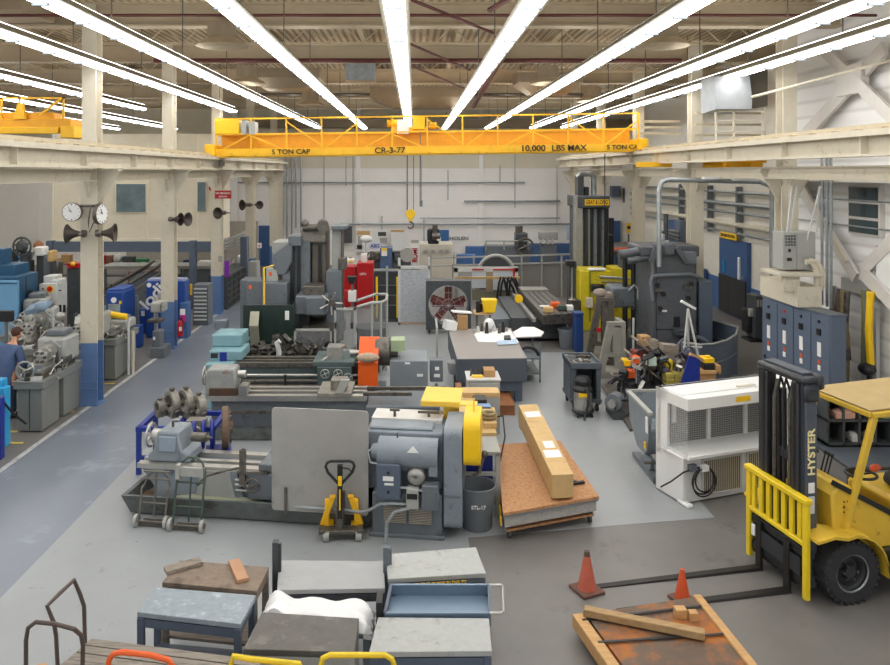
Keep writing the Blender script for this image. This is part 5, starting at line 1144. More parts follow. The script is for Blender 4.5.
BX('panel',157,162,293,303,Y-.3,.2,gryL,t,.02)
BX('yellow_mark',190,192,284,295,Y+.5,.02,yelS,t,0)
BX('side_lower',180,187,303,345,Y-.1,.4,mat('blue_side','#3f6192',.5),t,.02,0)
Y=21.0; t=T('notice_board','white and magenta poster hanging just right of the second left column','poster',(X(182,Y),Y,Z(330,Y)))
BX('sheet_top',180,185,309,316,Y,.02,paper,t,0); BX('sheet_low',180,186,315,323,Y-.01,.02,pink,t,0)
t=T('fire_extinguisher','red fire extinguisher hanging beside the second left column','fire extinguisher',(X(182,21),20.9,Z(337,20.9)))
Y=20.9; G().lathe([(0,0),(.075,0),(.08,.02),(.08,.36),(.05,.42),(.02,.44),(.02,.48)],(X(180,Y),Y,Z(336,Y))).o('cylinder', redp, t)
G().b(X(180,Y)-.03,X(180,Y)+.06,Y-.02,Y+.02,Z(336,Y)+.48,Z(336,Y)+.51).t([(X(180,Y)+.03,Y,Z(336,Y)+.48),(X(180,Y)+.12,Y-.02,Z(336,Y)+.4),(X(180,Y)+.12,Y-.02,Z(336,Y)+.2)],.012).o('valve', black, t); BX('label',179,181.5,327,331,Y-.1,.02,paper,t,0)
# pedestal grinder / drill press
Y=20.1;t=T('drill_press','small grey pedestal drill press at the aisle before the lettered blue enclosure','drill press',(X(157,Y),Y,0))
BX('base_plate',150,164,348,353,Y,.6,gryM,t,.02,0); BX('pedestal',152,160,331,352,Y+.1,.35,gryM,t,.03,.03); BX('column',154,157,298,333,Y+.2,.1,steel,t,.01); BX('table',147,160,320,323,Y,.4,steelD,t,.01); BX('head',150,162,303,313,Y-.05,.5,gryL,t,.04)
G().c((X(155,Y),Y,Z(319,Y)),(X(155,Y),Y,Z(312,Y)),.04).o('spindle', steel, t); BX('nameplate',153,155,337,340,Y+.08,.03,paper,t,0); G().hw((X(162,Y),Y,Z(307,Y)),.12,'x',3).o('feed_handle', steelD, t)
# drawer cabinets
def drawer_cab(a,b_,c_,d_,Y,label,m,n,fm):
    t=T('tool_cabinet',label,'cabinet',(X((a+b_)/2,Y),Y,0))
    h=Z(c_,Y); G().b(X(a,Y),X(b_,Y),Y+.02,Y+.6,0.0,h).o('body', m, t, bev=.01)
    for k in range(n):
        z0=.12+(h-.2)*k/n; dr=G().b(X(a+1,Y),X(b_-1,Y),Y-.01,Y+.02,z0,z0+(h-.2)/n-.03).o('drawer', m, t)
        G().b(X(a+1.2,Y),X(b_-1.2,Y),Y-.035,Y-.012,z0+(h-.2)/n*.45,z0+(h-.2)/n*.85).o('handle', fm, dr)
    return t
drawer_cab(193,208,285,317,24.4,'grey drawer cabinet with nine pale handles left of the third column',gryM,9,whiteM)
t=T('tool_rack','row of black drawer racks receding behind the third left column','rack',(-7.1,27.5,0))
G().b(-7.45,-6.75,27.2,31,0,1.25).o('frame', gryD, t, bev=.02)
for j in range(5):
    for k in range(5): G().b(-6.77,-6.72,27.3+j*.74,27.95+j*.74,.1+k*.23,.26+k*.23).o('drawer', black, t)
Y=26.0; t=T('banner','narrow purple banner beside the third left column','banner',(X(227,Y),Y,Z(278,Y))); BX('sheet',224.5,229,261,277,Y,.02,purp,t,0); BX('stand',218,222,256,262,Y,.1,gryL,t,.01)
# under the office : benches and shelves
Y=30.5
t=T('work_table','long grey work table in front of the slate blue office frame','table',(X(190,Y),Y,0))
BX('top',100,212,266,269,Y,1.2,gryL,t,.01); BX('skirt',183,210,269,276,Y+.1,.6,gryM,t,.01,0); 
for q in (104,140,180): BX('leg',q,q+2,269,0,Y+.05,.08,gryM,t,0,0)
t=T('wooden_chest','reddish brown wooden chest under the grey work table','chest',(X(158,30),29,0)); BX('body',128,168,272,283,29.5,.6,mat('chest_brown','#7a3a24',.5,var=.15),t,.02); BX('stand',130,166,283,310,29.6,.5,gryD,t,0,0)
t=T('bar_rack','rack of dark metal bars stacked before the storage area','rack',(X(125,24),24,0))
for k in range(9): G().c((X(103+k*3.2,24),23.6+.1*k,1.15+.08*(k%4)),(X(118+k*3,24),26.5,1.6+.08*(k%4)),.04).o('steel_bar', steelD, t)
G().b(X(101,24),X(142,24),23.6,23.7,0,1.1).o('front_frame', gryM, t); G().b(X(101,24),X(142,24),26.4,26.5,0,1.5).o('rear_frame', gryM, t)
Y=26.9
spec=[(57,62,256,262,'cardboard_box',card,'tan box at the left end of the storage shelf'),(61,70,252,258,'cardboard_box',card,'wider tan box on the storage shelf'),(84,91,253,268,'tool_head_box',gryL,'grey machine unit standing behind the first column'),(101,105,251,260,'cabinet',redp,'small bright red box right of the first column under the office'),(106,112,251,262,'locker',mat('brown_locker','#8c5d4c',.6),'brown locker under the office right of the first column'),(113,122,252,258,'globe',whiteM,'white round jar under the office beam'),(110,123,260,268,'carton',card,'tan carton on the shelf below the white jar'),(122,134,251,262,'grille',gryD,'dark slatted crate under the office'),(136,147,253,262,'green_box',mat('shelf_green','#2f7a4f',.6),'green box under the office beam'),(141,146,255,264,'bottle',whiteP,'white bottle before the green box'),(150,160,254,262,'microwave',gryL,'pale grey appliance under the office beam'),(183,191,252,260,'jacket',mat('navy','#27345c',.9),'navy cloth hanging under the office beam'),(198,213,252,259,'whiteboard',paper,'white sheet hanging under the office beam by the third column'),(199,214,259,264,'storage_tray',gryM,'grey tray below the white sheet')]
g_sh=T('storage_shelf','long dark steel storage shelf under the office','shelf',(X(130,33.),33.0,0)); Y=33.0
G().b(X(55,Y),X(214,Y),33,33.6,.91,.95).b(X(55,Y),X(214,Y),33,33.6,.4,.44).o('board', gryD, g_sh)
for q in (56,100,150,210): G().b(X(q,Y),X(q,Y)+.06,33.,33.06,0,.91).o('upright', gryD, g_sh)
for a,b_,c_,d_,n,m,l in spec:
    h=Z(c_,33.1)-.95-.002*a
    if n=='globe': G().s((X(117,33.1),33.2,.95+.22),(.2,.18,.22)).o('glass_jar', m, None,l,'jar')
    else: G().b(X(a,33.1),X(b_,33.1),33.08,33.4,.95,.95+h).o(n,m,None,l,n.split('_')[-1],bev=.02)
t=T('storage_bin','red bin with yellow ball near the slate blue post','bin',(X(73,23),23,0))
Y=23.; G().pr([(X(66,Y),Z(263.5,Y)),(X(80,Y),Z(263.5,Y)),(X(78,Y),Z(268,Y)),(X(68,Y),Z(268,Y))],'y',Y,Y+.5).o('bin', redp, t); G().s((X(73,Y),Y,Z(264,Y)),.07).o('ball', yelS, t); BX('stand',67,79,268,0,Y+.1,.4,gryD,t,.01,0)
# crowded stuff behind the blue machine at left
spec=[(6,12,250,262,'machine',gryD,'dark small machine behind the blue enclosure, leftmost'),(8,14,257,262,'blue_can',bluC,'small bright blue can behind the blue enclosure'),(18,30,252,261,'white_tray',paper,'white tray behind the blue enclosure'),(17,27,241,252,'rotary_head',gryD,'dark spoked machine head above the white tray'),(34,43,247,256,'storage_box',paper,'white box under a brown cap behind the blue enclosure'),(34,43,241,247,'brown_cap',woodB,'brown rounded cap on top of the white box'),(47,52,251,262,'carton',crateM,'tan carton left of the slate blue post'),(43,50,256,285,'machine',gryM,'grey machine left of the slate blue post'),(50,58,262,290,'machine',steelD,'oily machine at the foot of the slate blue post'),(84,92,268,290,'machine',gryM,'grey machine part left of the first column'),(93,97,286,300,'white_board',whiteM,'white panel beside the first column')]
for i,(a,b_,c_,d_,n,m,l) in enumerate(spec):
    Y=23.5+.35*(i%3); t=T(n,l,n.split('_')[-1],(X((a+b_)/2,Y),Y,0))
    zz=Z(d_,Y)
    if 'head' in n: G().hw((X((a+b_)/2,Y),Y,Z((c_+d_)/2,Y)),.28,'y',5).lathe([(.1,-.1),(.2,0),(.1,.1)],(X((a+b_)/2,Y),Y,Z((c_+d_)/2,Y)),'y').o('head', m, t)
    elif 'cap' in n: G().lathe([(.17,0),(.15,.1),(.05,.2),(0,.2)],(X((a+b_)/2,Y),Y,zz)).o('cap', m, t)
    elif 'tray' in n: G().pr([(X(a,Y),Z(c_,Y)),(X(b_,Y),Z(c_,Y)),(X(b_-2,Y),zz),(X(a+2,Y),zz)],'y',Y,Y+.3).o('tray', m, t)
    else: G().b(X(a,Y),X(b_,Y),Y,Y+.4,zz,Z(c_,Y)).o('body', m, t, bev=.04)
    G().b(X(a+1,Y),X(b_-1,Y),Y+.1,Y+.35,0,zz).o('stand', gryD, t)
# stairs / ramp and blue doors at the back left
t=T('stair_ramp','grey ramp of pipes going up left of the blue door','ramp',(X(236,33),33,0))
for k in range(4): G().bar((X(224,33),32.5,Z(241+k*3,33)),(X(245,33),34,Z(232+k*3,33)),.07).o('rail', gryL, t)
for q in (226,235,243): G().b(X(q,33),X(q,33)+.07,33,33.1,0,Z(238,33)).o('post', gryL, t)
t=stru(G().b(X(258,39.8),X(271,39.8),39.9,40.28,0,Z(226,39.8)),'door_1',mat('door_blue','#3a5a88',.5,var=.05))
G().b(X(260,39.8),X(261,39.8),39.85,39.9,1.0,1.15).o('door_handle', galv, t)
Y=36; flat('blue_partition',240,257,245,262,37.8,MC['door_blue'],'blue low partition left of the blue door','partition',.1)
t=T('safety_sign','small white sign on a post by the blue door','sign',(X(259,31),31,0)); BX('plate',257,261.5,243,248,31,.03,paper,t,0); G().c((X(259,31),31.05,0),(X(259,31),31.05,Z(243,31)),.03).o('post', gryM, t); BX('red_mark',258.5,260,245,246.5,30.98,.02,redp,t,0)
t=T('grey_cabinet','tall slate grey cabinet post at the foot of the fourth left column','cabinet',(X(243,30),30,0)); BX('body',240,247,237,262,30,.4,gryC,t,.02,0); BX('side',248,257,262,285,30.2,.6,gryL,t,.02,0)
t=T('covered_machine','machine under a pale sheet behind the purple banner','machine',(X(235,29),29,0)); G().pr([(X(229,33),0),(X(242,33),0),(X(241,33),Z(262,33)),(X(236,33),Z(256,33)),(X(230,33),Z(262,33))],'y',33.4,34.2).o('sheet', plast, t, bev=.05)
t=T('tool_board','orange brown board leaning on the grey cabinet by the aisle','board',(X(254,25),24,.9)); G().rb((X(253,23),23,Z(291,23)),(.4,.03,.25),ry=.5).c((X(253,23),23.03,0),(X(253,23),23.03,Z(291,23)),.03).o('board', crateM, t)
# cyan stuff at the left edge
t=T('blue_cabinet','bright cyan blue cabinet at the left frame edge','cabinet',(X(0,13.6),13.6,0)); Y=13.6; BX('body',-30,5,388,428,Y,.2,bluC,t,.02,0); BX('top',-30,2,380,389,Y+.03,.2,bluC,t,.02)
t=T('blue_cabinet','dark blue cabinet edge at the far left frame edge','cabinet',(X(-8,12.8),12.8,0)); Y=13.0; BX('body',-40,.5,398,457,Y,.15,bluR,t,.02,0)
pipe([(X(5,13.6),13.5,.9),(X(15,13.8),13.7,.6),(X(26,14),14.0,.3)],.02,black,'cable','dark cable from the cyan cabinet to the trash can','cable')
# ================================================================ person
def skinfig(name, pts, edges, radii, m, par, root=0, sub=2):
    me=bpy.data.meshes.new(name); me.from_pydata(pts,edges,[]); ob=bpy.data.objects.new(name,me); col.objects.link(ob)
    ob.parent=par; MW[ob]=MW[par]
    sk=ob.modifiers.new('s','SKIN'); sk.use_smooth_shade=True
    for i,r in enumerate(radii):
        v=me.skin_vertices[0].data[i]; v.radius=r if isinstance(r,tuple) else (r,r); v.use_root=(i==root)
    sb=ob.modifiers.new('b','SUBSURF'); sb.levels=sub; sb.render_levels=sub
    me.materials.append(m); return ob
Yp=15.3; xp=X(7,Yp)
t=T('person','worker in blue coveralls seen from behind, bending over the lathe at the left edge','person',(xp,Yp,0),-.25)
# facing +Y (away), bent slightly forward; head at z 1.6
pts=[(0,0,.95),(0,.02,1.15),(0,.08,1.36),(0,.16,1.46),(0,.2,1.53),(0,.25,1.62),
 (-.13,0,.88),(-.14,-.02,.5),(-.15,0,.08),(-.15,.13,.04),(.13,0,.88),(.14,-.02,.5),(.15,0,.08),(.15,.13,.04),
 (-.2,.1,1.38),(-.27,.12,1.1),(-.2,.32,.98),(.2,.1,1.38),(.29,.08,1.1),(.24,.3,.96),(-.16,.42,.98),(.2,.4,.96)]
ed=[(0,1),(1,2),(2,3),(3,4),(4,5),(0,6),(6,7),(7,8),(8,9),(0,10),(10,11),(11,12),(12,13),(2,14),(14,15),(15,16),(2,17),(17,18),(18,19),(16,20),(19,21)]
rad=[(.17,.13),(.165,.12),(.19,.12),(.09,.07),(.055,.055),(.06,.06),.1,.07,.05,.045,.1,.07,.05,.045,.075,.06,.045,.075,.06,.045,.035,.035]
body=skinfig('body',pts,ed,rad,skin,t)
G().s((0,.27,1.66),(.085,.105,.12),16).s((0,.38,1.65),(.018,.02,.02)).s((-.085,.28,1.65),(.015,.03,.035)).s((.085,.28,1.65),(.015,.03,.035)).o('head', skin, t, w=False)
G().s((0,.25,1.69),(.095,.11,.11),16).o('hair', hair, t, w=False)
cp=[(0,0,.9),(0,.01,1.12),(0,.08,1.34),(0,.13,1.43),(-.2,.1,1.37),(-.28,.12,1.1),(-.21,.3,.985),(.2,.1,1.37),(.3,.08,1.1),(.245,.28,.965),(0,-.01,.62)]
ce=[(0,1),(1,2),(2,3),(2,4),(4,5),(5,6),(2,7),(7,8),(8,9),(0,10)]
cr=[(.21,.165),(.2,.15),(.22,.14),(.12,.1),.095,.08,.06,.095,.08,.06,(.24,.19)]
skinfig('coverall',cp,ce,cr,cloth,t)
tp=[(-.13,0,.7),(-.14,-.02,.45),(-.15,0,.1)]
for s_ in (-1,1):
    skinfig('trouser_leg',[(s_*.12,0,.72),(s_*.14,-.02,.45),(s_*.15,0,.1)],[(0,1),(1,2)],[.12,.09,.075],mat('trousers_dark','#2c3140',.9),t)
    G().s((s_*.15,.05,.05),(.06,.15,.06)).o('shoe', black, t, w=False)
def hand(x,y,z,s_,par):
    for k in range(4): G().t([(x+s_*(-.03+.02*k),y,z),(x+s_*(-.035+.023*k),y+.05,z-.005),(x+s_*(-.035+.023*k),y+.085-.008*abs(k-1.5),z-.03)],.009,6).o('finger', skin, par, w=False)
    G().t([(x-s_*.03,y-.02,z),(x-s_*.06,y+.02,z-.01),(x-s_*.06,y+.05,z-.02)],.011,6).s((x,y-.02,z),(.045,.055,.02)).o('palm', skin, par, w=False)
hand(-.16,.46,.98,-1,t); hand(.2,.44,.96,1,t)
# ================================================================ RIGHT SIDE
def W2(n,a,b_,c_,d_,Y,d,m,t,bev=.02,zb=None,**k):
    z0=max(0,Z(d_,Y)) if zb is None else zb
    return G().b(X(a,Y),X(b_,Y),Y,Y+d,z0,Z(c_,Y)).o(n,m,t,bev=bev,**k)
# tall signed machine
Y=25.5; t=T('vertical_boring_mill','tall grey column machine with yellow name sign on top','machine',(X(593,Y),Y,0))
W2('column',578,609,208,330,Y,1.4,gryD,t,.02,0,label='dark grey ribbed column')
W2('edge_pillar',576,583,197,335,Y-.3,.5,mat('pale_worn_grey','#8e8c82',.5,var=.15),t,.02,0)
for a,b_,m in [(586,588,gryD),(588.5,590,steel),(590.5,593,black),(593.5,597,gryM),(598,600,black),(602,604,gryM),(606,608,black)]: W2('slideway',a,b_,209,275,Y-.06,.06,m,t,0)
W2('head_box',578,610,196,208,Y-.35,1.8,gryD,t,.03); W2('name_sign',585,609,199.3,205.3,Y-.38,.03,yelS,t,0,label='yellow name sign')
text('GRAY & LONG',.2,(X(597,Y-.4),Y-.39,Z(202.3,Y-.4)),(PI/2,0,0),mat('sign_red_brown','#5a2a10',.6),t,sx=.55)
W2('top_post',578,584,176,197,Y+.2,.5,gryD,t,.02); W2('top_post',585,589,187,197,Y+.2,.4,black,t,.02)
G().t([(X(580,Y),Y+.3,Z(178,Y)),(X(583,Y),Y+.3,Z(174,Y)),(X(592,Y),Y+.3,Z(174,Y)),(X(596,Y),Y+.3,Z(177,Y)),(X(596,Y),Y+.3,Z(197,Y))],.1).o('exhaust_pipe', galv, t)
W2('side_panel',609,614,235,272,Y+.2,.8,black,t,.02)
G().c((X(601,Y),Y-.5,Z(268,Y)),(X(601,Y),Y-.5,5.6),.015,n=6).o('hoist_cable', black, t)
Y=23.6; t=T('milling_machine','acid yellow machine body with black handles below the tall signed column','machine',(X(610,Y),Y,0))
W2('body',580,612,271,330,Y,1.2,yelM,t,.02,0); W2('rear_wing',612,640,268,281,Y+.5,.8,yelM,t,.02); W2('rear_wing',604,636,279,300,Y+.4,.8,yelM,t,.02,.3)
W2('rib',589,591,271,330,Y-.03,.04,mat('dull_olive','#8c8a1d',.5),t,0,.3); W2('motor',592,605,285,293,Y-.25,.3,black,t,.04); W2('top_plate',590,606,269,270.5,Y-.05,.35,paper,t,.01)
W2('bracket',587,593,298,308,Y-.2,.2,cream,t,.02)
G().c((X(598,Y),Y-.2,Z(276,Y)),(X(628,Y),Y-.2,Z(278,Y)),.05).c((X(600,Y),Y-.15,Z(281,Y)),(X(622,Y),Y-.15,Z(282,Y)),.03).o('slide_rod', steel, t)
W2('left_cluster',569,577,262,300,Y+.6,.4,gryD,t,.04,0); W2('left_cluster',567,576,261,266,Y+.4,.4,black,t,.03); W2('base',572,582,300,335,Y,.6,steelD,t,.02,0)
# fluids: center head machine in front
Y=20.6;t=T('radial_drill','grey drilling head with two black columns left of the dark boring mill','machine',(X(628,Y),Y,0))
W2('head',611,636,287,308,Y,.7,gryM,t,.06); W2('arm',624,647,255,270,Y+.2,.7,gryD,t,.05)
for q in (626,634.5): G().c((X(q,Y),Y+.1,.2),(X(q,Y),Y+.1,Z(255,Y)),.07).o('black_column', black, t)
W2('ram',636,647,268,345,Y+.3,.5,steelD,t,.02,0); W2('base',612,648,338,375,Y,.9,gryD,t,.02,0)
G().lathe([(.1,0),(.16,.02),(.16,.3),(.06,.36),(.05,.6),(.08,.6),(.08,1.0),(.04,1.0),(.04,1.3)],(X(650,Y-.4),Y-.4,Z(335,Y-.4))).o('spindle_nose', gryM, t)
G().t([(X(630,Y-.2),Y-.1,Z(290,Y)),(X(632,Y),Y-.2,Z(284,Y)),(X(636,Y),Y-.2,Z(288,Y)),(X(636,Y),Y-.2,Z(298,Y))],.03).o('hose', gryL, t)
for q,w_ in ((615,295),(620,302),(631,305)): G().hw((X(q,Y-.1),Y-.12,Z(w_,Y)),.1,'y').o('handwheel', steelD, t)
pipe([(X(633,19.5),19.5,0),(X(633.5,19.5),19.5,Z(318,19.5))],.03,whiteM,'post','thin white post before the drilling head','post')
# dark boring mill
Y=19.2; t=T('vertical_boring_mill','huge dark grey vertical boring mill below the right columns','machine',(X(678,Y),Y,0))
bm1=mat('mill_charcoal','#55585c',.45,var=.12,hex2='#3c3f42',amt=.25,scale2=3)
G().pr([(X(652,Y),0),(X(697,Y),0),(X(697,Y),Z(262,Y)),(X(692,Y),Z(254,Y)),(X(658,Y),Z(254,Y)),(X(652,Y),Z(262,Y))],'y',Y,Y+1.6).o('housing', bm1, t, bev=.04)
W2('side_cabinet',699,713,281,345,Y+.1,1.0,gryC,t,.03,.35,label='slate grey side cabinet'); W2('side_foot',700,712,345,372,Y+.2,.8,black,t,.02,0)
W2('top_beam',640,700,246,257,Y+.1,1.2,bm1,t,.05); W2('top_box',657,664,245,258,Y-.1,.5,bm1,t,.03); W2('top_box',664,676,243,256,Y-.15,.6,bm1,t,.06); W2('top_box',684,697,252,265,Y-.1,.5,gryM,t,.03)
G().bar((X(675,Y),Y-.1,Z(247,Y)),(X(685,Y),Y-.1,Z(262,Y)),.12).bar((X(655,Y),Y-.1,Z(247,Y)),(X(650,Y),Y-.1,Z(262,Y)),.12).o('strut', bm1, t)
G().c((X(622,Y),Y+.3,Z(256,Y)),(X(656,Y),Y+.3,Z(251,Y)),.12).c((X(630,Y),Y+.2,Z(262,Y)),(X(652,Y),Y+.2,Z(258,Y)),.09).o('drive_shaft', bm1, t)
W2('vent',674,680,317,327,Y-.02,.03,black,t,0); W2('nameplate',662,667,310,312,Y-.02,.03,paper,t,0)
for q,w_ in ((657,285),(691,284),(660,308),(663,294),(688,298)): G().c((X(q,Y),Y-.05,Z(w_,Y)),(X(q,Y),Y+.02,Z(w_,Y)),.06).o('port', black, t)
W2('bracket_bar',684,692,286,289,Y-.08,.08,steelD,t,0); W2('bracket_bar',655,662,289,292,Y-.08,.08,steelD,t,0)
G().t([(X(652,Y),Y-.06,Z(300,Y)),(X(650,Y),Y-.06,Z(281,Y)),(X(652,Y),Y-.06,Z(276,Y)),(X(658,Y),Y-.06,Z(275,Y)),(X(690,Y),Y-.06,Z(274,Y)),(X(698,Y),Y-.02,Z(277,Y))],.05).o('edge_pipe', gryM, t)
W2('ledge',676,697,330,336,Y-.3,.3,gryD,t,.02)
G().tor((X(690,Y),Y-.25,Z(352,Y)),.45,.05,'y',20,6,.3,PI).o('table_rim', gryM, t)
W2('seam',656,697,329,330,Y-.01,.02,black,t,0); W2('seam',656,656.6,265,370,Y-.01,.02,black,t,0,0)
t=T('exhaust_hood','curved metal ducts and rails above the dark boring mill','duct',(X(672,21.5),21.5,3.2))
Y=21.5; W2('box',679,688,221,247,Y,.4,gryC,t,.02)
for k in range(3): G().t([(X(660,Y),Y,Z(245-k*2,Y)),(X(668,Y),Y,Z(236-k*3,Y)),(X(678,Y),Y,Z(240-k*4,Y))],.05).o('bent_pipe', galv, t)
G().bar((X(662,Y),Y,Z(232,Y)),(X(680,Y),Y,Z(238,Y)),.08).c((X(666,Y),Y,Z(240,Y)),(X(666,Y),Y,Z(214,Y)),.07).o('stack', gryD, t)
# curved guard
Y=17.9
def curvewall(pts,h,label,m):
    t=T('curved_guard',label,'machine guard',(pts[0][0],pts[0][1],0))
    g=G(); n=len(pts); th=.03
    V=[(x,y,z) for z in (.05,h) for x,y in pts]+[(x+.02,y+th,z) for z in (.05,h) for x,y in pts]
    Fq=[]
    for i in range(n-1):
        Fq+=[(i,i+1,n+i+1,n+i),(2*n+i,3*n+i,3*n+i+1,2*n+i+1),(n+i,n+i+1,3*n+i+1,3*n+i)]
    g.add(V,Fq).o('sheet', m, t)
    G().t([(x,y,h) for x,y in pts],.025).o('top_rim', gryL, t); G().t([(x,y-.02,h*.55) for x,y in pts],.02).o('mid_band', gryM, t)
    for i in (0,n//2,n-1): G().b(pts[i][0]-.03,pts[i][0]+.03,pts[i][1]-.02,pts[i][1]+.04,0,h).o('post', gryM, t)
pts=[P(683,385),P(700,388),P(713,387),P(727,382),P(736,375),P(738,366)]
pts=[(x,y) for x,y in pts]+[(P(738,366)[0]-.3,P(738,366)[1]+.9),(P(738,366)[0]-1.0,P(738,366)[1]+1.3)]
curvewall(pts,1.0,'curved slate blue sheet guard at the foot of the dark boring mill',gryC)
# tripod stand
t=T('roller_stand','white three legged stand with tilted top bar before the dark mill','stand',(X(694,16.9),16.9,0))
Y=16.9; top=(X(688,Y),Y,Z(309,Y))
for q,dy in ((680,0),(705,-.1),(697,.5)): G().c(top,(X(q,Y),Y+dy,0),.025).o('leg', whiteM, t)
G().b(X(683,Y),X(702,Y),Y-.02,Y+.02,Z(347,Y)-.02,Z(347,Y)+.02).o('cross_tie', whiteM, t); G().bar((X(681,Y),Y,Z(301,Y)),(X(695.5,Y),Y,Z(309,Y)),.09,.06).o('top_bar', whiteP, t, bev=.01)
# angle plates
def angle_plate(x0,x1,y0,dep,h,label,m,rz=0):
    w_=x1-x0; t=T('angle_plate',label,'casting',((x0+x1)/2,y0,0))
    k=.42
    def q(g,n,**kk): return g.o(n,m,t,**kk)
    q(G().b(x0,x1,y0,y0+dep,0,.14),'foot',bev=.01); q(G().b(x1-.12,x1,y0,y0+dep,.14,h),'upright',bev=.01)
    q(G().b(x1-.45,x1-.1,y0,y0+.1,h-.14,h),'top_rib',bev=.01)
    q(G().bar((x0+.07,y0+.05,.1),(x1-.36,y0+.05,h-.06),.16,.14),'slanted_rib'); q(G().b(x0+.12,x1-.1,y0,y0+.1,.5,.62),'cross_rib',bev=.01); q(G().b(x1-.32,x1-.12,y0,y0+.1,.62,h-.1).b(x0+.22,x0+.3,y0,y0+.1,.6,.9),'web')
    return t
angle_plate(X(598,18.2),X(626,18.2),18.2,.6,1.36,'light grey cast angle plate with triangular openings','pale_worn_grey')
angle_plate(X(585,19.5),X(613,19.5),19.4,.7,1.75,'dark oily angle plate leaning behind the light grey one',steelD)
G().b(X(606,19.3),X(614,19.3),19.45,19.75,1.75,1.86).s((X(603,19.3),19.6,1.84),(.2,.14,.12)).o('rag', woodD, None,'crumpled cloth and brick on the dark angle plate','cloth')
G().b(X(598,19.2),X(602,19.2),19.3,19.36,Z(333,19.2),Z(329,19.2)).o('red_tag', redp, None,'small red tag on the dark angle plate','tag')
t=T('recycling_bin','tall narrow blue bin beside the acid yellow machine','bin',(X(580,21),21,0)); W2('body',575,583.5,315,348,20.8,.3,mat('bin_blue','#1f3f7c',.45),t,.02,0); W2('lid',574.5,584,313,315.5,20.75,.38,MC['bin_blue'],t,.02)
# pile rack
Y=16.4; t=T('sloped_rack','sloped wooden rack shelves loaded with tooling before the dark mill','rack',(X(650,Y),Y,0))
G().bar((X(620,Y),Y,Z(360,Y)),(X(640,Y),Y,Z(384,Y)),.05).bar((X(645,Y),Y,Z(340,Y)),(X(672,Y),Y,Z(368,Y)),.06).o('slanted_bar', woodD, t)
G().bar((X(612,Y),Y,Z(374,Y)),(X(628,Y),Y,Z(388,Y)),.25,.04).bar((X(628,Y),Y+.1,Z(352,Y)),(X(668,Y),Y+.1,Z(386,Y)),.4,.04).bar((X(640,Y),Y+.4,Z(342,Y)),(X(660,Y),Y+.4,Z(362,Y)),.5,.04).o('shelf_board', woodD, t)
G().b(X(630,Y),X(670,Y),Y+.1,Y+.7,.0,.55).b(X(636,Y),X(664,Y),Y+.3,Y+.8,.55,.9).o('body', gryD, t)
sp=[(640,650,336,346,16.9,card,'cardboard_box','brown box topmost on the sloped rack'),(650,658,340,348,16.8,woodD,'wooden_block','greyish block beside the topmost brown box'),(661,678,345,362,16.6,woodD,'wooden_block','large greyish brown tilted block on the sloped rack'),(633,650,351,362,16.5,mat('box_maroon','#7c3b36',.6),'tool_case','maroon case on the sloped rack'),(633,640,357,364,16.2,orng,'orange_box','upper small orange box on the sloped rack'),(624,636,371,378,16.1,orng,'orange_box','lower orange box on the sloped rack'),(624,630,360,366,16.3,yelS,'yellow_box','small yellow box left on the sloped rack'),(627,638,370,382,16.3,gryG,'tool_case','dark case behind the lower orange box'),(647,656,357,366,16.1,mat('pale_green2','#c5d8c8',.6),'carton','pale green white carton in the middle of the rack'),(665,672,360,380,16.2,yelB,'yellow_strap','yellow strap hanging in the dark hose bundle')]
for a,b_,c_,d_,Y,m,n,l in sp:
    cx_,cz_=X((a+b_)/2,Y),(Z(c_,Y)+Z(d_,Y))/2; G().rb((cx_,Y+.1,cz_),(abs(X(b_,Y)-X(a,Y)),.25,abs(Z(c_,Y)-Z(d_,Y))),ry=.12 if 'wood' in n else 0,rz=.1).o(n,m,None,l,n.split('_')[-1],bev=.01)
t=T('tie_down_box','stack of yellow green slatted blocks at the right of the rack','blocks',(X(679,15.9),15.9,.4))
for r_ in range(3):
    for k in range(3): G().b(X(667+k*8,15.9),X(674.3+k*8,15.9),15.9,16.2,Z(386-r_*4.2,15.9),Z(382.4-r_*4.2,15.9)).o('slat', mat('straw_yellow','#a99b4a',.7,var=.15), t)
G().b(X(666,15.9),X(692,15.9),15.95,16.15,0,Z(386,15.9)).o('base', gryD, t)
for i in range(46):
    q=R.uniform(616,692); w_=R.uniform(max(350,384-(q-614)*1.3),386) if q<665 else R.uniform(350,376); Y=R.uniform(15.9,16.5)
    g=G(); s_=R.uniform(.05,.12); x=X(q,Y); z=max(.12,Z(w_,Y)); k=i%4
    if k==0: g.tor((x,Y,z),s_*1.2,s_*.25,'y',14,6)
    elif k==1: g.t([(x-s_*2,Y,z),(x,Y-.05,z+s_*1.5),(x+s_*2,Y,z-s_*.5)],.025)
    elif k==2: g.rb((x,Y,z),(s_*2.5,s_,s_*.9),R.uniform(-1,1),R.uniform(-1,1),R.uniform(-1,1))
    else: g.lathe([(s_*.5,-s_),(s_,-s_*.5),(s_,s_*.5),(s_*.4,s_)],(x,Y,z),'xyz'[i%3])
    g.c((x,Y+.03,max(0,z-.35)),(x,Y+.03,z),.015,n=5)
    g.o('tooling_piece',[black,steelD,gryG,mat('dusky_purple','#4a4258',.6),steel,black][i%6],None,'dark tooling piece in the loaded heap before the dark mill','tooling','tooling heaped on the sloped rack')
t=T('blue_board','bright blue panel with wood edge leaning behind the heap','panel',(X(697,15.8),15.8,0)); Y=15.7
G().pr([(X(681,Y),Z(384,Y)),(X(700,Y),Z(382,Y)),(X(700,Y),Z(360,Y)),(X(690,Y),Z(354,Y))],'y',Y,Y+.05).b(X(684,Y),X(699,Y),Y+.01,Y+.04,0,Z(383,Y)).o('panel', bluR, t); G().bar((X(690,Y),Y,Z(354,Y)),(X(714,Y),Y+.2,Z(366,Y)),.06).o('wood_edge', wood, t)
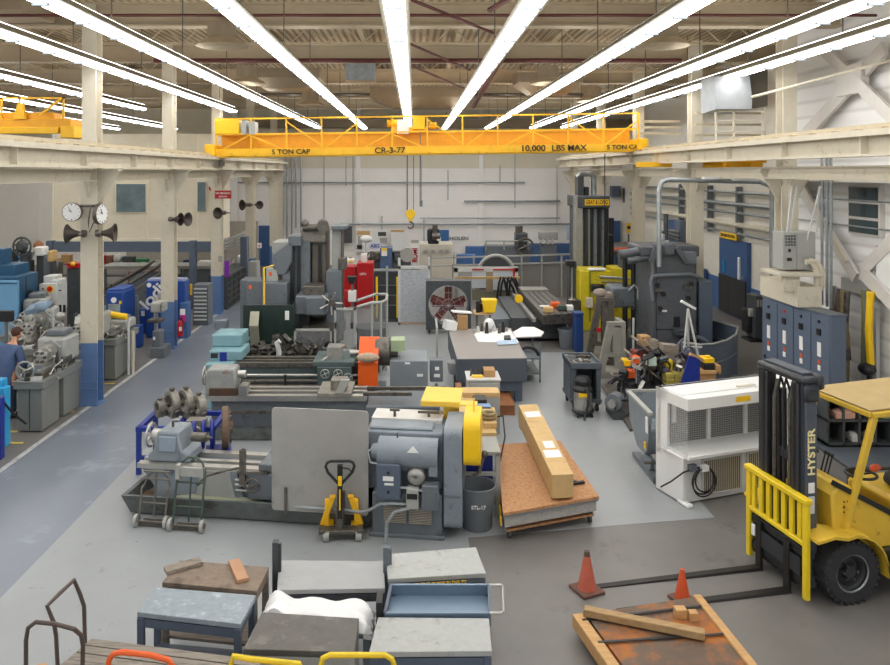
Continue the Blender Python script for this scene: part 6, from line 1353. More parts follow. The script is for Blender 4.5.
t=T('wooden_shelf','light wooden shelf board with battery charger right of the blue panel','shelf',(X(712,15.8),15.8,0)); Y=15.7
G().b(X(700,Y),X(719,Y),Y,Y+.5,Z(374,Y),Z(371,Y)).b(X(717,Y),X(721,Y),Y,Y+.3,Z(374,Y),Z(366,Y)).b(X(702,Y),X(718,Y),Y+.1,Y+.4,0,Z(374,Y)).o('board', wood, t)
t=T('battery_charger','yellow and black power tool case on the light wooden shelf','tool case',(X(710,15.7),15.7,Z(371,15.7))); G().b(X(705,Y),X(716,Y),Y+.05,Y+.35,Z(371,Y),Z(364,Y)).o('lower_case', black, t, bev=.02); G().b(X(705,Y),X(716,Y),Y+.05,Y+.35,Z(364,Y),Z(359,Y)).b(X(708,Y),X(713,Y),Y+.1,Y+.2,Z(359,Y),Z(357,Y)).o('upper_case', yelS, t, bev=.02)
for q,w_,m,l in ((708,381,yelS,'small yellow tool on the floor below the wooden shelf'),(729,374,paper,'white crumpled rag by the curved guard'),(724,370,orngC,'orange brown rag by the curved guard')):
    x,y=X(q,15.3),15.5; G().s((x,y,.35),(.16,.1,.06)).c((x,y,0),(x,y,.35),.08).o('rag' if 'rag' in l else 'hand_tool',m,None,l,l.split(' ')[2] if 'rag' in l else 'tool')
# motor left of the hopper
t=T('electric_motor','old grey electric motor lying left of the hopper','motor',(X(618,15.4),15.4,0)); Y=15.2
G().c((X(613,Y),Y,.32),(X(621,Y),Y+.3,.32),.17,.15,n=18).o('body', gryM, t); G().c((X(610,Y),Y-.1,.32),(X(613,Y),Y,.32),.08).o('shaft', steel, t); G().b(X(612,Y),X(624,Y),Y-.1,Y+.5,0,.16).o('foot', gryD, t); G().tor((X(624,Y),Y,.22),.17,.03,'y').o('belt', black, t)
t=T('steel_plate','long dark steel skid plate on the floor left of the hopper','plate',(X(617,14.5),14.5,0)); slab([P(601,386),P(614,384),P(646,428),P(630,432)],.0,.05).o('plate', steelD, t)
# hopper
x,y=P(645,465); rzh=.12
hopM=mat('hopper_grey','#7c858c',.45,var=.08,hex2='#5f676d',amt=.12)
t=T('dump_hopper','grey steel self dumping hopper beside the white filter booth','hopper',(4.24,12.1,0),0)
def q(g,n,m,par=None,**k):
    g.v=[(v[0],v[1]*.68,v[2]*.84) for v in g.v]; return g.o(n,m,par or t,w=False,**k)
prof=[(-.05,1.25),(.1,1.2),(1.7,1.15),(1.9,1.22),(1.75,.5),(1.2,.2),(.35,.22),(.05,.45)]
for x_ in (-.42,.62): q(G().pr([(.0,1.3),(1.9,1.3),(1.75,.75),(1.1,.38),(.5,.38),(.25,.55)],'x',x_,x_+.03),'side_plate', hopM, bev=.005)
q(G().add([(-.4,.0,1.3),(.63,.0,1.3),(.63,.25,.55),(-.4,.25,.55),(.63,.5,.38),(-.4,.5,.38),(.63,1.1,.38),(-.4,1.1,.38),(.63,1.75,.75),(-.4,1.75,.75),(.63,1.9,1.3),(-.4,1.9,1.3)],[(3,2,4,5),(5,4,6,7),(7,6,8,9),(9,8,10,11)]),'floor_plate', hopM)
q(G().add([(-.4,.25,.55),(.63,.25,.55),(.63,.02,1.0),(-.4,.02,1.0)],[(0,1,2,3)]).b(-.4,.63,.0,.03,.95,1.02),'front_lip', hopM)
q(G().b(-.46,-.38,-.02,1.92,1.28,1.33).b(.6,.68,-.02,1.92,1.28,1.33).b(-.46,.68,1.88,1.94,1.28,1.33),'top_rim', gryL)
for x_ in (-.36,.5): 
    q(G().pr([(.55+.3*math.cos(a),.35+.3*math.sin(a)) for a in [k*PI/10 for k in range(-10,1)]],'x',x_,x_+.06),'rocker', hopM)
    q(G().b(x_-.04,x_+.1,-.15,1.6,.0,.1),'skid', gryM)
q(G().b(-.46,-.44,.25,.35,.55,.68),'warning_label', yelS); q(G().b(-.46,-.44,.1,.22,.9,1.2),'paper_label', paper)
q(G().c((-.5,.15,.32),(-.3,.15,.32),.03),'latch_handle', steelD); q(G().b(-.4,.6,-.17,-.08,0,.14),'front_bar', gryM)
q(G().rb((.1,1.0,.75),(.3,.25,.5),rx=.3).rb((.35,.7,.7),(.2,.3,.3),rz=.5).rb((-.1,.8,.6),(.5,.4,.2),rz=.9),'scrap', gryD)
# filter booth
def q(g,n,m,par=None,**k): return g.o(n,m,par or t,w=False,**k)
x,y=P(682,505); rz=.34
t=T('filter_booth','large white downdraft filter booth with mesh panels and shelf','booth',(x,y,0),rz)
Wb=2.35
q(G().b(0,Wb,.0,.55,.02,.71),'lower_cabinet', whiteP, bev=.01)
q(G().b(0,.07,-.02,.62,.02,.7),'end_panel', whiteP, bev=.01); q(G().b(0,.05,.34,.62,.7,1.62),'end_panel', whiteP, bev=.01)
q(G().b(.01,.02,-.11,.34,.76,1.44),'clear_side', mat('clear_side','#c9cdcf',.1,alpha=.18))
q(G().b(Wb-.1,Wb,-.02,.62,.02,1.62),'end_panel', whiteP, bev=.01)
q(G().b(.0,Wb,.5,.6,.6,1.62),'back_panel', whiteP)
q(G().b(.02,Wb,-.13,.62,.7,.76),'shelf', whiteP, bev=.01)
q(G().b(.0,Wb,-.13,.62,1.44,1.62).b(.02,Wb,.05,.5,1.62,1.635),'hood', whiteP, bev=.012)
fm=wavemat('filter_mesh','#6d6f70','#b4b6b6',9,'X',.5,.35,True); lo=wavemat('filter_louvre','#5f594c','#b7ad98',8,'X',.6,.45)
for k in range(3):
    x_=.14+k*.74; f_=q(G().b(x_,x_+.68,.44,.5,.76,1.46),'filter_panel', fm); q(G().b(x_+.68,x_+.74,.4,.5,.74,1.46),'divider', whiteP)
for k in range(2):
    x_=.38+k*.85; q(G().b(x_,x_+.7,-.02,.01,.12,.62),'louvre_panel', lo); q(G().b(x_-.03,x_,-.03,.01,.09,.64).b(x_+.7,x_+.73,-.03,.01,.09,.64).b(x_,x_+.7,-.03,.01,.09,.12).b(x_,x_+.7,-.03,.01,.62,.65),'louvre_frame', whiteM)
q(G().b(-.02,.08,-.16,.1,.0,.06),'foot', whiteP, bev=.02); q(G().b(Wb-.1,Wb+.02,-.28,.1,.0,.06),'foot', whiteP, bev=.02)
q(G().b(.9,1.17,-.136,-.13,1.49,1.57),'warning_label', yelS)
q(G().b(.13,.2,.38,.4,1.1,1.42),'paper_label', paper)
q(G().b(.1,.22,-.06,-.0,.5,.6),'outlet_box', gryM)
q(G().tor((.34,-.06,.34),.2,.012,'y',26,6).tor((.36,-.08,.36),.18,.012,'y',26,6).tor((.33,-.1,.33),.21,.012,'y',26,6),'coiled_cord', black)
q(G().t([(.3,-.05,.55),(.0,-.03,.5),(-.2,.0,.38),(-.35,.05,.3)],.012),'cord', black); q(G().b(.28,.4,-.12,-.0,.5,.58),'cord_hook', whiteP)
q(G().rb((1.3,.1,1.645),(.35,.05,.02)),'cable_tie', cream)
# electrical cabinets
xA,yA=7.58,16.3; xB,yB=7.86,14.15; rz=math.atan2(yB-yA,xB-xA); Ln=math.hypot(xB-xA,yB-yA)
t=T('electrical_cabinet','long slate blue electrical cabinet of four bays on the right side','electrical cabinet',(xA,yA,0),rz)
# local x along face from far to near; local -y faces? face normal toward -X
q(G().b(0,Ln,.0,.33,0,2.28),'body', mat('slate_blue','#5b687b',.45,var=.06,hex2='#59667b',amt=.1,scale2=2), bev=.015)
q(G().b(-.02,Ln+.02,-.02,.35,2.28,2.3),'top_trim', gryM)
for k in range(4):
    x_=k*Ln/4; d=q(G().b(x_+.015,x_+Ln/4-.015,-.02,.0,.1,2.24),'door', 'slate_blue', bev=.004)
    q(G().b(x_+.2,x_+.3,-.03,-.02,1.45,1.72),'label_plate', paper, d); q(G().b(x_+.22,x_+.28,-.03,-.02,1.3,1.38),'label_plate', orngC, d); q(G().b(x_+.21,x_+.29,-.03,-.02,1.18,1.28),'label_plate', paper, d)
    q(G().b(x_+.2,x_+.3,-.05,-.02,1.86,1.98),'switch_handle', black, d); q(G().c((x_+.25,-.04,2.12),(x_+.25,-.02,2.12),.03),'knob', redE if k==1 else black, d); q(G().b(x_+.1,x_+.14,-.045,-.02,1.0,1.06),'latch', black, d)
q(G().b(Ln/4+.12,Ln/4+.52,-.035,-.02,.72,.84),'warning_label', orng)
# cream box wall behind / top of the cabinet
stru(G().b(7.62,8.1,14.9,16.5,2.31,2.72),'trim_70',cream)
t=T('pump_unit','dark pump machine left of the slate blue electrical cabinet','machine',(X(755,22),22,0)); Y=22.0
W2('body',755,765,296,340,Y,.6,gryD,t,.03,.1); W2('front',748,756,310,335,Y+.2,.5,black,t,.06,.2); W2('panel',750,756,309,317,Y+.1,.15,gryL,t,.02); W2('base',750,765,340,350,Y,.6,black,t,.01,0)
for q_ in (757,760): W2('panel_plate',q_,q_+2,300,307,Y-.02,.03,gryL,t,0)
# doors on right wall : blue double door with black lower part
def onwall(g): return g
yN,yF=F*11.15/(750-CX),F*11.15/(722-CX)
d=stru(G().b(11.05,11.19,yN,yF,0,Z(246,yN)+.1),'door_2',MC['door_blue'])
G().b(11.0,11.06,yN+.05,yF-.9,.05,1.35).o('kick_panel', mat('panel_black','#2f2f31',.6), d); G().b(11.0,11.06,yF-.88,yF-.06,.05,1.35).o('kick_panel', MC['panel_black'], d)
G().b(11.0,11.05,yN+.5,yN+.62,1.35,2.1).o('poster', paper, d); G().b(11.0,11.06,yN+.2,yN+.3,1.4,1.5).o('door_handle', galv, d); G().b(11.0,11.05,yF-.5,yF-.42,1.45,1.9).o('window_slit', bluC, d)
t=T('safety_sign','yellow strip sign above the blue double door on the right wall','sign',(10.95,(yN+yF)/2,3.0))
G().b(10.93,10.97,(yN+yF)/2-.55,(yN+yF)/2+.75,Z(246,yN)+.12,Z(246,yN)+.34).o('plate', yelS, t); text('EYE PROTECTION',.14,(10.925,(yN+yF)/2+.1,Z(246,yN)+.23),(PI/2,0,-PI/2),black,t)
for a,b_,l in ((20.0,21.6,'blue low cabinet against the right wall near the door'),(28.5,30.5,'blue low panel beyond the blue double door')): G().b(10.6,11.15,a,b_,0,1.3).o('floor_cabinet', MC['door_blue'], None,l,'cabinet',bev=.01)
G().b(10.7,11.15,30.7,31.5,0,3.0).o('blue_partition', MC['door_blue'],None,'tall narrow blue panel on the far right wall','partition')
# back wall right doors
d=stru(G().b(X(611,40),X(621,40),40.1,40.28,0,Z(221,40)),'door_3',MC['door_blue']); G().b(X(612,40),X(613,40),40.05,40.1,1.3,1.45).o('door_handle', galv, d)
Y=38.8; t=T('safety_sign','yellow and black caution sign on the back wall right of the tall signed machine','sign',(X(629,Y),Y,Z(233,Y))); W2('plate',626.5,632,223,233,Y,.03,yelS,t,0); W2('text_panel',627.5,631,226,229,Y-.02,.02,black,t,0)
flat('notice_board',628,635,234,247,39,mat('maroon_panel','#7d5a52',.6),'brownish panel below the yellow caution sign','panel')
flat('door_panel',646,652,233,255,39,MC['door_blue'],'narrow blue panel at the far right corner','panel')
flat('partition',606,614,218,245,37,MC['panel_black'] if 'panel_black' in MC else black,'dark panel right behind the tall machine','panel')
t=T('bundle','pile of wrapped material on a table behind the acid yellow machine','bundle',(X(624,33),33,0)); Y=33
for k in range(5): G().c((X(612+k,Y),Y+.1*k,Z(252-k*1.5,Y)),(X(634-k,Y),Y+.1*k,Z(251-k*1.5,Y)),.1).o('roll', [rust,orngC,woodD,gryM,rust][k], t)
W2('table',612,636,254,257,Y,.8,gryM,t,.01); W2('table_leg',613,615,257,290,Y,.1,gryM,t,0,0); W2('table_leg',633,635,257,290,Y,.1,gryM,t,0,0)
# transformer box beside column + shelf
Y=15.1; t=T('transformer_box','grey transformer box with lattice vent on a shelf beside the nearest right column','electrical box',(X(800,Y),Y,Z(272,Y)))
G().b(X(783,Y),X(797,Y),Y,Y+.45,Z(270,Y),Z(232,Y)).b(X(797,Y),X(816,Y),Y+.01,Y+.45,Z(270,Y),Z(232,Y)).o('case', gryL, t, bev=.015)
for r_ in range(4):
    for c_ in range(4): G().rb((X(786+c_*2.8,Y),Y-.01,Z(236+r_*3,Y)),(.03,.02,.03),ry=.78).o('vent_hole', gryD, t)
W2('switch',789,791,249,252,Y-.03,.03,black,t,0); W2('switch',788,792,258,261,Y-.03,.03,black,t,0)
Y=15.0; t=T('steel_shelf','cream steel shelf carrying the transformer box','shelf',(X(800,Y),Y,Z(277,Y)))
G().b(X(777,Y),X(820,Y),Y-.1,Y+.7,Z(276,Y),Z(272.3,Y)).b(X(784,Y),X(800,Y),Y,Y+.1,Z(292,Y),Z(276,Y)).o('plate', cream, t, bev=.01)
for i,(q0,q1) in enumerate([(792,787),(797,790),(815,799),(814,817)]):
    G().c((X(q0,15.2),15.2 if i<2 else 15.0,Z(186,15.2)),(X(q1,15.2),15.2,Z(232,15.2) if i!=2 else Z(272,15)),.02,n=6).o('hanger_cable', whiteM, None,['first','second','long third','rightmost'][i]+' pale hanger cable above the transformer box','cable')
pipe([(X(806,15),15,Z(262,15)),(X(812,15),15,Z(262,15)),(X(817,15),15,Z(270,15)),(X(818,15),15.05,Z(295,15))],.06,cream,'bent_pipe','fat cream bent pipe right of the transformer box')
pipe([(X(809,15),15,Z(260,15)),(X(816,15),14.95,Z(261,15)),(X(821,15),14.95,Z(270,15)),(X(822,15),15.,Z(290,15))],.04,cream,'bent_pipe','thinner cream bent pipe outside the fat one')
# hoses and sheets on right wall
Yh=lambda q: 9.0*F/(q-CX)
t=T('hose_bundle','bundle of hanging grey and brown hoses left of the white wall door','hoses',(8.9,15.3,1.0))
for i,q_ in enumerate((843,845,848,850,853,855,857)):
    Y=Yh(q_); w0=286+i; w1=[352,372,345,382,370,383,360][i]; m=[steelD,woodD,galv,rust,woodD,mat('hose_olive',''),steelD][i]
    G().t([(8.8,Y,Z(w0,Y)),(8.78-.03*(i%2),Y,Z(w0+20,Y)),(8.8,Y-.06*(i%3-1),Z((w0+w1)/2,Y)),(8.82,Y,Z(w1,Y))],.06).o('hose', m, t)
t=T('strap_bundle','olive straps hanging right of the white wall door','straps',(8.9,14.5,1.0))
for i,q_ in enumerate((872,874,876)): Y=Yh(q_); G().t([(8.85,Y,Z(290,Y)),(8.83,Y,Z(370,Y))],.05).o('strap', [mat('strap_olive','#6f6a36',.7,var=.2),gryM,MC['strap_olive']][i], t)
Y=Yh(880); G().t([(8.82,Y,Z(292,Y)),(8.8,Y+.03,Z(330,Y)),(8.82,Y,Z(364,Y))],.07).o('yellow_hose', yelS, None,'bright yellow hose hanging on the right wall','hose')
G().s((8.75,Yh(880),Z(369,Yh(880))),(.15,.2,.12)).c((8.8,Yh(880),0),(8.8,Yh(880),Z(369,Yh(880))),.05).o('black_reel', black, None,'black bundle at the foot of the yellow hose','reel')
G().b(9.08,9.16,Yh(872),Yh(857),.6,Z(305,Yh(860))).o('wall_door', whiteM, None,'white panel door on the right wall between hanging hoses','door',bev=.01)
Y=Yh(864); G().b(9.02,9.08,Y-.08,Y+.08,Z(348,Y),Z(340,Y)).o('switch_box', gryM, None,'small grey switch on the white wall door','switch box')
G().b(9.05,9.18,8,15.9,Z(291,15)-.1,Z(278,15)-.1).o('wall_rail', gryL, None,'grey horizontal rail along the right wall above the hoses','rail')
t=T('clip_board','white notice sheet in brown frame at the right frame edge','notice',(9.0,14,3.2)); a,b_=Yh(896),Yh(876)
G().b(9.0,9.05,a,b_,Z(290,14.5),Z(246,14.5)).o('frame', woodB, t); G().b(8.98,9.0,a,b_-.03,Z(289,14.5),Z(247.5,14.5)).o('sheet', paper, t)
# ================================================================ FORKLIFT  (local +x forward = picture left)
rz=PI+math.radians(11)
t=T('forklift','yellow forklift with black mast and load backrest facing left','forklift',(4.95,9.27,0),rz)
def q(g,n,m,par=None,**k): return g.o(n,m,par or t,w=False,**k)
def wheel_f(x,y,r,w_,name='wheel'):
    tr=[(r*.62,-w_/2),(r*.9,-w_/2),(r,-w_/2+.03),(r,w_/2-.03),(r*.9,w_/2),(r*.62,w_/2),(r*.62,-w_/2)]
    wo_=q(G().lathe(tr,(x,y,r),'y',36,cap=False),name, mat('tyre','#2e2e30',.85,var=.15,scale=15))
    for k in range(28):
        a=k*2*PI/28
        if k<28: q(G().rb((x+math.cos(a)*r*.975,y,r+math.sin(a)*r*.975),(.04,w_*.96,.035),ry=-a),'tread_block', 'tyre', wo_)
    s_=1 if y>0 else -1
    q(G().lathe([(r*.62,-s_*w_*.1),(r*.6,s_*w_*.3),(r*.5,s_*w_*.25),(r*.42,s_*w_*.05),(r*.2,s_*w_*.1),(r*.2,s_*w_*.35),(0,s_*w_*.35)],(x,y,r),'y',28,cap=False),'rim', mat('rim_dark','#3b3c3f',.4,.3), wo_)
    q(G().tor((x,y+s_*w_*.42,r),r*.6,.012,'y',28,6),'rim_ring', galv, wo_)
    for k in range(6):
        a=k*PI/3; q(G().c((x+.09*math.cos(a),y,r+.09*math.sin(a)),(x+.09*math.cos(a),y+s_*w_*.38,r+.09*math.sin(a)),.014),'wheel_nut', steelD, wo_)
wheel_f(0,.5,.36,.26); wheel_f(0,-.5,.36,.26); wheel_f(-1.6,.5,.27,.2); wheel_f(-1.6,-.5,.27,.2)
# mast: outer and inner channels
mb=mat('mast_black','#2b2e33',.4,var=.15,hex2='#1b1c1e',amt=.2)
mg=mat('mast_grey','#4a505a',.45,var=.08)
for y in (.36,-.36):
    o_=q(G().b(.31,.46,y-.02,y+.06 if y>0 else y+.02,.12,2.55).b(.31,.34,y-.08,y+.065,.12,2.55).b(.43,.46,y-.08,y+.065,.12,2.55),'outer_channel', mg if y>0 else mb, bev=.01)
    q(G().b(.34,.5,y*.78-.03,y*.78+.03,.15,2.5).b(.46,.5,y*.78-.06,y*.78+.06,.15,2.5),'inner_channel', mb, bev=.01)
    q(G().c((.33,y*.5,.3),(.33,y*.5,2.3),.04).c((.33,y*.5,.3),(.33,y*.5,1.4),.055),'lift_cylinder', black)
    q(G().t([(.45,y*.4,.6),(.45,y*.4,2.2),(.4,y*.4,2.42),(.34,y*.4,2.4)],.025),'lift_chain', steelD)
q(G().b(.26,.5,-.44,.44,2.5,2.6).b(.22,.32,-.46,.46,2.44,2.62),'top_crossbar', mb, bev=.04)
q(G().b(.3,.44,-.34,.34,2.6,2.63),'top_plate', mg, bev=.01)
q(G().b(.28,.48,.38,.45,2.3,2.5),'side_bracket', mb, bev=.04)
q(G().b(.3,.42,-.36,.36,1.5,1.6),'mast_crossbar', mb); q(G().b(.3,.42,-.36,.36,.25,.4),'mast_crossbar', mb)
for dy in (-.12,-.02,.1): q(G().t([(.4,dy,.5),(.42,dy,2.3),(.38,dy,2.46),(.32,dy,2.3),(.31,dy,1.2)],.02),'hydraulic_hose', rubber)
text('HYSTER',.13,(.385,.43,1.72),(PI/2,-PI/2,PI),mat('letter_cream','#ece0a8',.5),t,w=False,sx=1.2,depth=.004)
q(G().b(.345,.425,.42,.428,1.0,1.2),'label_plate', mat('label_grey','#c9cdd2',.5)); q(G().b(.35,.42,.42,.428,.75,.82),'label_plate', paper); q(G().b(.345,.425,.42,.428,1.24,1.36),'label_plate', paper)
# carriage
q(G().b(.47,.5,-.5,-.05,.12,.64).b(.47,.5,.1,.3,.12,.64).b(.46,.53,-.52,.52,.18,.28).b(.46,.53,-.52,.52,.52,.62).b(.46,.51,-.12,.0,.15,.65).b(.46,.51,.18,.3,.15,.65).b(.46,.51,-.5,-.4,.15,.65),'carriage', black, bev=.008)
q(G().b(.53,.56,-.3,.45,.3,.5),'side_shift_frame', mb); q(G().b(.56,.575,-.42,-.36,.38,.52),'decal', paper)
for y in (-.3,.22):
    q(G().b(.53,.57,y-.05,y+.05,.02,.6).add([(.53,y-.06,.0),(.53,y+.06,.0),(2.72,y+.05,.0),(2.72,y-.05,.0),(.53,y-.05,.035),(.53,y+.05,.035),(2.72,y+.04,.012),(2.72,y-.04,.012)],[(3,2,1,0),(4,5,6,7),(0,1,5,4),(1,2,6,5),(2,3,7,6),(3,0,4,7)]),'fork', mat('fork_steel','#2c2927',.5,.4,var=.2), bev=.004)
# load backrest
br=q(G().b(.5,.56,.48,.56,.06,1.2).b(.5,.56,-.56,-.48,.06,1.2).b(.48,.58,-.57,.57,1.16,1.23).b(.5,.56,-.52,.52,.66,.72),'load_backrest', yelB, bev=.015)
for k in range(7): q(G().b(.51,.55,-.42+k*.14-.035,-.42+k*.14+.035,.7,1.18),'backrest_bar', yelB, br, bev=.008)
# body
q(G().b(-2.3,-.05,-.42,.42,.22,.5),'chassis', black)
q(G().pr([(.1,.5),(.14,1.2),(.05,1.32),(-.1,1.3),(-.8,.82),(-.8,.5)],'y',-.46,.46),'cowl', yelF, bev=.03)
for k in range(9): q(G().c((-.02-.05*(k%3),.455,1.0+.06*(k//3)),(-.02-.05*(k%3),.465,1.0+.06*(k//3)),.012),'bolt', steelD)
q(G().bar((.08,.43,1.33),(-.84,.43,.84),.1,.06).bar((.08,-.43,1.33),(-.84,-.43,.84),.1,.06),'dash_trim', black)
fen=[]
for k in range(9): a=PI*.02+k*(PI*.72)/8; fen.append((.0-.47*math.cos(PI-a) ,.36+.44*math.sin(a)))
fo=[(.5,.80),(.28,.84)]+[(.42*math.cos(a)*1.0-.02,.36+.47*math.sin(a)) for a in [PI*.4+k*PI*.09 for k in range(8)]]
fi=[(x_,z_-.035) for x_,z_ in fo]
q(G().pr(fo+fi[::-1],'y',.34,.68),'fender', yelF, bev=.01); q(G().pr(fo+fi[::-1],'y',-.68,-.34),'fender', yelF, bev=.01)
q(G().b(-1.1,-.42,-.5,.55,.48,.55).b(-1.1,-.45,.45,.6,.3,.36),'floor_plate', black, bev=.01)
q(G().b(-2.2,-.9,-.5,.5,.55,1.0),'hood', yelF, bev=.05); q(G().b(-2.55,-2.0,-.55,.55,.3,1.15).b(-2.2,-1.0,-.56,.56,.3,.6),'counterweight', yelF, bev=.08)
q(G().b(-1.05,-.9,-.5,.5,.55,.95),'hood_front', yelF, bev=.02)
q(G().s((-1.35,0,1.08),(.3,.27,.1)).b(-1.7,-1.55,-.24,.24,1.05,1.5),'seat', rubber, bev=.05)
sw=q(G().tor((-.62,.05,1.24),.17,.018,'z',24,8).c((-.45,.05,1.0),(-.62,.05,1.24),.025).c((-.78,.05,1.24),(-.46,.05,1.24),.012),'steering_wheel', black)
for dy in (-.2,-.26,-.32): q(G().c((-.35,dy,1.15),(-.42,dy,1.38),.01).s((-.42,dy,1.39),.025),'lever', black)
# overhead guard
for s_ in (-1,1):
    q(G().bar((-.02,s_*.48,.82),(-.42,s_*.48,2.14),.08,.06),'front_pillar', yelF, bev=.01)
    q(G().bar((-1.95,s_*.47,.9),(-1.75,s_*.47,2.15),.08,.07),'rear_pillar', yelF, bev=.01)
    q(G().bar((-.36,s_*.49,2.13),(-1.85,s_*.49,2.2),.09,.07),'side_beam', yelF, bev=.015)
q(G().bar((-.37,-.5,2.13),(-.37,.5,2.13),.08,.07),'cross_beam', yelF, bev=.015); q(G().bar((-1.85,-.5,2.18),(-1.85,.5,2.18),.08,.07),'cross_beam', yelF, bev=.015)
q(G().add([(-.34,-.5,2.17),(-.34,.5,2.17),(-1.9,.5,2.25),(-1.9,-.5,2.25),(-.34,-.5,2.19),(-.34,.5,2.19),(-1.9,.5,2.27),(-1.9,-.5,2.27)],[(3,2,1,0),(4,5,6,7),(0,1,5,4),(1,2,6,5),(2,3,7,6),(3,0,4,7)]),'roof_sheet', tan, bev=.005)
q(G().b(-.35,-.25,-.62,-.52,1.75,1.95),'work_lamp', galv, bev=.02); q(G().bar((-.3,-.5,1.6),(-.5,-.56,1.3),.03),'mirror_arm', black)
q(G().s((-.78,.1,1.33),(.07,.05,.04)).s((-.7,.16,1.34),(.05,.05,.035)),'gloves', orngC)
# bench with pigeon-hole shelf behind the forklift
Y=11.4; t=T('parts_bench','dark grey bench with pigeon hole shelves seen through the forklift cab','bench',(X(850,Y),Y,0))
x0,x1=X(815,Y),X(905,Y)
G().b(x0,x1,Y-.9,Y+.2,.82,.87).o('top', gryG, t, bev=.01); 
for a in (x0+.03,x1-.1): G().b(a,a+.07,Y-.85,Y-.78,0,.82).o('leg', gryD, t)
G().b(x0+.1,x1,Y+.2,Y+.24,.87,1.62).o('back', gryD, t)
for z in (.9,1.25,1.58): G().b(x0+.1,x1,Y-.15,Y+.22,z,z+.03).o('shelf', gryD, t)
for k in range(6): G().b(x0+.1+k*.24,x0+.13+k*.24,Y-.15,Y+.22,.9,1.6).o('divider', gryD, t)
for a,w_,m,n,l in [(.25,.3,mat('pinkish','#c49a88',.8,var=.2),'rag_pile','pinkish rags on the upper pigeon hole shelf'),(.95,.2,grn,'small_box','pale green box on the upper pigeon hole shelf'),(.5,.12,whiteM,'glove','white glove in a lower pigeon hole'),(.72,.15,gryL,'glove','grey crumpled glove in a lower pigeon hole')]:
    zz=1.28 if 'upper' in l else .93; G().b(x0+a,x0+a+w_,Y-.12,Y+.1,zz,zz+.1).s((x0+a+w_/2,Y-.02,zz+.1),(w_/2,.1,.04)).o(n,m,None,l,n.split('_')[0],bev=.02)
# ================================================================ cones, rust pallet
def cone(qx,wy,h,r,m,label):
    x,y=P(qx,wy); t=T('traffic_cone',label,'cone',(x,y+r,0),.4)
    G().b(-r,r,-r,r,0,.035).o('base', mat('cone_base','#6a4a40',.8,var=.2) if h>.5 or True else m, t, w=False, bev=.01)
    G().lathe([(r*.72,.035),(r*.68,.06),(r*.22,h*.94),(r*.2,h),(r*.13,h),(0,h*.98)],(0,0,0),n=24).o('cone_body', m, t, w=False)
    if h>.4: G().lathe([(r*.27,h*.84),(r*.2,h*1.005),(r*.12,h*1.006)],(0,0,0),n=24).o('dirty_tip', mat('tip_brown','#5b4a3f',.8), t, w=False)
cone(590,598,.47,.155,mat('faded_cone','#c4644e',.7,var=.15,hex2='#9a6a5c',amt=.2,scale2=9),'faded dirty traffic cone at the fork tip, left of the two')
cone(686,606,.36,.12,orngC,'brighter orange traffic cone behind the rusty pallet')
z=.2
c1=P(586,614,z);c2=P(693,597,z);c3=P(752,672,z);c4=P(628,672,z)
ext=lambda a,b_,k:(a[0]+(b_[0]-a[0])*k,a[1]+(b_[1]-a[1])*k)
t=T('steel_plate_stack','rusty steel plate strapped on a wooden pallet at bottom right','plate',(3.0,7.4,0))
slab([c1,c2,ext(c2,c3,1.25),ext(c1,c4,1.25)],z-.04,z).o('rusty_plate', mat('rust_orange','#6b5a4d',.75,.1,var=.2,scale=3,hex2='#b0692a',amt=.5,scale2=2.2), t)
def edge(a,b_,w_,m,n,z0,z1,off):
    dx,dy=b_[0]-a[0],b_[1]-a[1]; l=math.hypot(dx,dy); nx,ny=-dy/l*off,dx/l*off; wx,wy=-dy/l*w_,dx/l*w_
    a2=(a[0]+nx,a[1]+ny);b2=(b_[0]+nx,b_[1]+ny); slab([a2,b2,(b2[0]+wx,b2[1]+wy),(a2[0]+wx,a2[1]+wy)],z0,z1).o(n,m,t,bev=.008)
edge(c1,ext(c1,c4,1.25),.12,wood,'side_timber',.08,z+.02,-.16); edge(c2,ext(c2,c3,1.25),.09,wood,'side_timber',.1,z+.03,.0)
edge(c1,c2,.1,woodD,'bottom_timber',0,.1,-.12); 
for k in (.3,.75): a=ext(c1,c4,k); b_=ext(c2,c3,k); slab([a,b_,ext(b_,c3,.12),ext(a,c4,.12)],0.0,.14).o('bearer', woodD, t)
for k in (.15,.55):
    a=ext(c1,c4,k);b_=ext(c2,c3,k); G().bar((a[0]-.1,a[1],z+.02),(b_[0]+.08,b_[1],z+.02),.03,.008).o('strap', black, t)
G().bar((*P(584,607,z+.1),z+.06),(*P(705,631,z+.1),z+.06),.1,.08).o('wooden_beam', mat('beam_wood','#a98b62',.8,var=.25,stretch=(1,6,6)), None,'long rough timber lying across the rusty plate','timber',bev=.01)
x,y=P(683,617,z); G().b(x-.09,x+.03,y-.05,y+.05,z+.001,z+.1).o('wooden_block', wood, None,'left of two small wood blocks on the rusty plate','block',bev=.005)
x,y=P(691,620,z); G().b(x-.02,x+.07,y-.04,y+.05,z+.001,z+.09).o('wooden_block', wood, None,'right of two small wood blocks on the rusty plate','block',bev=.005)
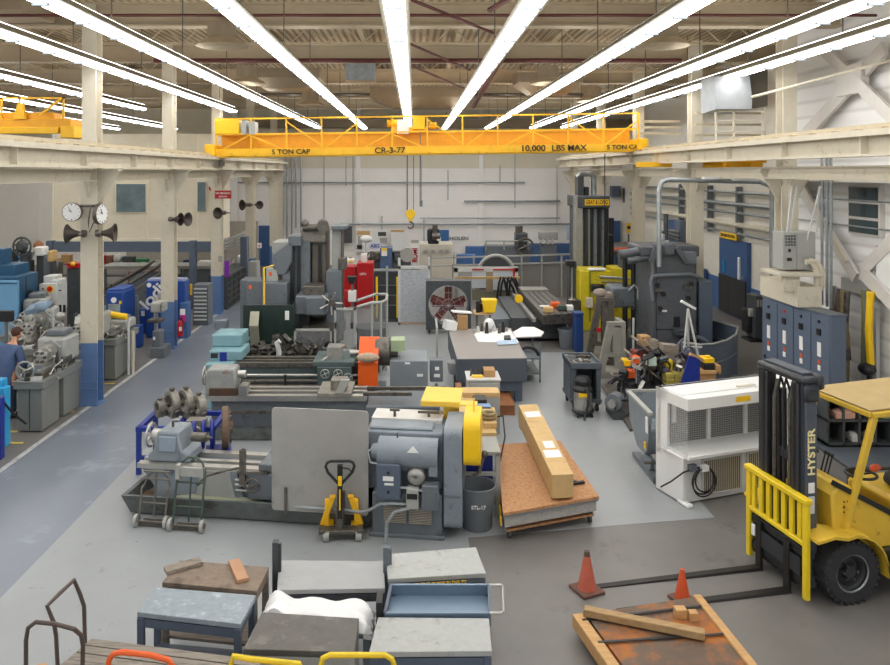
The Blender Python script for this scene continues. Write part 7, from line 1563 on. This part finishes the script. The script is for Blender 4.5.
# ================================================================ foreground tables
def table(bl,br,fr,fl,h,m_top,m_leg,label,name='work_table',th=.05,shelf=True,legw=.06,bev=.006,cat='table'):
    p=[P(a,b_,h) for a,b_ in (bl,br,fr,fl)]
    cx_=sum(a[0] for a in p)/4; cy_=sum(a[1] for a in p)/4
    t=T(name,label,cat,(cx_,cy_,0))
    slab(p,h-th,h).o('table_top', m_top, t, bev=bev)
    ins=inset(p,.93)
    for (a,b_) in ins: G().b(a-legw/2,a+legw/2,b_-legw/2,b_+legw/2,0,h-th).o('leg', m_leg, t)
    for i in range(4):
        a,b_=ins[i],ins[(i+1)%4]; G().bar((a[0],a[1],h-th-.05),(b_[0],b_[1],h-th-.05),.03,.08).o('apron_rail', m_leg, t)
    if shelf:
        slab(ins,.22,.25).o('lower_shelf', m_leg, t)
    return t,p
ttw=mat('brown_top','#847465',.75,var=.2,scale=10,hex2='#5e5146',amt=.25,scale2=4)
ttb=mat('blue_grey_top','#8d98a0',.5,var=.12,scale=14,hex2='#b3bcc2',amt=.25,scale2=9)
ttd=mat('dark_top','#5d5a55',.45,.2,var=.15,scale=6,hex2='#77736c',amt=.2,scale2=4)
ttg=mat('grey_top','#aaaca9',.5,var=.08,scale=14,hex2='#85857f',amt=.15,scale2=6)
h=.8
table((180,560),(269,567),(257,591),(162,582),h,ttw,woodD,'brown topped work table with two loose planks, farthest left')
table((155,587),(256,595),(241,624),(137,612),h,ttb,gryC,'blue grey topped work table with wide legs at left')
table((262,612),(359,618),(355,652),(243,649),h,ttd,gryL,'dark stained work table in front of the white wrapped load')
table((386,554),(476,547),(486,573),(388,579),h,ttg,gryM,'grey topped work table with yellow lettering on its front edge')
text('MACHINE SHOP BLDG 77',.055,(*[(P(388,583,.77)[0]+P(484,576,.77)[0])/2,P(436,581,.77)[1]-.035],.755),(PI/2,0,math.atan2(P(486,573,h)[1]-P(388,579,h)[1],P(486,573,h)[0]-P(388,579,h)[0])),yelS,[o for o in bpy.data.objects if o.get('label','').startswith('grey topped work table')][0],depth=.003)
table((378,617),(489,618),(492,651),(369,652),h,ttg,gryC,'pale speckled grey work table nearest the camera')
tt,p=table((279,560),(384,561),(385,588),(277,590),.72,mat('big_plate','#a3a4a4',.6,var=.06,hex2='#8d8882',amt=.15,scale2=2),gryD,'large low concrete coloured table behind the wrapped load',shelf=False)
Y=9.2
for i,(q0,w0,w1,l) in enumerate([(275,543,600,'dark upright post left of the large low table'),(386,548,600,'slim upright post right of the large low table')]):
    x,y=P(q0,w0+90,0); xx=X(q0,8.0); G().b(xx-.03,xx+.03,8.0,8.08,0,Z(w0,8.0)).b(xx+.03,xx+.06,8.02,8.06,0,Z(w0+2,8.0)).o('upright_post', gryD if i==0 else gryM, None, l,'post')
# loose planks
def plank(a,b_,w_,th,z,m,label):
    pa=P(*a,z);pb=P(*b_,z); G().bar((pa[0],pa[1],z+th/2+.002),(pb[0],pb[1],z+th/2+.002),w_,th).o('plank', m, None,label,'plank',bev=.004)
plank((165,573),(201,563),.13,.04,h,woodD,'weathered grey plank on the brown topped table')
plank((234,563),(243,583),.12,.04,h,mat('pink_wood','#b58a6b',.7,var=.1),'reddish plank on the brown topped table')
# wrapped load
p=[P(a,b_,.8) for a,b_ in ((268,588),(374,594),(372,618),(258,614))]
t=T('load_table','table carrying a load wrapped in white plastic','table',(sum(a[0] for a in p)/4,sum(a[1] for a in p)/4,0))
slab(p,.6,.64).o('table_top', gryM, t)
for a in inset(p,.9): G().b(a[0]-.03,a[0]+.03,a[1]-.03,a[1]+.03,0,.6).o('leg', gryM, t)
nx_,ny_=26,12; V=[];Fq=[]
for j in range(ny_+1):
    for i in range(nx_+1):
        u,v=i/nx_,j/ny_; a=lerp(p[3],p[2],u); b2=lerp(p[0],p[1],u); c_=lerp(a,b2,v)
        e=min(u,1-u,v,1-v); zz=.68+.08*min(1,e*7)**.6+.02*math.sin(u*9+v*4)*math.cos(v*7+u*3)+R.uniform(-.004,.004)+(.08*math.exp(-((u-.12)**2)/.01))
        if e<=0: zz=.6
        V.append((c_[0]+.02*math.sin(v*20),c_[1]+.02*math.sin(u*17),zz))
for j in range(ny_):
    for i in range(nx_): k=j*(nx_+1)+i; Fq.append((k,k+1,k+nx_+2,k+nx_+1))
n0=len(V); k0=[i for i in range(nx_+1)]+[j*(nx_+1)+nx_ for j in range(1,ny_+1)]+[ny_*(nx_+1)+i for i in range(nx_-1,-1,-1)]+[j*(nx_+1) for j in range(ny_-1,0,-1)]
low=[]
for k in k0: v=V[k]; V.append((v[0],v[1],.645)); low.append(len(V)-1)
m_=len(k0)
for i in range(m_): Fq.append((k0[i],low[i],low[(i+1)%m_],k0[(i+1)%m_]))
G().add(V,Fq).add([],[]).o('plastic_wrapped_load', plast, None,'load under crumpled white plastic sheet','wrapped load',sm=60)
G().b(X(376,7.1),X(382,7.1),7.1,7.3,.5,.92).o('upright_post', black, None,'black upright end cap right of the white wrapped load','post')
# tray cart
h=.82
pp=[P(a,b_,h) for a,b_ in ((391,585),(489,585),(490,613),(385,613))]
t=T('tray_cart','blue grey steel tray cart with tube push handle','cart',(sum(a[0] for a in pp)/4,sum(a[1] for a in pp)/4,0))
tb=mat('tray_blue','#72869a',.35,.2,var=.06)
slab(pp,h-.12,h-.1).o('tray_floor', tb, t)
for i in range(4): a,b_=pp[i],pp[(i+1)%4]; G().bar((a[0],a[1],h-.06),(b_[0],b_[1],h-.06),.015,.13).bar((a[0],a[1],h),(b_[0],b_[1],h),.03,.015).o('tray_wall', gryC if i%2 else tb, t)
slab(inset(pp,.97),.2,.23).o('lower_shelf', gryC, t)
for a in inset(pp,.95): G().b(a[0]-.02,a[0]+.02,a[1]-.02,a[1]+.02,.1,h-.1).wheel((a[0],a[1],.06),.06,.03).o('leg', gryC, t)
a,b_=pp[1],pp[2]; G().t([(a[0],a[1],h),(a[0]+.12,a[1],h),(a[0]+.14,a[1]-.03,h),(b_[0]+.13,b_[1]+.03,h),(b_[0]+.11,b_[1],h),(b_[0],b_[1],h)],.014).o('push_handle', steel, t)
x,y=P(468,594,h-.1); G().s((x,y,h-.09),(.015,.015,.008)).o('white_button', paper, None,'tiny white round button lying in the blue grey tray','button')
# wooden cart bottom left
h=.75
p=[P(a,b_,h) for a,b_ in ((92,638),(262,660),(240,720),(30,690))]
t=T('plank_cart','weathered plank topped cart with dark tube handles, bottom left','cart',(sum(a[0] for a in p)/4,sum(a[1] for a in p)/4,0))
for k in range(7):
    a=lerp(p[0],p[3],k/7+.004);b_=lerp(p[1],p[2],k/7+.004);c_=lerp(p[1],p[2],(k+1)/7-.012);d_=lerp(p[0],p[3],(k+1)/7-.012); slab([a,b_,c_,d_],h-.05,h-.002*(k%3)).o('plank', mat('weathered_plank','#8d857b',.85,var=.2,scale=4,stretch=(1,10,1),hex2='#6b645c',amt=.3,scale2=3), t, bev=.004)
slab(inset(p,.96),h-.12,h-.055).o('frame', gryD, t)
for a in inset(p,.85): G().wheel((a[0],a[1],.1),.1,.05).b(a[0]-.03,a[0]+.03,a[1]-.03,a[1]+.03,.15,h-.12).o('caster', black, t)
hm=mat('handle_brown','#5d504a',.5,.3,var=.15)
def hp(q_,w_,Y): return (X(q_,Y),Y,Z(w_,Y))
G().t([hp(59,690,6.5),hp(56,635,6.45),hp(54,623,6.45),hp(47,606,6.42),hp(60,593,6.6),hp(74,580,6.75),hp(80,594,6.8),hp(84,606,6.8),hp(85,640,6.8),hp(86,690,6.8)],.018).o('push_handle', hm, t, label='tall bent brown tube handle')
G().t([hp(26,700,6.2),hp(26,640,6.1),hp(28,628,6.1),hp(36,622,6.1),hp(55,624,6.12),hp(74,629,6.15),hp(81,635,6.2),hp(83,645,6.2),hp(82,700,6.25)],.018).o('push_handle', hm, t, label='low rounded brown tube handle')
x,y=P(40,665,.6); G().lathe([(0,.0),(.06,0),(.06,.28),(0,.28)],(x,y,.3)).c((x,y,0),(x,y,.3),.02).o('wooden_peg', wood, None,'round pale wooden end inside the brown handles','peg')
# orange loop cart + yellow carts
def loopcart(pts,Y,m,label,board,mb_):
    t=T('panel_cart',label,'cart',(X(sum(a for a,b_ in pts)/len(pts),Y),Y,0))
    g=[hp(a,b_,Y) for a,b_ in pts]; g=[(g[0][0],Y,.1)]+g+[(g[-1][0],Y,.1)]
    G().t(g,.022).o('tube_handle', m, t)
    a,b_,w_=board; G().b(X(a,Y-.12),X(b_,Y-.12),Y-.9,Y-.05,Z(w_,Y)-.04,Z(w_,Y)).o('plywood_board', mb_, t); G().b(X(a,Y)+.02,X(b_,Y)-.02,Y-.88,Y-.02,.12,.2).o('base', gryD, t)
    for xx in (X(a,Y)+.08,X(b_,Y)-.08): G().wheel((xx,Y-.3,.06),.06,.03).o('caster', black, t)
loopcart([(108,672),(109,660),(113,654),(122,652),(150,655),(168,660),(174,668),(175,680)],5.9,orng,'cart with bright orange tube loop, bottom left',(112,170,690),woodD)
loopcart([(231,664),(233,656),(250,659),(300,664),(303,672)],5.95,yelB,'cart with yellow tube and plywood board, left of the two at the bottom',(232,302,668),wood)
loopcart([(320,668),(323,658),(330,655),(385,655),(392,659),(395,668)],5.95,yelB,'cart with yellow tube and plywood board, right of the two at the bottom',(322,394,662),wood)
# ---------------------------------------------------------------- camera, light, view
cam = bpy.data.cameras.new('camera'); co = bpy.data.objects.new('camera', cam); col.objects.link(co)
co.location = (0,0,H); co.rotation_euler = (PI/2,0,0)
cam.sensor_width = 36; cam.lens = 36*F/890; cam.shift_x = (445-CX)/890; cam.shift_y = -(332.5-CY)/890
cam.clip_end = 200; sc.camera = co
w = bpy.data.worlds.new('world'); sc.world = w; w.use_nodes = True
w.node_tree.nodes['Background'].inputs[0].default_value = (.97,.98,1,1); w.node_tree.nodes['Background'].inputs[1].default_value = .75
sc.view_settings.view_transform = 'Standard'; sc.view_settings.look = 'None'; sc.view_settings.exposure = 0.42; sc.view_settings.gamma = 1
